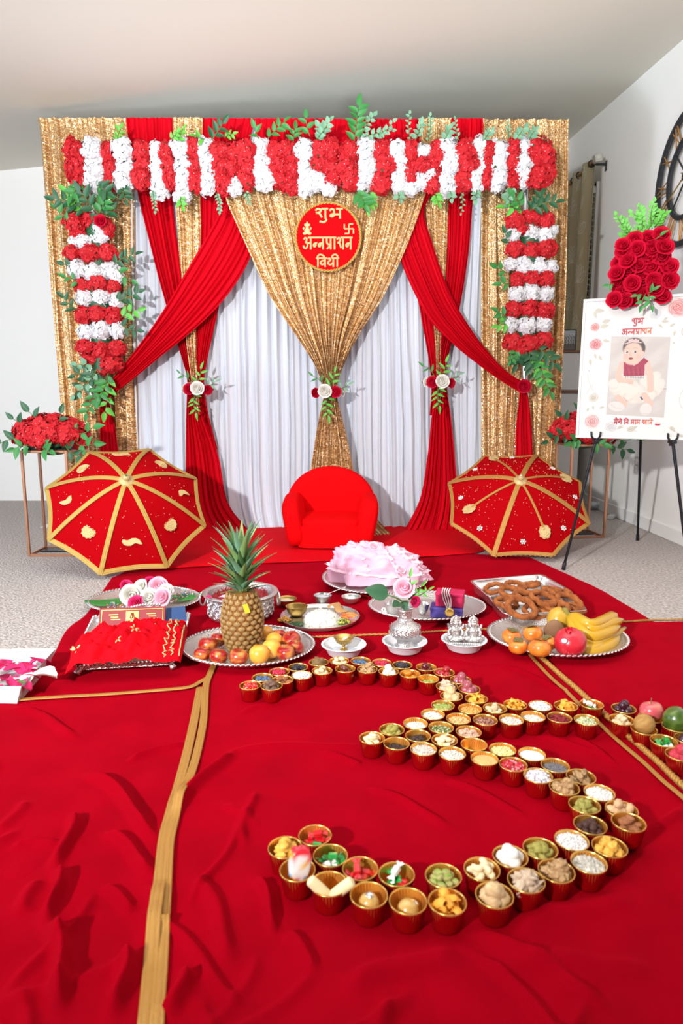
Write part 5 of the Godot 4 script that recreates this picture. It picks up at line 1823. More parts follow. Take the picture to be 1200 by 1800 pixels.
func fruit_mb(kind: String, seed_: int) -> MB:  # radius 1, standing on its base, coloured by vertex
	var m := MB.new()
	var prof := []
	for i in 15:
		var a := -PI / 2 + PI * i / 14.0
		var r := cos(a)
		var y := sin(a)
		match kind:
			"apple":
				y = y * 0.9 + (0.0 if i < 10 else -0.32 * pow((i - 10) / 4.0, 2.0)) + (0.18 * pow((3 - i) / 3.0, 2.0) if i < 3 else 0.0)
				r *= 1.0 + 0.05 * y
			"persimmon":
				y = y * 0.74 + (0.0 if i < 11 else -0.14 * pow((i - 11) / 3.0, 2.0))
				r = pow(r, 0.8)
			"orange":
				y = y * 0.96 + (0.0 if i < 13 else -0.06)
			"pomegranate":
				y = y * 0.92
		prof.append(Vector2(maxf(r, 0.001), y))
	m.lathe(prof, 20, 1, 1, 0.02 if kind != "orange" else 0.0, 5 if kind == "apple" else (6 if kind == "pomegranate" else 4))
	var nz := FastNoiseLite.new()
	nz.seed = seed_
	nz.frequency = 1.0
	for i in m.v.size():
		var q := m.v[i]
		var k := nz.get_noise_3dv(q * 0.9)
		var f := nz.get_noise_3dv(Vector3(q.x * 6.0, q.y * 1.2, q.z * 6.0))
		match kind:
			"apple":
				m.c[i] = lin("9c0a14").lerp(lin("e0a048"), clampf(0.12 + 1.3 * k + 0.4 * f, 0.0, 0.85))
			"persimmon":
				m.c[i] = lin("d8641c").lerp(lin("ea9a3c"), clampf(0.4 + k, 0, 1))
			"orange":
				m.c[i] = lin("ef9a2c").lerp(lin("f2b04a"), clampf(0.5 + k, 0, 1))
			"pomegranate":
				m.c[i] = lin("b5122a").lerp(lin("d4303c"), clampf(0.4 + k + 0.3 * f, 0, 1))
			_:
				m.c[i] = lin("a06a40")
	return m

func stem_mb() -> MB:
	var m := MB.new()
	m.tube([Vector3(0, .55, 0), Vector3(.03, .85, 0), Vector3(.12, 1.08, .02)], [.035, .03, .045], 6)
	return m

func fruit(called: String, kind: String, x: float, y: float, r_px: float, base: float, label: String, category: String, group := "", tilt := 0.25) -> Node3D:
	var s := spot(x, y, r_px, base)
	var o := thing(called, label, category, s[0], 0, group)
	var b := Basis.from_euler(Vector3(rnd(-tilt, tilt) + 0.15, rnd(0, 6), rnd(-tilt, tilt))).scaled(Vector3.ONE * s[1])
	obj("skin", fruit_mb(kind, rng.randi() % 1000), M.vc_gloss, o, Transform3D(b, Vector3.ZERO))
	match kind:
		"apple":
			obj("stem", stem_mb(), M.brown_wood, o, Transform3D(b, Vector3.ZERO))
		"persimmon":
			var m := MB.new()
			for k in 4:
				m.xf = Transform3D(Basis(Vector3.UP, TAU * k / 4), Vector3.ZERO)
				m.grid(4, 4, func(u: float, v: float) -> Vector3: return Vector3((u - .5) * .62 * sin(PI * (v * .85 + .12)), .70 + .05 * sin(v * 3) + absf(u - .5) * .1, -v * .62))
			m.xf = Transform3D.IDENTITY
			m.ball(Vector3(0, .66, 0), Vector3(.1, .1, .1), 8, 5)
			obj("calyx", m, M.calyx, o, Transform3D(b, Vector3.ZERO))
		"pomegranate":
			var m := MB.new()
			for k in 6:
				m.xf = Transform3D(Basis(Vector3.UP, TAU * k / 6), Vector3(0, .86, 0))
				m.tri(Vector3(-.12, 0, -.16), Vector3(.12, 0, -.16), Vector3(0, .3, -.26))
			obj("crown", m, M.rose_red, o, Transform3D(b, Vector3.ZERO))
	return o

func small_bowl(called: String, label: String, p: Vector3, r: float, h: float, m: Material, category := "bowl", group := "") -> Node3D:
	var o := thing(called, label, category, p, 0, group)
	var b := MB.new()
	b.lathe([Vector2(0, .0), Vector2(r * .5, 0), Vector2(r * .55, h * .04), Vector2(r * .8, h * .35), Vector2(r * .93, h * .8), Vector2(r, h), Vector2(r * .97, h * 1.01), Vector2(r * .88, h * .8), Vector2(r * .75, h * .38), Vector2(r * .5, h * .12), Vector2(0, h * .1)], 32)
	obj("bowl", b, m, o)
	return o

func paper_bowl(label: String, l: float, r: float, t: float, b: float) -> Array:
	var s := oval_spot(l, r, t, b, .034)
	var p: Vector3 = s[0]
	p.y = rest(p, .03)
	var q: float = s[1]
	var o := thing("paper_bowl", label, "bowl", p)
	var m := MB.new()
	m.lathe([Vector2(0, .002), Vector2(.66, .002), Vector2(.69, .004), Vector2(.84, .027), Vector2(.99, .032), Vector2(1, .034), Vector2(.985, .035), Vector2(.83, .031), Vector2(.66, .009), Vector2(0, .009)].map(func(a): return Vector2(a.x * q, a.y)), 40)
	obj("body", m, M.paper_bowl, o)
	m = MB.new()
	for k in 26:
		var an := TAU * k / 26 + rnd(-.08, .08)
		m.xf = Transform3D(Basis(Vector3.UP, -an + rnd(-.6, .6)), Vector3(cos(an) * q * .915, .0335, sin(an) * q * .915))
		m.ball(Vector3.ZERO, Vector3(q * .05, .0012, q * .1), 6, 4)
	obj("printed_rim", m, M.bowl_print, o)
	m = MB.new()
	m.ball(Vector3(0, .010, 0), Vector3(q * .62, .008, q * .62), 16, 8, 1.0, .1, 5)
	var rc := one("rice_bed", m, M.white_cloth, at(p), "bed of white rice in the " + label.replace("white paper bowl", "paper bowl"), "rice")
	rc.set_meta("kind", "stuff")
	return [o, p, q]

func pan(called: String, label: String, rim: Array, h: float) -> Array:  # crimped foil pan; rim corners as pixels: back left, front left, front right, back right
	var c := rim.map(func(a): return G(a[0], a[1], h))
	var ctr: Vector3 = (c[0] + c[1] + c[2] + c[3]) / 4.0
	ctr.y = 0.008
	var o := thing(called, label, "foil tray", ctr)
	c = c.map(func(a): return a - Vector3(ctr.x, 0, ctr.z))
	var ring := func(k: float, y: float, wob: float) -> Array:
		var out := []
		for i in 4:
			for j in 16:
				var a: Vector3 = c[i]
				var b: Vector3 = c[(i + 1) % 4]
				var t := j / 16.0
				var p := a.lerp(b, t)
				if j == 0:
					p = a * .945
				elif j == 1 or j == 15:
					p = p * .988
				var w := 1.0 + (wob if j % 2 else -wob)
				out.append(Vector3(p.x * k * w, y, p.z * k * w))
		return out
	var rings := [ring.call(.89, .002, 0.0), ring.call(.905, .003, .006), ring.call(.95, h * .92 - .006, .008), ring.call(.965, h - .008, 0.0), ring.call(1.0, h - .007, 0.0), ring.call(1.012, h - .009, 0.0), ring.call(1.0, h - .011, 0.0), ring.call(.955, h - .012, 0.0), ring.call(.945, h * .9 - .008, .008), ring.call(.89, .0, 0.0)]
	var m := MB.new()
	for r in rings:
		for p in r:
			m.p(p)
	for j in rings.size() - 1:
		for i in 64:
			var k := (i + 1) % 64
			m.q(j * 64 + i, j * 64 + k, (j + 1) * 64 + k, (j + 1) * 64 + i)
	for j in [0, rings.size() - 1]:
		var q := m.p(Vector3(0, .002 if j == 0 else 0.0, 0))
		for i in 64:
			var k := (i + 1) % 64
			if j == 0:
				m.t(q, j * 64 + i, j * 64 + k)
			else:
				m.t(q, j * 64 + k, j * 64 + i)
	obj("pan", m, M.foil, o)
	return [o, ctr]

func build_offerings() -> void:
	# --- oval tray of roses
	var tr := oval_tray("silver oval tray of roses on leaves, behind the embroidered cloth", 156, 348, 1034, 1080, -0.05)
	for q in [[190, 1061, "left"], [322, 1052, "right"]]:
		var p := G(q[0], q[1], tr[1] + .01)
		var m := MB.new()
		m.grid(10, 10, func(s: float, t: float) -> Vector3:
			var w := .075 * pow(sin(PI * clampf(t, .03, .97)), .6)
			return Vector3((t - .5) * .17, .008 + .005 * absf(sin(s * 14.0)) + .012 * pow(absf(t - .5) * 2, 2.0), (.5 - s) * w))
		one("leaf_plate", m, M.leaf, Transform3D(Basis(Vector3.UP, 0.25 if q[0] < 250 else 0.3), Vector3(p.x, tr[1] + .004, p.z)), "folded green leaf under the roses, at the %s end of their tray" % q[2], "leaf")
	for q in [[190, 1063, 228, 1074, "front left"], [288, 1058, 334, 1042, "right end"]]:
		var m := MB.new()
		var pal := ["d8d8e4", "b03a58", "3a8a6a", "4060b0", "d8b040", "e8e8f0", "8a8a98"]
		for i in 110:
			var t := rnd(0, 1)
			var p := G(lerpf(q[0], q[2], t) + rnd(-5, 5), lerpf(q[1], q[3], t) + rnd(-4, 4), tr[1] + .02)
			m.col = lin(pal[i % 7])
			m.xf = Transform3D(Basis.from_euler(Vector3(rnd(0, 6), rnd(0, 6), rnd(0, 6))), Vector3(p.x, tr[1] + .012 + rnd(0, .018), p.z))
			m.box(Vector3.ZERO, Vector3(.008, .0035, .0012), .0003)
		var g := one("tinsel_garland", m, M.vc_gloss, Transform3D.IDENTITY, "glittering many-coloured tinsel at the %s of the rose tray" % q[4], "tinsel")
		g.set_meta("kind", "stuff")
	for q in [[231, 1046, 20, "white", "broad white rose at the left of the rose tray"], [222, 1029, 11, "magenta", "magenta rosebud at the back left of the rose tray"], [263, 1024, 11, "magenta", "magenta rosebud at the back middle of the rose tray"], [278, 1030, 17, "pink", "pale pink rose at the back right of the rose tray"], [238, 1059, 14, "magenta", "magenta rosebud at the front of the rose tray"], [262, 1050, 17, "white", "white rose in the middle of the rose tray"], [284, 1050, 18, "pink", "pink and cream rose at the front right of the rose tray"], [292, 1038, 13, "white", "small white rose at the far right of the rose tray"], [247, 1030, 13, "white", "upright white rose at the back of the rose tray"]]:
		var s := spot(q[0], q[1], q[2], tr[1] + .008)
		tag(rose("rose", M["rose_" + q[3]], s[0], Vector3(rnd(-.4, .4), rnd(.2, .7), .8), s[1]), q[4], "rose")
	# --- footed rectangular tray with the embroidered cloth
	var c := [[165, 1083], [122, 1171], [312, 1160], [333, 1078]].map(func(a): return G(a[0], a[1], .045))
	var ctr: Vector3 = (c[0] + c[1] + c[2] + c[3]) / 4
	var o := thing("footed_tray", "silver rectangular tray on scrolled feet with beaded handles, holding the embroidered cloth", "tray", Vector3(ctr.x, 0.008, ctr.z))
	var off := Vector3(ctr.x, .008, ctr.z)
	c = c.map(func(a): return a - off)
	var m := MB.new()
	var ins := c.map(func(a): return Vector3(a.x * .88, .03, a.z * .86))
	m.face(ins[1], ins[2], ins[3], ins[0])
	m.face(ins[0] - Vector3(0, .003, 0), ins[3] - Vector3(0, .003, 0), ins[2] - Vector3(0, .003, 0), ins[1] - Vector3(0, .003, 0))
	for i in 4:
		var j := (i + 1) % 4
		m.face(ins[i], c[i], c[j], ins[j])
		m.face(ins[j] - Vector3(0, .003, 0), c[j] - Vector3(0, .003, 0), c[i] - Vector3(0, .003, 0), ins[i] - Vector3(0, .003, 0))
	obj("dish", m, M.hammered, o)
	for i in 4:
		var j := (i + 1) % 4
		m = MB.new()
		var n := 26
		for k in n:
			m.ball(c[i].lerp(c[j], (k + .5) / n), Vector3.ONE * .005, 6, 4)
		obj("beaded_rim", m, M.silver, o)
		m = MB.new()
		var a: Vector3 = ins[i]
		var b: Vector3 = ins[j]
		m.face(a - Vector3(0, .02, 0), a, b, b - Vector3(0, .02, 0))
		for k in 14:
			m.ball(a.lerp(b, (k + .5) / 14) - Vector3(0, .011, 0), Vector3(.007, .006, .003), 6, 4)
		obj("apron", m, M.hammered, o)
		m = MB.new()
		var f := Vector3(c[i].x * .86, 0, c[i].z * .86)
		m.tube([f * 1.06 + Vector3(0, .004, 0), f * 1.0 + Vector3(0, .012, 0), f * .96 + Vector3(0, .024, 0), f * .99 + Vector3(0, .034, 0)], [.011, .008, .013, .02], 8)
		obj("foot", m, M.hammered, o)
	for q in [[188, 1166, 188, 1148, 249, 1145, 249, 1161], [227, 1082, 227, 1074, 281, 1067, 281, 1076]]:
		m = MB.new()
		var p0 := G(q[0], q[1], .045)
		var p3 := G(q[6], q[7], .045)
		var hh := .028
		for k in 12:
			m.ball(p0.lerp(p3, k / 11.0) + Vector3(0, hh + .006 * sin(PI * k / 11.0), 0) - off, Vector3.ONE * .0056, 8, 6)
		for p in [p0, p3]:
			m.tube([p - off, p - off + Vector3(0, hh, 0)], [.0045, .0035], 8)
			m.ball(p - off + Vector3(0, hh * .6, 0), Vector3.ONE * .006, 8, 5)
		obj("beaded_handle", m, M.silver, o)
	var e0 := G(118, 1160, .06)
	var cl := MB.new()
	var nz := FastNoiseLite.new()
	nz.seed = 5
	nz.frequency = 6.0
	var lo := G(112, 1176, .05)
	var lf := G(316, 1160, .06)
	var bk := G(138, 1124, .07)
	var br := G(330, 1092, .08)
	var heap := func(s: float, t: float) -> Vector3:
		var p := (lo.lerp(lf, s)).lerp(bk.lerp(br, s), t)
		var dome := pow(sin(PI * clampf(s, 0, 1)), .22) * pow(sin(PI * clampf(t * .8 + .03, 0, 1)), .5)
		var fold := absf(nz.get_noise_2d(p.x * 1.4 + p.z * 2.2, p.z * .6 - p.x)) * .06 + nz.get_noise_2d(p.x * 3, p.z * 3) * .018
		return Vector3(p.x, lerpf(.03, .048, smoothstep(0.0, .12, s)) + dome * (.040 + .022 * t + fold), p.z + .02 * nz.get_noise_2d(p.x * 2.0, 9.0))
	cl.grid(70, 44, func(s: float, t: float) -> Vector3: return heap.call(s, t))
	var cn := one("embroidered_cloth", cl, M.satin, Transform3D.IDENTITY, "folded bright red cloth with gold embroidery heaped on the footed silver tray", "cloth")
	for q in [[.12, .75, .02], [.06, .35, .018], [.48, .9, .02], [.68, .9, .02], [.55, .62, .016], [.6, .5, .014], [.82, .55, .02], [.72, .75, .018], [.3, .82, .012], [.42, .35, .012]]:
		m = MB.new()
		for k in 5:
			var an := TAU * k / 5 + rnd(0, 1)
			m.xf = Transform3D(Basis(Vector3.BACK, an), Vector3.ZERO)
			m.ball(Vector3(0, .6, 0) * q[2], Vector3(.22, .45, .12) * q[2], 6, 5)
		var p: Vector3 = heap.call(q[0], q[1])
		var nn: Vector3 = (heap.call(q[0], q[1] + .05) - p).cross(heap.call(q[0] + .05, q[1]) - p) * -1.0
		obj("embroidery", m, M.gold_thread, cn, Transform3D(facing(nn if nn.y > 0 else -nn, rnd(0, 6)), p))
	for s0 in [.86, .92, .985]:
		m = MB.new()
		var pts := []
		for k in 40:
			var p: Vector3 = heap.call(s0 + (.018 * sin(k * 1.6) if s0 < .95 else 0.0), .06 + .85 * k / 40.0)
			pts.append(p + Vector3(0, .003, 0))
		m.tube(pts, .0022, 5)
		obj("embroidery", m, M.gold_thread, cn)
	# booklets leaning at the back of that tray
	var b0 := G(173, 1106, .05)
	var b1 := G(290, 1102, .05)
	for q in [[b0, b1, .082, M.card_red, "red booklet with gold border and gold figures leaning behind the embroidered cloth", true], [G(286, 1096, .05), G(328, 1091, .05), .06, M.card_blue, "dark blue booklet leaning behind the red booklet", false]]:
		var w: float = q[0].distance_to(q[1])
		var bx: Vector3 = (q[1] - q[0]).normalized()
		var by := (Vector3(0, 1, 0) + Vector3(0, 0, -.55)).normalized()
		var bn := bx.cross(by).normalized()
		by = bn.cross(bx)
		var bo := thing("booklet", q[4], "booklet")
		bo.transform = Transform3D(Basis(bx, by, bn), (q[0] + q[1]) / 2)
		var hgt: float = q[2] * 0.86
		m = MB.new()
		m.box(Vector3(0, hgt / 2, 0), Vector3(w, hgt, .006), .0015)
		obj("cover", m, q[3], bo)
		if q[5]:
			m = MB.new()
			for e in [[0, hgt - .008, w - .014, .0022], [-w / 2 + .008, hgt / 2, .0022, hgt - .016], [w / 2 - .008, hgt / 2, .0022, hgt - .016]]:
				m.box(Vector3(e[0], e[1], .0034), Vector3(e[2], e[3], .001), .0002)
			obj("gold_border", m, M.gold, bo)
			m = MB.new()
			m.box(Vector3(0, hgt * .56, .0034), Vector3(.042, .034, .001), .0002)
			obj("gold_panel", m, M.brass, bo)
			m = MB.new()
			for k in 3:
				m.tube([Vector3((k - 1) * .007, hgt * .56 - .012, .0046), Vector3((k - 1) * .003, hgt * .56 + .011, .0046)], .0018, 5)
			obj("figure", m, M.card_red, bo)
			for sg in [-1.0, 1.0]:
				m = MB.new()
				for k in 3:
					m.box(Vector3(sg * .062 + .004 * k, hgt * (.66 - .12 * k), .0034), Vector3(.03 - .006 * (k % 2), .0028, .001), .0002)
				obj("gold_lines", m, M.gold, bo)
	# --- box of petals at the left edge
	var hb := .05
	var rc := [[-80, 1142], [-100, 1207], [37, 1206], [98, 1140]].map(func(a): return G(a[0], a[1], hb))
	var bc := [[-74, 1174], [-92, 1240], [30, 1240], [86, 1172]].map(func(a): return G(a[0], a[1], .004))
	var pb := thing("petal_box", "white flared box lined with flower paper, full of rose petals", "box", Vector3(bc[2].x - .1, 0, bc[2].z - .08))
	var po := pb.position
	m = MB.new()
	for k in 4:
		var j := (k + 1) % 4
		m.face(bc[k] - po, rc[k] - po, rc[j] - po, bc[j] - po)
	m.face(bc[0] - po, bc[3] - po, bc[2] - po, bc[1] - po)
	obj("outer", m, M.white_paint, pb)
	m = MB.new()
	var inn := bc.map(func(a): return a + Vector3(0, .006, 0))
	var rin := rc.map(func(a): return a - Vector3(0, .001, 0))
	for k in 4:
		var j := (k + 1) % 4
		m.face(inn[j] - po, rin[j] - po, rin[k] * .996 + Vector3(0, .0, 0) - po, inn[k] - po)
	m.face(inn[1] - po, inn[2] - po, inn[3] - po, inn[0] - po)
	obj("lining", m, M.box_lining, pb)
	for q in [[30, 1143, 18, "d98aa8"], [62, 1146, 16, "e07a9a"], [8, 1146, 16, "9db48a"], [86, 1150, 10, "d86a94"], [78, 1166, 8, "b8c8a8"], [60, 1190, 8, "a8b8b8"]]:
		var p: Vector3 = rc[0].lerp(rc[3], (q[0] + 80.0) / 178.0) - po
		m = MB.new()
		m.ball(Vector3.ZERO, Vector3(.03, .012, .0015), 8, 5)
		if q[1] < 1148:
			var mm := mk("print" + q[3], q[3], .7)
			obj("printed_flower", m, mm, pb, at(p + Vector3(0, -.02, .012), Basis(Vector3.RIGHT, -0.6)))
	for k in 26:
		var q: Array = [[25, 1164, 16, 0], [55, 1158, 18, 0], [63, 1170, 14, 0], [7, 1180, 15, 0], [37, 1186, 16, 0], [60, 1184, 13, 1], [8, 1206, 14, 0], [28, 1205, 14, 0], [44, 1202, 10, 2], [14, 1193, 13, 1], [50, 1178, 12, 1], [2, 1165, 12, 0], [40, 1170, 12, 0], [20, 1178, 10, 1], [-8, 1190, 14, 0], [-15, 1172, 14, 0], [-20, 1200, 14, 1], [45, 1164, 12, 0], [12, 1170, 11, 1], [30, 1195, 11, 1], [5, 1197, 10, 0], [54, 1193, 10, 1], [66, 1160, 12, 0], [-5, 1178, 12, 1], [24, 1188, 12, 0], [40, 1194, 10, 0]][k]
		var s := spot(q[0], q[1], q[2], .012 + .01 * (k % 3))
		var kind: int = q[3]
		var nm: String = ["rose_petal", "white_petal", "green_leaf"][kind]
		one(nm, S.petal_out if kind < 2 else S.leaf, [M.rose_magenta, M.rose_white, M.leaf][kind], Transform3D(Basis.from_euler(Vector3(-PI / 2 + rnd(-.6, .5), rnd(0, 6), rnd(-.4, .4)), EULER_ORDER_YXZ).scaled(Vector3.ONE * s[1] * 1.9), s[0]), ["magenta rose petal lying in the white petal box", "white flower petal lying in the white petal box", "small green leaf among the petals in the white box"][kind], "petal" if kind < 2 else "leaf", ["magenta petals in the white box", "white petals in the white box", ""][kind])
	var lp := G(76, 1188, .05)
	one("white_petal", S.petal_out, M.rose_white, Transform3D(Basis.from_euler(Vector3(-PI / 2 + .15, -1.4, 0), EULER_ORDER_YXZ).scaled(Vector3.ONE * .062), lp - Vector3(.03, 0, 0)), "long white petal hanging over the right edge of the petal box", "petal")
	# --- carved bowl
	var g := G(415, 1104)
	var bt := Vector3(g.x, .008, g.z - .12)
	o = thing("carved_bowl", "carved silver bowl with ring handles behind the pineapple", "bowl", bt)
	m = MB.new()
	m.lathe([Vector2(0, 0), Vector2(.105, 0), Vector2(.118, .006), Vector2(.122, .02), Vector2(.121, .07), Vector2(.124, .082), Vector2(.138, .088), Vector2(.14, .094), Vector2(.126, .096), Vector2(.118, .09), Vector2(.112, .03), Vector2(0, .025)], 56)
	obj("body", m, M.hammered, o)
	m = MB.new()
	for k in 22:
		for j in 3:
			var an := TAU * (k + .5 * (j % 2)) / 22
			m.xf = Transform3D(Basis(Vector3.UP, -an + PI / 2), Vector3(cos(an) * .1215, .022 + j * .021, sin(an) * .1215))
			var rg := []
			for i in 8:
				rg.append(Vector3(cos(TAU * i / 8) * .011, sin(TAU * i / 8) * .009, 0))
			m.tube(rg, .0026, 4, true)
	obj("relief", m, M.silver, o)
	for sg in [-1.0, 1.0]:
		m = MB.new()
		var rg := []
		for i in 14:
			rg.append(Vector3(sg * (.140 + .008 * sin(TAU * i / 14)), .066 + .026 * cos(TAU * i / 14), .022 * sin(TAU * i / 14)))
		m.tube(rg, .004, 6, true)
		obj("ring_handle", m, M.silver, o)
	m = MB.new()
	m.ball(Vector3(0, .075, 0), Vector3(.108, .012, .108), 24, 8, 1.0, .05, 3)
	for k in 240:
		var an := rnd(0, TAU)
		var rr := sqrt(rnd(0, 1)) * .1
		m.xf = Transform3D(Basis.from_euler(Vector3(rnd(-.7, .7), rnd(0, 6), rnd(-.7, .7))), Vector3(cos(an) * rr, .082, sin(an) * rr))
		m.tube([Vector3.ZERO, Vector3(0, .014, 0)], [.0016, .0006], 4, false, false)
	var red_fill := one("red_threads", m, M.card_red, at(bt), "dark red threads and powder filling the carved silver bowl", "threads")
	red_fill.set_meta("kind", "stuff")
	for q in [[372, 1053, 7], [385, 1052, 8], [440, 1050, 8], [455, 1055, 7], [398, 1057, 7]]:
		var s := spot(q[0], q[1], q[2], .088)
		one("rose_petal", S.petal_out, M.rose_pink if q[0] > 380 and q[0] < 450 else M.rose_magenta, Transform3D(Basis.from_euler(Vector3(-1.3, rnd(0, 6), 0), EULER_ORDER_YXZ).scaled(Vector3.ONE * s[1] * 1.6), s[0] + Vector3(0, .004, 0)), "pink petal floating on the red threads in the carved bowl" if q[0] > 380 and q[0] < 450 else "magenta petal on the red threads in the carved bowl", "petal", "pink petals in the carved bowl" if q[0] > 380 and q[0] < 450 else "magenta petals in the carved bowl")
	# --- tray with pineapple, apples and oranges
	tr = oval_tray("large silver oval tray carrying the pineapple, apples and oranges", 319, 550, 1103, 1174, -0.04, .028)
	for q in [["apple", 384, 1124, 14, "apple half hidden left behind the pineapple"], ["apple", 490, 1117, 13, "apple farthest back on the right of the pineapple"], ["orange", 468, 1113, 13, "small orange farthest back beside the pineapple"], ["orange", 482, 1126, 15, "orange third back right of the pineapple"], ["apple", 512, 1125, 17, "red and yellow apple at the right back of the pineapple tray"], ["apple", 365, 1134, 17, "red apple above the two front left apples by the pineapple"], ["apple", 519, 1138, 15, "apple at the right end of the pineapple tray"], ["orange", 477, 1140, 18, "orange right behind the front orange"], ["apple", 502, 1147, 16, "deep red apple at the front right of the pineapple tray"], ["apple", 355, 1151, 15, "yellowish apple at the left end of the pineapple tray"], ["orange", 455, 1150, 18, "frontmost orange on the pineapple tray"], ["apple", 384, 1154, 16, "second apple from the left at the front of the pineapple tray"], ["apple", 419, 1155, 17, "apple before the foot of the pineapple"]]:
		fruit(q[0], q[0], q[1], q[2], q[3], tr[1], q[4], q[0])
	build_pineapple(G(427, 1140, tr[1]), tr[1])
	build_middle()

func build_pineapple(p: Vector3, base: float) -> void:
	var t := thing("pineapple", "ripe pineapple with spiky green crown standing on the silver tray", "pineapple", Vector3(p.x, base, p.z))
	var r0 := .066
	var h := .19
	var m := MB.new()
	m.col = lin("8a5a22")
	var rad := func(y: float) -> float: return r0 * pow(sin(PI * clampf(.13 + .76 * y, 0, 1)), .42)
	var prof := [Vector2(0, 0)]
	for i in 15:
		prof.append(Vector2(rad.call(i / 14.0) * .97, h * i / 14.0))
	prof.append(Vector2(0, h))
	m.lathe(prof, 28)
	obj("body", m, M.vc, t)
	m = MB.new()
	var rows := 12
	var per := 15
	for j in rows:
		for i in per:
			var y := (j + .5) / rows
			var an := TAU * (i + .5 * (j % 2)) / per
			var rr: float = rad.call(y)
			var rr2: float = rad.call(y + .04)
			var nn := Vector3(cos(an), -(rr2 - rr) / (h * .04) , sin(an)).normalized()
			var c := Vector3(cos(an) * rr * .97, y * h, sin(an) * rr * .97)
			var bs := Basis(Vector3.UP.cross(nn).normalized(), nn.cross(Vector3.UP.cross(nn).normalized()), nn)
			m.xf = Transform3D(bs, c)
			var w := PI * rr / per * 1.02
			var hh := h / rows * 1.0
			var tone := rnd(.8, 1.15)
			var rim := lin("7a4812")
			var mid := lin("a07c44") * tone
			m.col = rim
			var a := [Vector3(w, 0, 0), Vector3(w * .5, hh * .52, 0), Vector3(-w * .5, hh * .52, 0), Vector3(-w, 0, 0), Vector3(-w * .5, -hh * .52, 0), Vector3(w * .5, -hh * .52, 0)]
			var ids := a.map(func(q): return m.p(q))
			m.col = mid
			var id2 := a.map(func(q): return m.p(q * .72 + Vector3(0, 0, .005)))
			m.col = lin("8c7c5c")
			var top := m.p(Vector3(0, .001, .0068))
			for k in 6:
				var k2 := (k + 1) % 6
				m.q(ids[k], ids[k2], id2[k2], id2[k])
				m.t(id2[k], top, id2[k2])
			m.col = lin("b8a468")
			var s0 := m.p(Vector3(-.0022, .001, .006))
			var s1 := m.p(Vector3(.0022, .001, .006))
			var s2 := m.p(Vector3(0, .012, .0085))
			m.t(s0, s2, s1)
	var ey := obj("eyes", m, M.vc, t)
	ey.set_meta("kind", "stuff")
	var lm := MB.new()
	lm.grid(4, 9, func(s: float, tt: float) -> Vector3:
		var w := .115 * (1.0 - pow(tt, 1.4)) + .008
		var a := (s - .5) * 2
		return Vector3(a * w, tt, absf(a) * w * .6 - .34 * tt * tt + .0))
	var shared := lm.mesh()
	var crown := [M.eucalyptus, mk("pine_leaf", "7a9a5c", .55, 0.0, {"back": "203010"}), mk("pine_leaf_dark", "4c7444", .55, 0.0, {"back": "182810"})]
	for k in 58:
		var u := k / 58.0
		var an := k * 2.39996
		var tilt := lerpf(1.1, .04, pow(u, .62))
		var ln := lerpf(.075, .15, minf(1.0, u * 1.4)) * rnd(.85, 1.15)
		var y := h - .006 + u * .085
		var bs := Basis(Vector3.UP, an) * Basis(Vector3.RIGHT, -tilt)
		obj("crown_leaf", shared, crown[k % 3], t, Transform3D(bs.scaled_local(Vector3.ONE * ln), Vector3(0, y, 0) + Vector3(0, 0, -.016 * (1 - u * .7)).rotated(Vector3.UP, an)))
	m = MB.new()
	m.xf = Transform3D(Basis(Vector3.UP, .25) * Basis(Vector3.BACK, .3), Vector3(.024, .155, .068))
	m.box(Vector3.ZERO, Vector3(.016, .03, .001), .0003)
	var tg := obj("tag", m, M.tag_yellow, t)
	tg.set_meta("label", "yellow paper tag")

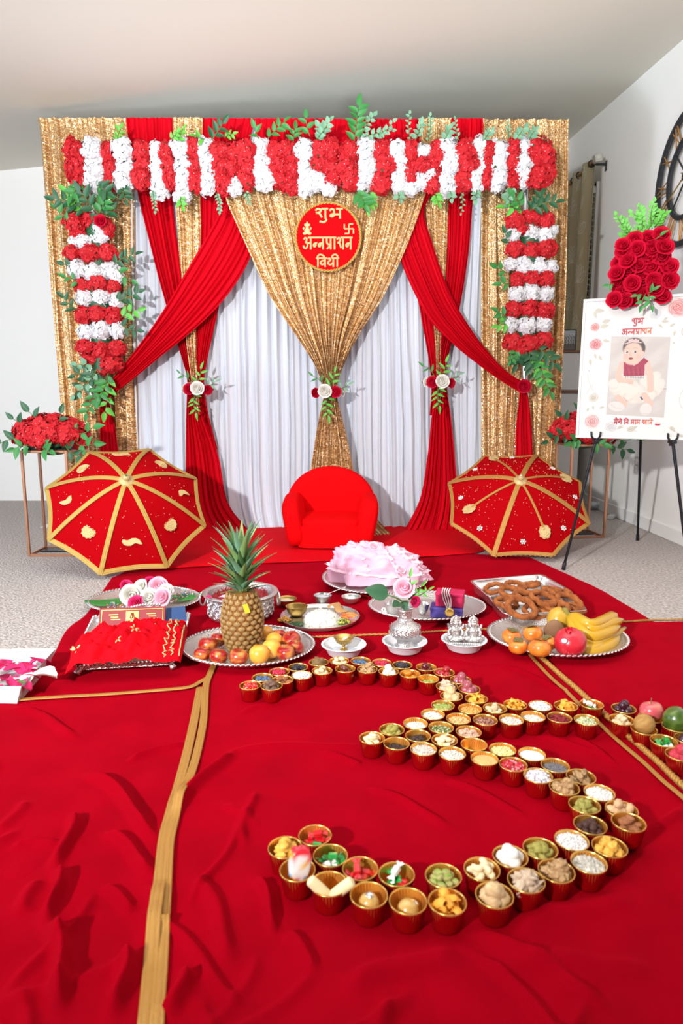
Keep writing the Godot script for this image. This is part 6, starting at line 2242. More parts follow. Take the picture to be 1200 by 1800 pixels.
func build_middle() -> void:
	var m := MB.new()
	# --- the plate of rice
	var s := oval_spot(492, 632, 1067, 1106, .016)
	var p: Vector3 = s[0]
	p.y = .008
	var R: float = s[1]
	var o := thing("steel_plate", "round steel plate of rice and side dishes in the middle of the cloth", "plate", p)
	m.lathe([Vector2(0, .002), Vector2(R * .9, .002), Vector2(R * .95, .006), Vector2(R * .985, .016), Vector2(R, .017), Vector2(R * .99, .014), Vector2(R * .96, .004), Vector2(R * .9, 0), Vector2(0, 0)], 56)
	obj("plate", m, M.steel, o)
	m = MB.new()
	m.col = lin("d6d2ca")
	var rc := G(566, 1092, .012)
	m.ball(Vector3.ZERO, Vector3(.068, .042, .05), 22, 12, 1.0, .12, 4)
	for k in 420:
		var an := rnd(0, TAU)
		var el := rnd(.0, 1.3)
		var d := Vector3(cos(an) * cos(el), sin(el), sin(an) * cos(el))
		m.xf = Transform3D(Basis.from_euler(Vector3(rnd(0, 6), rnd(0, 6), rnd(0, 6))), d * Vector3(.068, .042, .05))
		m.col = lin("dedad2") * rnd(.8, 1.0)
		m.ball(Vector3.ZERO, Vector3(.0014, .0014, .0045), 4, 3)
	var rm := one("rice_mound", m, M.vc, at(Vector3(rc.x, p.y + .003, rc.z)), "mound of cooked white rice in the middle of the steel plate", "rice")
	rm.set_meta("kind", "stuff")
	for q in [[500, 1091, .024, .014, "dc9a34", "curry_heap", "yellow brown dry curry at the left of the steel plate", "curry"], [521, 1098, .024, .008, "2f5a26", "greens_heap", "dark cooked greens at the front left of the steel plate", "greens"], [602, 1094, .026, .012, "9aa43a", "vegetable_heap", "green and yellow vegetable at the front right of the steel plate", "vegetable"], [562, 1097, .018, .012, "b06a30", "potato_cubes", "small brown potato cubes before the rice mound", "potato"]]:
		m = MB.new()
		var c := G(q[0], q[1], .012)
		for k in 60:
			var an := rnd(0, TAU)
			var rr := sqrt(rnd(0, 1))
			m.col = lin(q[4]) * rnd(.6, 1.3)
			m.xf = Transform3D(Basis.from_euler(Vector3(rnd(0, 6), rnd(0, 6), 0)), Vector3(cos(an) * rr * q[2], .003 + q[3] * (1 - rr), sin(an) * rr * q[2] * .6))
			m.ball(Vector3.ZERO, Vector3(.005, .003, .004), 5, 4)
		one(q[5], m, M.vc_gloss, at(Vector3(c.x, p.y + .003, c.z)), q[6], q[7]).set_meta("kind", "stuff")
	for k in 7:
		var c := G(606 + (k % 4) * 5, 1083 - k * 1.2 + 3, .022)
		m = MB.new()
		m.tube([Vector3(-.016, 0, 0), Vector3(0, .003, 0), Vector3(.017, 0, 0)], [.004, .0045, .003], 6)
		one("carrot_stick", m, mk("carrot%d" % k, ["e0762c", "d8652a", "e88a4a"][k % 3], .5), Transform3D(Basis(Vector3.UP, rnd(-.8, .3)), c), "orange carrot stick at the right of the steel plate", "carrot", "carrot sticks on the steel plate")
	var pc := G(592, 1070, .02)
	m = MB.new()
	m.grid(10, 8, func(u: float, v: float) -> Vector3: return Vector3((u - .5) * .085 * sqrt(sin(PI * clampf(v, .05, .95))), .012 * sin(u * 5.0) + .006, (.5 - v) * .05))
	one("flat_bread", m, mk("bread", "b98a58", .8), Transform3D(Basis(Vector3.UP, -.5), pc), "folded brown flat bread behind the rice mound", "bread")
	small_bowl("brass_bowl", "brass bowl standing on the steel plate behind the rice", G(521, 1083, .012) + Vector3(0, 0, -.01), .042, .036, M.brass)
	# --- three little bowls behind it
	var k0 := small_bowl("steel_bowl", "shallow steel bowl of clear soup behind the left of the steel plate", G(503, 1064, .008), .042, .028, M.brass)
	for q in [[617, 1059, .036, "M"], ]:
		small_bowl("steel_bowl", "shallow steel bowl behind the right of the steel plate", G(q[0], q[1], .008), .04, .026, M.steel)
	var sb := G(567, 1064, .008)
	small_bowl("silver_bowl", "footed silver bowl with a spoon in it, behind the rice", sb, .036, .042, M.silver)
	m = MB.new()
	m.ball(Vector3(0, .02, 0), Vector3(.028, .01, .028), 14, 6)
	one("milk_pudding", m, M.white_cloth, at(sb + Vector3(0, .012, 0)), "white pudding in the footed silver bowl", "pudding")
	m = MB.new()
	m.tube([Vector3(.0, .04, 0), Vector3(.035, .052, -.004), Vector3(.075, .066, -.012), Vector3(.09, .070, -.016)], [.004, .003, .0045, .006], 7, false, true, .4)
	m.ball(Vector3(-.01, .036, 0), Vector3(.014, .004, .01), 10, 6)
	one("spoon", m, M.silver, at(sb), "silver spoon standing in the footed silver bowl", "spoon")
	m = MB.new()
	m.ball(Vector3(0, .018, 0), Vector3(.034, .003, .034), 14, 5)
	one("soup", m, mk("soup", "d8cdb4", .1), at(k0.position), "pale soup in the left shallow steel bowl", "soup")
	# --- the pink dress on its tray
	var tr := oval_tray("silver oval tray under the pink dress", 568, 750, 992, 1047, 0.02, .024)
	p = tr[2]
	m = MB.new()
	var nz := FastNoiseLite.new()
	nz.seed = 31
	nz.frequency = 9.0
	var heap := func(u: float, v: float) -> Vector3:
		var an := TAU * u
		var el := PI / 2 * v
		var d := Vector3(cos(an) * cos(el), sin(el), -sin(an) * cos(el))
		var w := 1.0 + .24 * nz.get_noise_3d(d.x * .32, d.y * .5, d.z * .32) + .05 * absf(nz.get_noise_3d(d.x * .7 + 4, d.y, d.z * .7))
		var top := .150 * pow(sin(el), .6) * (1.0 - .22 * d.x)
		return Vector3(d.x * .205 * w, .012 + top * w, d.z * .118 * w) * (1.0 + .05 * cos(an * 9.0) * (1.0 - v))
	m.grid(72, 22, heap, true)
	var dr := thing("pink_dress", "folded pale pink tulle dress with rosettes heaped on a silver tray", "dress", Vector3(p.x + .012, tr[1], p.z + .01))
	obj("skirt", m, M.pink_tulle, dr)
	m = MB.new()
	m.grid(150, 4, func(u: float, v: float) -> Vector3:
		var b: Vector3 = heap.call(u * .66 + .42, .1)
		var fl := sin(u * 110.0) * .006 * v + sin(u * 31.0) * .008 * v
		var outd := Vector3(b.x, 0, b.z).normalized()
		return b + outd * (.002 + (.014 + fl) * v) + Vector3(0, -.008 * v + fl * .6, 0))
	obj("ruffle", m, M.pink_satin, dr)
	for q in [[.80, .7, .010], [.885, .8, .014], [.95, .85, .014], [.70, .4, .008]]:
		m = MB.new()
		m.grid(70, 4, func(u: float, v: float) -> Vector3:
			var a0: Vector3 = heap.call(q[0] + .012 * sin(u * 7.0), .06 + (q[1] - .06) * u)
			var a1: Vector3 = heap.call(q[0] + .03, .06 + (q[1] - .06) * u)
			var sd := (a1 - a0).normalized()
			var fl := sin(u * 62.0) * .002 * v + sin(u * 23.0 + q[0] * 40.0) * .004 * v
			var up := Vector3(a0.x * .6, .12, a0.z).normalized()
			return a0 + up * (.002 + q[2] * v * (.7 + .3 * sin(u * PI))) + sd * (fl * 1.4 + .010 * v))
		obj("ruffle", m, M.pink_satin, dr)
	for q in [[.70, .8, .2], [.83, .2, .25], [.95, .6, .2]]:
		rose("rosette", M.pink_satin, heap.call(q[0], q[1]) + Vector3(0, .004, .004), Vector3(.1, .6, .6), .022, dr)
	for k in 7:
		m = MB.new()
		m.ball(Vector3.ZERO, Vector3(.005, .016, .003), 7, 5)
		obj("fabric_petal", m, M.pearl, dr, Transform3D(Basis(Vector3.BACK, -.9 + k * .3), Vector3(.15, .085, .0) + Vector3(sin(-.9 + k * .3) * -.014, cos(-.9 + k * .3) * .014, 0)))
	# --- the gift tray
	tr = oval_tray("silver oval tray with the gift boxes and white beads", 650, 851, 1043, 1093, 0.03)
	var gb := G(787, 1086, tr[1] + .004)
	var by := -0.22
	var bb := thing("gift_box", "flat purple gift box under the magenta box", "box", Vector3(gb.x, tr[1] + .004, gb.z - .03), by)
	m = MB.new()
	m.box(Vector3(0, .014, 0), Vector3(.115, .028, .075), .002)
	obj("base", m, M.purple, bb)
	m = MB.new()
	m.box(Vector3(0, .0315, 0), Vector3(.119, .012, .079), .002)
	obj("lid", m, M.purple, bb)
	var bm := thing("gift_box", "magenta gift box wound with white strings of beads", "box", Vector3(gb.x + .012, tr[1] + .0425, gb.z - .035), by - .05)
	m = MB.new()
	m.box(Vector3(0, .022, 0), Vector3(.1, .044, .065), .002)
	obj("base", m, M.magenta_box, bm)
	m = MB.new()
	m.box(Vector3(0, .047, 0), Vector3(.104, .012, .069), .002)
	obj("lid", m, M.magenta_box, bm)
	var nk := thing("bead_necklace", "white bead strings with a gold medallion lying over the magenta box", "necklace", bm.position, by - .05)
	for k in 4:
		m = MB.new()
		var pts := smooth([Vector3(-.03 + k * .009, .054, -.03), Vector3(-.028 + k * .008, .0565, .0), Vector3(-.026 + k * .008, .054, .036), Vector3(-.02 + k * .009, .03, .0385), Vector3(.002 + (k - 1.5) * .004, -.002 + k * .002, .046)], 9)
		for q in pts:
			m.ball(q, Vector3.ONE * .0024, 5, 4)
		obj("bead_string", m, M.pearl, nk)
	m = MB.new()
	m.xf = Transform3D(Basis(Vector3.RIGHT, PI / 2), Vector3(.004, -.014, .05))
	m.lathe([Vector2(0, -.003), Vector2(.016, -.003), Vector2(.0175, 0), Vector2(.014, .003), Vector2(.011, .0045), Vector2(0, .005)], 22, 1, 1, .05, 11)
	obj("medallion", m, M.gold, nk)
	m = MB.new()
	for k in 60:
		var t := k / 60.0
		m.ball(Vector3(.05 * cos(t * 13.0) * (1 - t * .4) - .02, .004, .022 * sin(t * 13.0) + .012 * sin(t * 40)), Vector3.ONE * .0042, 6, 4)
	var ng := G(702, 1074, tr[1] + .006)
	one("bead_string", m, M.pearl, at(Vector3(ng.x, tr[1] + .005, ng.z)), "coil of white beads lying on the gift tray behind the vase", "beads")
	small_bowl("silver_cup", "small silver cup on the gift tray, left behind the vase", G(689, 1079, tr[1] + .004), .03, .042, M.silver, "cup")
	small_bowl("silver_cup", "small silver cup on the gift tray, right behind the vase", G(742, 1078, tr[1] + .004), .026, .038, M.silver, "cup")
	# --- vase with a rose
	var pb := paper_bowl("white paper bowl with teal printed rim under the silver vase", 671, 751, 1121, 1145)
	p = pb[1] + Vector3(0, .014, 0)
	o = thing("silver_vase", "engraved silver vase standing in a paper bowl of rice", "vase", p)
	var vs := .96
	m = MB.new()
	m.lathe([Vector2(0, 0), Vector2(.030, 0), Vector2(.033, .004), Vector2(.026, .012), Vector2(.026, .022), Vector2(.03, .027), Vector2(.046, .042), Vector2(.052, .058), Vector2(.046, .074), Vector2(.03, .086), Vector2(.023, .092), Vector2(.021, .1), Vector2(.021, .1), Vector2(.0225, .128), Vector2(.03, .136), Vector2(.041, .141), Vector2(.041, .144), Vector2(.028, .14), Vector2(.018, .13), Vector2(.016, .09), Vector2(0, .08)].map(func(q): return q * vs), 48)
	obj("body", m, M.hammered, o)
	m = MB.new()
	for k in 20:
		var an := TAU * k / 20
		for j in 2:
			m.xf = Transform3D(Basis(Vector3.UP, -an + PI / 2) * Basis(Vector3.BACK, .6 if j else -.6), Vector3(cos(an) * (.0505 if j else .049), .066 - j * .018, sin(an) * (.0505 if j else .049)))
			m.ball(Vector3.ZERO, Vector3(.0028, .006, .0014), 6, 5)
	obj("engraving", m, M.silver, o)
	m = MB.new()
	for y in [.093, .127]:
		var rg := []
		for i in 28:
			rg.append(Vector3(cos(TAU * i / 28) * .0225, y * vs, sin(TAU * i / 28) * .0225))
		m.tube(rg, .0025, 6, true)
	obj("neck_ring", m, M.silver, o)
	var fl := thing("rose_posy", "pink rose with leaves and a magenta bloom standing in the silver vase", "flowers", p + Vector3(0, .142, 0))
	rose("pink_rose", M.rose_pink, Vector3(-.004, .052, .002), Vector3(-.15, .6, .8), .035, fl)
	rose("magenta_flower", M.rose_magenta, Vector3(.03, .012, .018), Vector3(.5, .2, .9), .019, fl)
	for q in [[-.01, .01, .01, -.075, .03, .01, 1, .075], [0, .01, .01, -.02, .012, .04, 2, .045], [.01, .015, .0, .05, .06, .0, 5, .026], [.01, .015, .0, .075, .05, .0, 6, .022], [0, .02, -.01, .012, .09, -.01, 3, .03]]:
		spray(fl, Vector3(q[0], q[1], q[2]), Vector3(q[3], q[4], q[5]), q[6], q[7], M.leaf_dark if q[7] > .04 else M.leaf_light, "leaf_round" if q[7] > .04 else "leaf_slim", .08, Vector3(0, .45, 1))
	m = MB.new()
	for k in 5:
		m.tube([Vector3(0, -.05, 0), Vector3(.004 * (k - 2), .01, .002 * k)], .002, 5)
	obj("stems", m, M.stem, fl)
	# --- lamp in a paper bowl
	pb = paper_bowl("white paper bowl with teal printed rim under the brass lamp", 564, 644, 1124, 1148)
	p = pb[1] + Vector3(0, .012, 0)
	o = thing("oil_lamp", "small brass oil lamp goblet standing in a paper bowl of rice", "lamp", p + Vector3(.0, 0, .006))
	m = MB.new()
	m.lathe([Vector2(0, 0), Vector2(.017, 0), Vector2(.018, .003), Vector2(.006, .009), Vector2(.0045, .018), Vector2(.009, .022), Vector2(.024, .030), Vector2(.032, .045), Vector2(.033, .047), Vector2(.03, .046), Vector2(.02, .034), Vector2(0, .03)], 32)
	obj("body", m, M.brass, o)
	m = MB.new()
	m.ball(Vector3(0, .036, 0), Vector3(.021, .003, .021), 14, 5)
	obj("ghee", m, mk("ghee", "b88a2c", .2), o)
	m = MB.new()
	m.tube([Vector3(-.004, .037, 0), Vector3(.006, .043, 0), Vector3(.012, .047, .004)], [.004, .004, .002], 6)
	obj("wick", m, M.white_cloth, o)
	# --- silver figurines
	pb = paper_bowl("white paper bowl with teal printed rim under the silver figurines", 775, 856, 1113, 1140)
	p = pb[1] + Vector3(0, .014, 0)
	o = thing("silver_figurine", "pair of seated silver deity figurines on one base in a paper bowl", "figurine", p, -0.1)
	m = MB.new()
	m.box(Vector3(0, .008, 0), Vector3(.105, .014, .055), .004)
	for k in 16:
		m.ball(Vector3(-.048 + k * .0064, .012, .027), Vector3(.004, .005, .003), 6, 4)
	obj("base", m, M.silver, o)
	for sg in [-1.0, 1.0]:
		var x: float = sg * .026
		m = MB.new()
		m = MB.new()
		m.ball(Vector3(x, .022, .004), Vector3(.027, .011, .019), 14, 8)  # crossed legs
		m.ball(Vector3(x - .016, .026, .012), Vector3(.012, .008, .010), 10, 6)
		m.ball(Vector3(x + .016, .026, .012), Vector3(.012, .008, .010), 10, 6)
		m.ball(Vector3(x, .042, 0), Vector3(.015 if sg > 0 else .017, .019, .012), 14, 9)  # trunk
		m.ball(Vector3(x, .066, .003), Vector3(.0095, .011, .0095), 12, 9)  # head
		for k in 4:
			m.ball(Vector3(x, .075 + k * .0042, .001), Vector3(.0105 - k * .0022, .005, .0105 - k * .002), 12, 5)
		for k in 9:
			m.ball(Vector3(x + .010 * cos(k * .7), .05 - .001 * k, .0125 + .002 * sin(k)), Vector3.ONE * .0022, 6, 4)
		m.ball(Vector3(x, .045, -.009), Vector3(.022, .026, .006), 14, 8)
		m.ball(Vector3(x, .07, -.009), Vector3(.016, .016, .004), 14, 8)
		for e in [-1.0, 1.0]:
			m.tube([Vector3(x + e * .014, .052, .002), Vector3(x + e * .021, .043, .006), Vector3(x + e * .019, .034, .014)], [.0055, .0045, .004], 7)
			m.tube([Vector3(x + e * .014, .054, 0), Vector3(x + e * .022, .056, .003), Vector3(x + e * .023, .066, .005)], [.0045, .004, .0035], 7)
			if sg < 0:
				m.ball(Vector3(x + e * .0125, .067, .0), Vector3(.006, .008, .002), 8, 6)
		if sg < 0:
			m.tube([Vector3(x, .064, .011), Vector3(x, .054, .016), Vector3(x + .004, .044, .017), Vector3(x + .009, .041, .017)], [.004, .0036, .003, .0025], 7)
		obj("figure", m, M.hammered, o, Transform3D(Basis.IDENTITY.scaled(Vector3(1.08, 1.1, 1.15)), Vector3(0, -.001, 0)))
	# --- foil pans with fried rings
	var p1 := pan("foil_tray", "crimped aluminium foil tray standing behind the full one", [[824, 1020], [859, 1049], [1000, 1036], [952, 1009]], .056)
	var p2 := pan("foil_tray", "front aluminium foil tray heaped with fried dough rings", [[856, 1046], [886, 1080], [1034, 1073], [990, 1040]], .054)
	var fried := []
	for v in 3:
		var rm2 := MB.new()
		var pts := []
		var rd := []
		var nn := FastNoiseLite.new()
		nn.seed = 60 + v
		nn.frequency = 0.6
		for i in 40:
			var an := TAU * i / 40
			var e := Vector2(cos(an), sin(an))
			var rr := 1.0 + .13 * nn.get_noise_2d(e.x * 1.5, e.y * 1.5) + .03 * nn.get_noise_2d(e.x * 9, e.y * 9)
			pts.append(Vector3(e.x * rr, .12 * nn.get_noise_2d(e.x * 2 + 9, e.y * 2), e.y * rr * (.85 + .1 * v)))
			rd.append(.25 * (1.0 + .34 * nn.get_noise_2d(e.x * 7 + 30, e.y * 7)))
		rm2.tube(pts, rd, 12, true)
		for i in rm2.v.size():
			var k := nn.get_noise_3dv(rm2.v[i] * 3.0)
			var f := nn.get_noise_3dv(rm2.v[i] * 22.0)
			rm2.c[i] = lin("7c3c16").lerp(lin("b46a32"), clampf(.4 + k * .7 + f * .5, 0, 1))
			rm2.v[i] += rm2.v[i].normalized() * f * .03
		fried.append(rm2.mesh())
	var spots := [[868, 1034, .046, .05, .1, .2, "in the rear foil tray, at its left"], [905, 1030, .05, .06, .2, -.1, "in the rear foil tray, in the middle"], [930, 1028, .048, .055, -.1, .2, "in the rear foil tray, at its right"], [900, 1042, .055, .066, .25, .0, "bridging the two foil trays"], [890, 1060, .05, .05, .15, .15, "low at the left of the front foil tray"], [915, 1068, .058, .062, .55, .1, "large and facing forward in the front foil tray"], [925, 1048, .055, .075, .2, -.2, "topmost in the middle of the foil trays"], [955, 1052, .055, .072, .3, .2, "right of the topmost one"], [962, 1068, .05, .045, .1, .1, "low in the middle of the front foil tray"], [1000, 1058, .056, .058, .35, -.2, "large at the right end of the front foil tray"], [985, 1042, .05, .066, .2, .2, "at the right back of the front foil tray"], [940, 1074, .046, .04, .2, -.2, "low at the front of the front foil tray"], [978, 1066, .05, .055, .25, .1, "right of the middle in the front foil tray"], [970, 1036, .042, .07, -.1, .1, "at the back right, topmost"], [1008, 1070, .046, .04, .05, .1, "low in the right front corner of the front foil tray"]]
	for k in spots.size():
		var q: Array = spots[k]
		var c := G(q[0], q[1], q[3] + .008)
		one("fried_ring", fried[k % 3], M.vc_dull, Transform3D(Basis.from_euler(Vector3(q[4], rnd(0, 6), q[5]), EULER_ORDER_XYZ).scaled_local(Vector3.ONE * q[2] * .80), c), "golden brown fried dough ring " + q[6], "fried ring")
	# --- the fruit platter
	tr = oval_tray("silver oval platter of persimmons, pomegranate and bananas at the right", 862, 1099, 1086, 1158, 0.05, .028)
	fruit("mango", "mango", 981, 1090, 22, tr[1] + .012, "yellow green mango at the back of the fruit platter", "mango")
	fruit("sapodilla", "sapodilla", 973, 1109, 19, tr[1] + .006, "brown oval sapodilla standing left of the pomegranate", "sapodilla")
	for q in [[936, 1114, 18, "persimmon at the back of the group on the fruit platter"], [899, 1119, 17, "leftmost orange persimmon on the fruit platter"], [962, 1131, 16, "persimmon half hidden next to the pomegranate"], [910, 1136, 17, "persimmon at the front left of the fruit platter"], [948, 1140, 20, "frontmost persimmon of the fruit platter"]]:
		fruit("persimmon", "persimmon", q[0], q[1], q[2], tr[1] + .002, q[3], "persimmon")
	var pg := fruit("pomegranate", "pomegranate", 1002, 1129, 28, tr[1] + .002, "large shiny red pomegranate before the bananas", "pomegranate")
	var st := MB.new()
	st.ball(Vector3.ZERO, Vector3(.010, .007, .0012), 10, 5)
	obj("sticker", st, M.white_paint, pg, Transform3D(facing(Vector3(-.6, .35, .72)), Vector3(-.6, .35, .72) * .0535))
	for nm in ["mango", "sapodilla"]:
		var f: MeshInstance3D = get_node(nm).get_child(0)
		var f2: MB = fruit_mb("plain", 3)
		var hi := lin("c49a34") if nm == "mango" else lin("8e6a4c")
		var lo := lin("a8a840") if nm == "mango" else lin("77543a")
		for i in f2.v.size():
			f2.c[i] = lo.lerp(hi, clampf(.5 + .6 * sin(f2.v[i].x * 2.0 + f2.v[i].y), 0, 1))
			f2.v[i] *= Vector3(.92, 1.05, .9)
		f.mesh = f2.mesh()
		f.material_override = M.vc_gloss if nm == "mango" else M.vc_dull
	var st0 := G(997, 1082, tr[1] + .075)
	var bn := thing("banana_bunch", "bunch of ripe yellow bananas on the right half of the fruit platter", "bananas", Vector3(st0.x, tr[1], st0.z))
	for q in [[[1040, 1098, .075], [1075, 1084, .07], [1076, 1090, .055]], [[1040, 1106, .062], [1072, 1096, .06], [1094, 1090, .058]], [[1035, 1118, .05], [1068, 1112, .048], [1088, 1101, .05]], [[1030, 1130, .03], [1060, 1126, .026], [1098, 1104, .03]], [[1022, 1138, .02], [1042, 1140, .018], [1064, 1127, .025]], [[1030, 1142, .016], [1070, 1134, .016], [1088, 1118, .02]]]:
		var pts := [st0 - bn.position, st0.lerp(G(q[0][0], q[0][1], tr[1] + q[0][2]), .3) + Vector3(0, .006, 0) - bn.position]
		for e in q:
			pts.append(G(e[0], e[1], tr[1] + e[2]) - bn.position)
		pts = smooth(pts, 5)
		var rd := []
		for i in pts.size():
			var t := float(i) / (pts.size() - 1)
			rd.append(lerpf(.006, .0185, smoothstep(.06, .32, t)) * (1.0 - .62 * smoothstep(.8, 1.0, t)))
		m = MB.new()
		m.tube(pts, rd, 6)
		for i in m.v.size():
			var t := (i / 6) / float(pts.size())
			var col := lin("c8981c")
			if t > .93:
				col = lin("3a2c14")
			elif t < .2:
				col = lin("98983a").lerp(col, t / .2)
			m.c[i] = col * (1.0 + .05 * sin(i * 7.3))
		obj("banana", m, M.vc_gloss, bn)
	m = MB.new()
	m.tube([st0 + Vector3(.012, -.006, .0) - bn.position, st0 + Vector3(-.006, .008, 0) - bn.position, st0 + Vector3(-.012, .026, 0) - bn.position], [.014, .011, .009], 9)
	m.col = lin("6a5a2c")
	obj("stalk", m, mk("stalk", "8c8038", .6), bn)

# ---------------------------------------------------------------- the foil cups
const CUP_R := 0.0295
const CUP_H := 0.040

func cup_proto() -> Node3D:
	var o := Node3D.new()
	var r := CUP_R
	var m := MB.new()
	m.lathe([Vector2(0, .0005), Vector2(r * .74, .0005), Vector2(r * .76, .002), Vector2(r * .95, CUP_H - .004), Vector2(r * .965, CUP_H - .003)], 72, 1, 1, 0.03, 36)
	obj("body", m, M.cup_red, o)
	m = MB.new()
	m.lathe([Vector2(r * .955, CUP_H - .001), Vector2(r * .93, CUP_H - .004), Vector2(r * .73, .004), Vector2(r * .7, .002), Vector2(0, .002)], 64, 1, 1, 0.012, 32)
	obj("lining", m, M.cup_gold, o)
	m = MB.new()
	m.lathe([Vector2(r * .95, CUP_H - .004), Vector2(r * .985, CUP_H - .003), Vector2(r, CUP_H - .001), Vector2(r * .985, CUP_H + .0004), Vector2(r * .95, CUP_H - .0002), Vector2(r * .935, CUP_H - .002)], 64, 1, 1, 0.006, 32)
	obj("rim", m, M.rim_gold, o)
	return o

func lump(r: Vector3, bump: float, seed_: int, a: String, b: String, e := 1.0, nu := 9, nv := 7) -> MB:
	var m := MB.new()
	m.ball(Vector3.ZERO, r, nu, nv, e, bump, seed_)
	var nz := FastNoiseLite.new()
	nz.seed = seed_
	nz.frequency = 1.0
	for i in m.v.size():
		m.c[i] = lin(a).lerp(lin(b), clampf(.45 + nz.get_noise_3dv(m.v[i] / r.x * 2.2) * 1.3, 0, 1)) * 0.82
	return m

func piece(kind: String) -> Array:  # [mesh, material, spacing radius, parts]
	if S.has("piece_" + kind):
		return S["piece_" + kind]
	var m := MB.new()
	var mat: Material = M.vc
	var r := .008
	var parts := []
	match kind:
		"strawberry":
			r = .0125
			m.lathe([Vector2(.0005, -.016), Vector2(.005, -.013), Vector2(.010, -.004), Vector2(.0125, .005), Vector2(.010, .011), Vector2(.0005, .012)], 14)
			for i in m.v.size():
				m.c[i] = lin("c4121e")
			m.col = lin("e8c060")
			for k in 40:
				var y := rnd(-.012, .008)
				var rr := .0128 * sqrt(clampf((y + .0165) / .022, 0, 1))
				m.ball(Vector3(cos(k * 2.4) * rr, y, sin(k * 2.4) * rr), Vector3.ONE * .0009, 4, 3)
			mat = M.vc_gloss
			var lf := MB.new()
			for k in 6:
				lf.xf = Transform3D(Basis(Vector3.UP, TAU * k / 6), Vector3(0, .0115, 0))
				lf.tri(Vector3(-.003, 0, 0), Vector3(.003, 0, 0), Vector3(0, .002, .012))
			parts = [["leaf_crown", lf.mesh(), M.leaf_light]]
		"blueberry":
			r = .0066
			m = lump(Vector3.ONE * r, .04, 3, "3d5378", "6d86a8")
			m.col = lin("2a3550")
			m.ball(Vector3(0, r * .93, 0), Vector3(r * .4, r * .14, r * .4), 8, 4)
		"raspberry", "blackberry":
			r = .0085
			var c := "b8183e" if kind == "raspberry" else "1e1826"
			m.col = lin(c)
			for k in 34:
				var y := 1.0 - 2.0 * (k + .5) / 34
				var q := sqrt(1 - y * y)
				m.col = lin(c) * rnd(.8, 1.3)
				m.ball(Vector3(cos(k * 2.4) * q * .0068, y * .0085, sin(k * 2.4) * q * .0068), Vector3.ONE * .0028, 6, 4)
			mat = M.vc_gloss
		"almond":
			r = .0085
			m = lump(Vector3(.0125, .0045, .0075), .06, 4, "9a5a34", "b8764a")
		"chunk":
			r = .0095
			m = lump(Vector3(.012, .008, .009), .8, 5, "5a3c2c", "8a6a52", .7)
		"jaggery":
			r = .02
			m = lump(Vector3(.021, .016, .019), .5, 6, "6f5230", "9c7a4a", .8, 14, 10)
		"walnut":
			r = .011
			m = lump(Vector3(.0135, .009, .011), .9, 7, "a87848", "d8b484", .9, 16, 11)
		"cashew":
			r = .0085
			var pts := []
			for i in 8:
				var a := -1.2 + 2.6 * i / 7.0
				pts.append(Vector3(cos(a) * .009 - .005, 0, sin(a) * .009))
			m.col = lin("e8d2a8")
			m.tube(pts, [.002, .0045, .0055, .0055, .005, .005, .0042, .002], 8)
		"date":
			r = .0105
			m = lump(Vector3(.0155, .009, .0092), .25, 8, "5a2418", "84402a")
			mat = M.vc_gloss
		"white_ball":
			r = .0105
			m = lump(Vector3.ONE * r, .18, 9, "ece6da", "f6f2ea", 1.0, 12, 9)
		"apricot":
			r = .0105
			m = lump(Vector3(.0125, .0065, .011), .35, 10, "d87818", "eda23a")
			mat = M.vc_gloss
		"cherry":
			r = .0105
			m = lump(Vector3.ONE * r, .03, 11, "4c0a18", "7a1226", 1.0, 12, 9)
			mat = M.vc_gloss
		"red_cherry":
			r = .0105
			m = lump(Vector3.ONE * r, .03, 12, "98101c", "c01c2a", 1.0, 12, 9)
			mat = M.vc_gloss
		"grape":
			r = .012
			m = lump(Vector3(.0125, .0145, .0125), .03, 13, "9a3848", "c8707a", 1.0, 12, 9)
			mat = M.vc_gloss
		"ginger":
			r = .011
			m = lump(Vector3(.017, .009, .010), .9, 14, "c9a98c", "e2cbb0", .8, 12, 9)
		"nut_shell":
			r = .013
			m = lump(Vector3(.0155, .0125, .0135), .3, 15, "d8ae78", "ecd0a4", 1.0, 14, 10)
		"chip":
			r = .0085
			m.grid(6, 4, func(u: float, v: float) -> Vector3: return Vector3((u - .5) * .023, .005 * sin(u * 5.0) + .003 * sin(v * 4.0), (v - .5) * .014 * (1.0 - .4 * absf(u - .5))))
			mat = mk("chip", "eda636", .6)
		"toffee_red", "toffee_green", "toffee_white":
			r = .0115
			m.box(Vector3.ZERO, Vector3(.016, .010, .011), .002)
			for sg in [-1.0, 1.0]:
				m.xf = Transform3D(Basis.IDENTITY, Vector3(sg * .008, 0, 0))
				m.grid(5, 2, func(u: float, v: float) -> Vector3: return Vector3(sg * v * .009, .002 * sin(u * 19.0) * v, (u - .5) * (.005 + .012 * v)))
			var hues := {"toffee_red": "c8141e", "toffee_green": "1f8f3c", "toffee_white": "e4e0dc"}
			for i in m.v.size():
				m.c[i] = lin(hues[kind]) if absf(m.v[i].x) > .0045 or i % 3 else lin(hues[kind]).lerp(lin("f0e0b0"), .4)
			mat = M.vc_gloss
		"peanut_shell":
			r = .0115
			var pts := []
			for i in 9:
				pts.append(Vector3(-.02 + .005 * i, .001 * sin(i), 0))
			m.col = lin("d4aa80")
			m.tube(pts, [.002, .007, .0088, .0078, .0065, .0075, .0088, .007, .002], 9)
			for i in m.v.size():
				m.c[i] = lin("d4aa80") * (1.0 + .1 * sin(i * 5.1))
		"pistachio":
			r = .0065
			m = lump(Vector3(.0095, .0052, .006), .1, 16, "c8b878", "9aa050")
			m.col = lin("7d9a3a")
			m.ball(Vector3(.001, .002, 0), Vector3(.0075, .0045, .0032), 7, 5)
		"raisin_green":
			r = .0072
			m = lump(Vector3(.0105, .0058, .0065), .45, 17, "8c8434", "b8ac58")
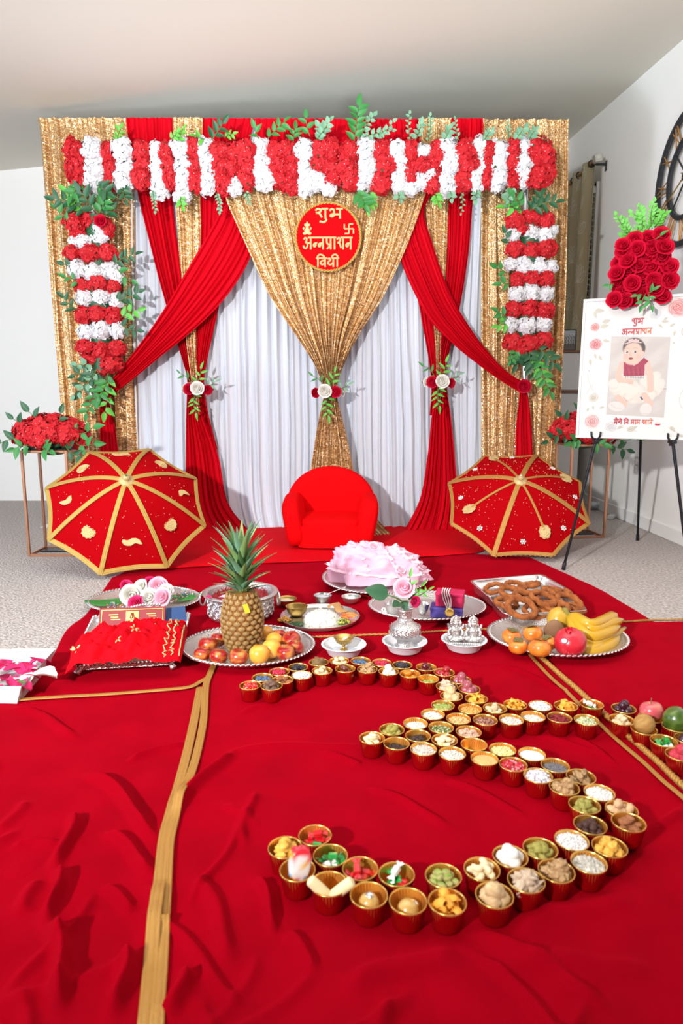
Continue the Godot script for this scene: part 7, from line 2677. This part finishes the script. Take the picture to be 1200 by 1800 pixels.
		"raisin_dark":
			r = .0068
			m = lump(Vector3(.0095, .0055, .006), .5, 18, "2a1a16", "4c322a")
		"choc_chip":
			r = .0068
			m = lump(Vector3(.0075, .0065, .0075), .1, 19, "40241c", "5c382c")
		"popcorn":
			r = .0085
			m = lump(Vector3(.011, .008, .009), .9, 20, "f0ae3c", "f7c860", 1.0, 10, 8)
		"sweet":
			r = .0105
			m = lump(Vector3.ONE * r, .06, 21, "f4f0e8", "faf8f4", 1.0, 12, 9)
		"ball_sweet":
			r = .0165
			m = lump(Vector3.ONE * r, .05, 22, "d0a050", "e0bc78", 1.0, 16, 12)
			mat = M.vc_gloss
			var sv := MB.new()
			sv.ball(Vector3(-.004, .0125, .005), Vector3(.008, .004, .007), 8, 5, 1.0, .3, 4)
			parts = [["silver_leaf", sv.mesh(), M.silver]]
		"banana_stick":
			r = .01
			m.col = lin("e9d9a8")
			m.tube([Vector3(0, -.02, 0), Vector3(0, 0, 0), Vector3(0, .028, 0), Vector3(0, .03, 0)], [.0085, .0095, .009, .006], 9)
		"big_toffee":
			r = .02
			m = lump(Vector3(.018, .026, .012), .25, 23, "f4f0f0", "e6d8d8", .7, 14, 10)
			for i in m.v.size():
				var v := m.v[i]
				if v.y > .012:
					m.c[i] = lin("d81e34")
				elif sin(v.y * 420.0 + v.x * 200) > .55:
					m.c[i] = lin(["d8a02c", "c01c30", "6aa0c8"][int(absf(v.y) * 300.0) % 3])
			mat = M.vc_gloss
		"mushroom":
			r = .009
			m = lump(Vector3(.013, .005, .007), .9, 24, "8a6440", "c8a070", .8)
		"pale_nut":
			r = .008
			m = lump(Vector3(.010, .0065, .0075), .4, 25, "d6b890", "ead6b0")
		"black_grape":
			r = .011
			m = lump(Vector3(.0112, .0125, .0112), .03, 26, "2c0f22", "561c38", 1.0, 12, 9)
			mat = M.vc_gloss
		"litchi":
			r = .0135
			m = lump(Vector3.ONE * r, .2, 27, "c01c34", "e04a5c", 1.0, 18, 13)
		"big_green_fruit":
			r = .03
			m = lump(Vector3(.029, .031, .029), .08, 28, "3a5a20", "6a7f30", 1.0, 20, 14)
			mat = M.vc_gloss
		"big_brown_fruit":
			r = .024
			m = lump(Vector3(.024, .023, .024), .03, 29, "a8783a", "c09450", 1.0, 18, 12)
		"big_apple":
			r = .03
			m = fruit_mb("apple", 12)
			for i in m.v.size():
				m.v[i] *= .0275
				m.c[i] = m.c[i].lerp(lin("e8707c"), .5)
			mat = M.vc_gloss
			var sm := MB.new()
			sm.tube([Vector3(0, .014, 0), Vector3(.002, .024, 0), Vector3(.004, .031, 0)], [.001, .001, .0016], 6)
			parts = [["stem", sm.mesh(), M.brown_wood]]
	S["piece_" + kind] = [m.mesh(), mat, r, parts]
	return S["piece_" + kind]

func grains(size: Vector3, n: int, cols: Array, fill: float, dome: float, seed_: int, powder := false) -> MB:
	var r := RandomNumberGenerator.new()
	r.seed = seed_
	var m := MB.new()
	var rr := CUP_R * lerpf(.74, .93, fill / CUP_H) * .99
	var nz := FastNoiseLite.new()
	nz.seed = seed_
	nz.frequency = 1.0
	m.col = lin(cols[0])
	var f := func(s: float, t: float) -> Vector3:
		var q := (1.0 - t) * rr
		var a := TAU * s
		var p := Vector3(cos(a) * q, 0, -sin(a) * q)
		p.y = fill + dome * (1.0 - pow(q / rr, 2)) + (.0022 if powder else .0008) * nz.get_noise_2d(p.x * 190.0, p.z * 190.0)
		return p
	m.grid(22, 7, f, true)
	if powder:
		for i in m.v.size():
			m.c[i] = lin(cols[0]).lerp(lin(cols[cols.size() - 1]), clampf(.5 + nz.get_noise_2d(m.v[i].x * 260.0, m.v[i].z * 260.0), 0, 1))
	for k in n:
		var a := r.randf() * TAU
		var q := sqrt(r.randf()) * (rr - size.x * .7)
		m.xf = Transform3D(Basis.from_euler(Vector3(r.randf_range(-.7, .7), r.randf() * TAU, r.randf_range(-.7, .7))), Vector3(cos(a) * q, fill + dome * (1.0 - pow(q / rr, 2)) + size.y * .5, sin(a) * q))
		m.col = lin(cols[r.randi() % cols.size()]) * r.randf_range(.6, .95)
		m.ball(Vector3.ZERO, size, 6, 4)
	return m

func build_cups() -> void:
	# pixel of the rim's middle, what is in it, its words, where it stands
	var rows := [
		[439.7, 1203.5, "strawberry*3", "strawberries", "at the left tip of the upper row"],
		[461, 1189.5, "blueberry*12", "blueberries", "next to the strawberries"],
		[491.5, 1179.5, "raspberry*7", "dark raspberries", "between blueberries and blackberries"],
		[497, 1193.5, "almond*9", "brown almonds", "before the dark raspberries"],
		[477.7, 1208, "chunk*8", "dark brown dried chunks", "beside the strawberries"],
		[523, 1172, "blackberry*7", "blackberries", "nearest the pineapple tray"],
		[529.5, 1186, "~crystal", "white rock sugar", "in the front of the upper row"],
		[560, 1164, "jaggery*1", "one brown jaggery lump", "in the back of the upper row"],
		[566, 1178.5, "pale_nut*9", "pale broken nuts", "between rock sugar and dates"],
		[596, 1161.5, "cashew*9", "pale cashews", "right of the jaggery lump"],
		[606.5, 1174.5, "date*6", "shiny brown dates", "in the front of the upper row"],
		[633.5, 1161.5, "blueberry*11", "blueberries", "under the paper bowl with the lamp"],
		[645.5, 1175.5, "walnut*5", "tan walnut pieces", "right of the dates"],
		[670.5, 1164.5, "raspberry*7", "bright raspberries", "below the vase bowl, left side"],
		[683, 1179, "white_ball*8", "white puffed balls", "in the front of the upper row"],
		[707, 1168.5, "blackberry*7", "blackberries", "below the vase bowl"],
		[721, 1183.5, "apricot*6", "orange dried apricots", "right of the white balls"],
		[749, 1172.5, "cherry*6", "dark cherries", "right of the vase bowl"],
		[752, 1192.5, "pistachio*14", "pistachio kernels", "ending the front upper row on the right"],
		[780, 1181.5, "red_cherry*6", "red cherries", "right of the dark cherries"],
		[809, 1194.5, "grape*5", "pink red grapes", "at the bend of the upper row"],
		[785.5, 1206, "ginger*4", "knobbly pale ginger pieces", "left of the grapes"],
		[824.5, 1211, "grape*5", "rosy grapes", "below the first grapes"],
		[793.5, 1223, "nut_shell*5", "large pale nuts in shell", "below the ginger"],
		[836.5, 1227, "chip*14", "orange chips", "right of the large pale nuts"],
		[778, 1239.5, "pistachio*14", "greenish pistachios", "under the large pale nuts"],
		[826, 1245.5, "~lentil_orange", "small yellow lentils", "below the orange chips"],
		[869.5, 1244.5, "pale_nut*9", "pale almond kernels", "at the start of the right arm"],
		[760.5, 1255.5, "~puffed", "white puffed rice", "left in the descending row"],
		[805.5, 1263.5, "~lentil_yellow", "split yellow lentils", "in the middle of the cluster"],
		[852.5, 1265.5, "~peanut_pink", "pinkish brown beans", "below the almond kernels"],
		[730, 1272.5, "~rice", "fine white rice", "left of the mung beans"],
		[775, 1279.5, "~mung", "green and white mung beans", "in the middle of the left arm"],
		[823.5, 1287, "~peanut", "pale pink peanuts", "right of the mung beans"],
		[688.5, 1282.5, "raisin_green*14", "green raisins", "at the back of the left arm"],
		[654, 1296.5, "cashew*10", "broken cashews", "at the left tip of the middle arm"],
		[734.5, 1294, "raisin_dark*16", "dark raisins", "below the fine white rice"],
		[696.5, 1306.5, "raisin_dark*12", "dark trail mix", "in the front of the middle arm"],
		[781, 1301.5, "cashew*10", "blanched cashew halves", "below the mung beans"],
		[833, 1309.5, "~water", "amber liquid", "right of the cashew halves"],
		[744, 1317, "~seed_white", "long white seeds", "at the front of the left arm"],
		[794.5, 1325.5, "~grain_white", "white split beans", "right of the long white seeds"],
		[851, 1333, "~powder_tan", "tan semolina", "below the amber liquid"],
		[883, 1317, "~crumb_yellow", "pale yellow crumbs", "right of the amber liquid"],
		[905.5, 1237.5, "chip*14", "orange fruit chips", "second in the back of the right arm"],
		[949.5, 1239, "~crystal", "white sugar crystals", "third in the back of the right arm"],
		[994.5, 1239, "chip*14", "yellow orange crisps", "fourth in the back of the right arm"],
		[1039.5, 1236.5, "toffee_green*4", "green candies", "tipped against the gold cord"],
		[898.5, 1264, "~grain_white", "off white grain", "first in the front of the right arm"],
		[936.5, 1258, "~rice", "white rice grains", "second in the front of the right arm"],
		[983, 1260, "~bean_red", "dark red dried berries", "third in the front of the right arm"],
		[1030.5, 1264.5, "~pea", "pale green peas", "last in the front of the right arm"],
		[934.5, 1324.5, "~powder_white", "cream coloured flour", "right of the yellow crumbs"],
		[902.5, 1343, "~pomegranate", "pomegranate seeds", "below the yellow crumbs"],
		[976.5, 1345.5, "~poppy", "grey poppy seeds", "right below the flour"],
		[945, 1362.5, "~sugar_lump", "white sugar lumps", "below the flour"],
		[1019.5, 1365, "mushroom*9", "brown dried slices", "on the outer bend of the tail"],
		[991, 1384, "walnut*6", "brown walnut halves", "inside the bend of the tail"],
		[1053, 1394, "~coconut", "white grated coconut", "on the outer bend below the dried slices"],
		[1027, 1416, "raisin_green*14", "green golden raisins", "inside the bend below the walnuts"],
		[1092.5, 1425, "peanut_shell*5", "peanuts in their shells", "at the outermost point of the bend"],
		[1037, 1450, "choc_chip*16", "dark chocolate drops", "below the golden raisins"],
		[1103, 1457, "almond*9", "brown curved nuts", "below the peanuts in their shells"],
		[1005, 1477, "~sago", "white sago pearls", "left below the chocolate drops"],
		[1071, 1489.5, "popcorn*9", "yellow puffed corn", "right of the sago pearls"],
		[950, 1494, "raisin_green*14", "olive coloured raisins", "left of the sago pearls"],
		[1034, 1515.5, "~rice_flake", "flattened rice flakes", "in the lower right outer row"],
		[896.5, 1508, "sweet*9", "round white sweets", "left of the olive raisins"],
		[846.5, 1531.5, "cashew*12", "whole cashews", "left of the round white sweets"],
		[976.5, 1533, "walnut*6", "light walnut halves", "left of the rice flakes"],
		[924, 1556, "ginger*5", "large tan lumps", "left of the light walnuts"],
		[868.5, 1577.5, "nut_shell*5", "big pale nuts", "lowest in the lower row"],
		[784, 1587.5, "chip*14", "golden corn crisps", "left of the big pale nuts"],
		[779, 1541, "pistachio*15", "pistachios", "behind the corn crisps"],
		[501.5, 1495, "popcorn*9", "orange puffed pieces", "at the left end of the lower row"],
		[554, 1471, "toffee_red*5", "red and silver wrapped toffees", "topmost at the left end"],
		[582.5, 1505.5, "toffee_green*5", "green wrapped toffees", "below the red and silver toffees"],
		[522, 1531, "big_toffee*1", "one big red and white wrapped candy", "in the front left"],
		[632, 1529.5, "toffee_red*5", "assorted toffees", "third in the back of the lower row"],
		[579.5, 1553, "banana_stick*2", "two leaning pale banana sticks", "right of the big wrapped candy"],
		[695.5, 1539, "toffee_green*4", "mixed wrapped toffees", "fourth in the back of the lower row"],
		[647.5, 1572, "ball_sweet*1", "one silver topped round sweet", "right of the banana sticks"],
		[717.5, 1580.5, "ball_sweet*1", "one golden round sweet with silver leaf", "left of the corn crisps"],
		[1093.5, 1264.5, "pale_nut*9", "tan nuts", "leftmost of the group at the right edge"],
		[1096, 1244, "black_grape*7", "dark grapes", "back left of the group at the right edge"],
		[1134, 1283, "big_brown_fruit*1", "one round brown fruit", "before the apple at the right edge"],
		[1147, 1262, "big_apple*1", "one rosy apple", "at the back of the right edge group"],
		[1184, 1277, "big_green_fruit*1", "one dark green avocado", "right of the rosy apple"],
		[1165.5, 1301, "toffee_green*5", "green and red candies", "before the avocado"],
		[1193, 1325, "litchi*4", "red bumpy fruits", "front of the right edge group"],
		[1206, 1298, "black_grape*6", "dark fruit", "cut off by the right edge"],
	]
	var heaps := {
		"crystal": [Vector3(.0035, .003, .0035), 90, ["f2f0f2", "e4e4ea"], .034, .006], "lentil_orange": [Vector3(.0024, .0016, .0024), 130, ["e0a050", "eab868"], .031, .002],
		"puffed": [Vector3(.0036, .0028, .0028), 90, ["f0ebe0", "e6dfd2"], .030, .004], "lentil_yellow": [Vector3(.0026, .0016, .0026), 120, ["e6b070", "f0c890"], .031, .002],
		"peanut_pink": [Vector3(.0042, .0032, .0034), 70, ["a8705c", "8e5a4c", "c08c76"], .030, .003], "rice": [Vector3(.0011, .0011, .0034), 200, ["efece6", "e4e0d8"], .029, .002],
		"mung": [Vector3(.0026, .0022, .0024), 120, ["6a7a3a", "d8d4b0", "8a945a"], .029, .002], "peanut": [Vector3(.0048, .0038, .004), 60, ["d8a890", "e2c0a8"], .030, .003],
		"seed_white": [Vector3(.0018, .0012, .0045), 130, ["e6ddd2", "cfc4b8"], .032, .003], "grain_white": [Vector3(.0022, .0018, .0026), 150, ["ece6dc", "dcd4c8"], .031, .003],
		"bean_red": [Vector3(.0052, .003, .0034), 50, ["7a1a20", "9a2c30"], .031, .003], "pea": [Vector3(.0034, .0032, .0034), 90, ["c2c896", "dcdcb8"], .031, .003],
		"pomegranate": [Vector3(.0042, .0034, .0036), 70, ["b81428", "d83a48", "e89098"], .031, .003], "poppy": [Vector3(.0012, .001, .0012), 160, ["6e6a70", "9a969a"], .030, .002],
		"sugar_lump": [Vector3(.0046, .004, .0044), 50, ["efe9f0", "e2dae6"], .032, .006], "sago": [Vector3(.0022, .002, .0022), 150, ["f4f0ee", "eae6e4"], .034, .004],
		"rice_flake": [Vector3(.0036, .0009, .0026), 150, ["dfd8cc", "cdc6ba"], .032, .004], "coconut": [Vector3(.0026, .0016, .0036), 130, ["f4f2ee", "e8e6e0"], .033, .005],
		"powder_tan": [Vector3.ZERO, 0, ["d8a060", "e2b478"], .032, .003], "powder_white": [Vector3.ZERO, 0, ["efe6d8", "f6f0e8"], .033, .003],
		"crumb_yellow": [Vector3(.0026, .002, .0024), 100, ["efdc90", "f4e8b0"], .031, .003],
	}
	# no two cups in one place
	var where := []
	for q in rows:
		where.append(G(q[0], q[1], .008 + CUP_H))
	for it in 30:
		for i in where.size():
			for j in i:
				var d: Vector3 = where[i] - where[j]
				d.y = 0
				var l := d.length()
				if l < CUP_R * 2.02:
					var mv := d / maxf(l, 1e-4) * (CUP_R * 2.02 - l) * .5
					where[i] += mv
					where[j] -= mv
	var proto := cup_proto()
	for i in rows.size():
		var q: Array = rows[i]
		var p := Vector3(where[i].x, rest(where[i], .018) + .001, where[i].z)
		var lab: String = "gold-rimmed foil cup of %s, %s" % [q[3], q[4]]
		var c: Node3D = proto if i == 0 else proto.duplicate()
		c.name = numbered("foil_cup")
		add_child(c, true)
		c.position = p
		c.rotation.y = i * 1.7
		tag(c, lab, "cup", "gold lined foil cups of the offering pattern")
		var what: String = q[2]
		var tail: String = "in the cup " + q[4]
		if what.begins_with("~"):
			what = what.substr(1)
			if what == "water":
				var wm := MB.new()
				wm.lathe([Vector2(CUP_R * .82, .018), Vector2(0, .018)], 32)
				one("amber_liquid", wm, mk("amber", "b0742c", .05, 0.0, {"coat": 1.0}), at(p), "clear amber liquid " + tail, "liquid").set_meta("kind", "stuff")
				continue
			var h: Array = heaps[what]
			var hm := grains(h[0], h[1], h[2], h[3] + .001, h[4], 100 + i, h[1] == 0 or what == "crumb_yellow")
			one(q[3].replace(" ", "_"), hm, M.vc_dull, at(p), "%s filling the cup %s" % [q[3], q[4]], q[3].split(" ")[-1]).set_meta("kind", "stuff")
			continue
		var kn: String = what.split("*")[0]
		var n := int(what.split("*")[1])
		var pc := piece(kn)
		var r: float = pc[2]
		var nice: String = {"white_ball": "puffed_ball", "red_cherry": "cherry", "nut_shell": "nut", "toffee_red": "toffee", "toffee_green": "toffee", "toffee_white": "toffee", "raisin_green": "raisin", "raisin_dark": "raisin", "choc_chip": "chocolate_drop", "big_toffee": "wrapped_candy", "pale_nut": "nut", "black_grape": "grape", "big_green_fruit": "avocado", "big_brown_fruit": "brown_fruit", "big_apple": "apple", "ball_sweet": "round_sweet", "chunk": "dried_chunk", "mushroom": "dried_slice", "ginger": "ginger_piece", "peanut_shell": "peanut", "sweet": "round_sweet"}.get(kn, kn)
		var inner := maxf(.0, CUP_R * .88 - r)
		var first := n if n * r * r < inner * inner * 1.5 + r * r else int(ceil(n * .68))
		for k in n:
			var pos := Vector3.ZERO
			if n > 1:
				var m := first if k < first else n - first
				var kk := k if k < first else k - first
				var rr := inner * sqrt((kk + .35) / m) * (1.0 if k < first else .62)
				if m <= 4:
					rr = inner * (.72 if k < first else .4)
				var an := kk * (2.39996 if m > 4 else TAU / m) + i
				pos = Vector3(cos(an) * rr, 0, sin(an) * rr)
			pos.y = CUP_H - .011 + (r * .55 if k < first else r * 1.75)
			if kn in ["cherry", "date", "toffee_red", "toffee_green", "ball_sweet", "apricot", "raisin_dark"]:
				pos.y -= .008
			if kn == "pistachio" and i == 18:
				pos.y -= .010
			var b := Basis.from_euler(Vector3(rnd(-.5, .5), rnd(0, 6), rnd(-.5, .5)))
			match kn:
				"strawberry":
					b = Basis.from_euler(Vector3(rnd(1.2, 2.6), k * 2.1, 0), EULER_ORDER_YXZ)
				"blueberry", "chip", "popcorn", "raspberry", "blackberry":
					b = Basis.from_euler(Vector3(rnd(-.9, .9), rnd(0, 6), rnd(-.9, .9)))
				"banana_stick":
					b = Basis(Vector3.BACK, .75 if k == 0 else -.85)
					pos = Vector3(-.010 if k == 0 else .014, CUP_H - .006, .012)
				"big_toffee":
					b = Basis.from_euler(Vector3(-.3, .3, -.25))
					pos = Vector3(.004, CUP_H + .008, -.004)
				"big_apple":
					b = Basis.from_euler(Vector3(-.2, 0, .1))
					pos.y = CUP_H + .016
				"big_green_fruit", "big_brown_fruit":
					pos.y = CUP_H + (.012 if kn == "big_brown_fruit" else .016)
				"ball_sweet", "jaggery":
					pos.y = CUP_H - .016 if kn == "ball_sweet" else CUP_H - .004
			var mt: Material = pc[1]
			var mesh: ArrayMesh = pc[0]
			if kn.begins_with("toffee"):
				var alt: Array = ["toffee_red", "toffee_green", "toffee_white"]
				if k % 2 == 1:
					mesh = piece(alt[(k + i) % 3])[0]
			var single := n == 1
			var o := one(nice, mesh, mt, at(p + pos, b), ("%s %s" % [q[3], tail]) if single else ("one of %s %s" % [q[3], tail]), nice.split("_")[-1], "" if single else "%s %s" % [q[3], tail])
			for e in pc[3]:
				obj(e[0], e[1], e[2], o)
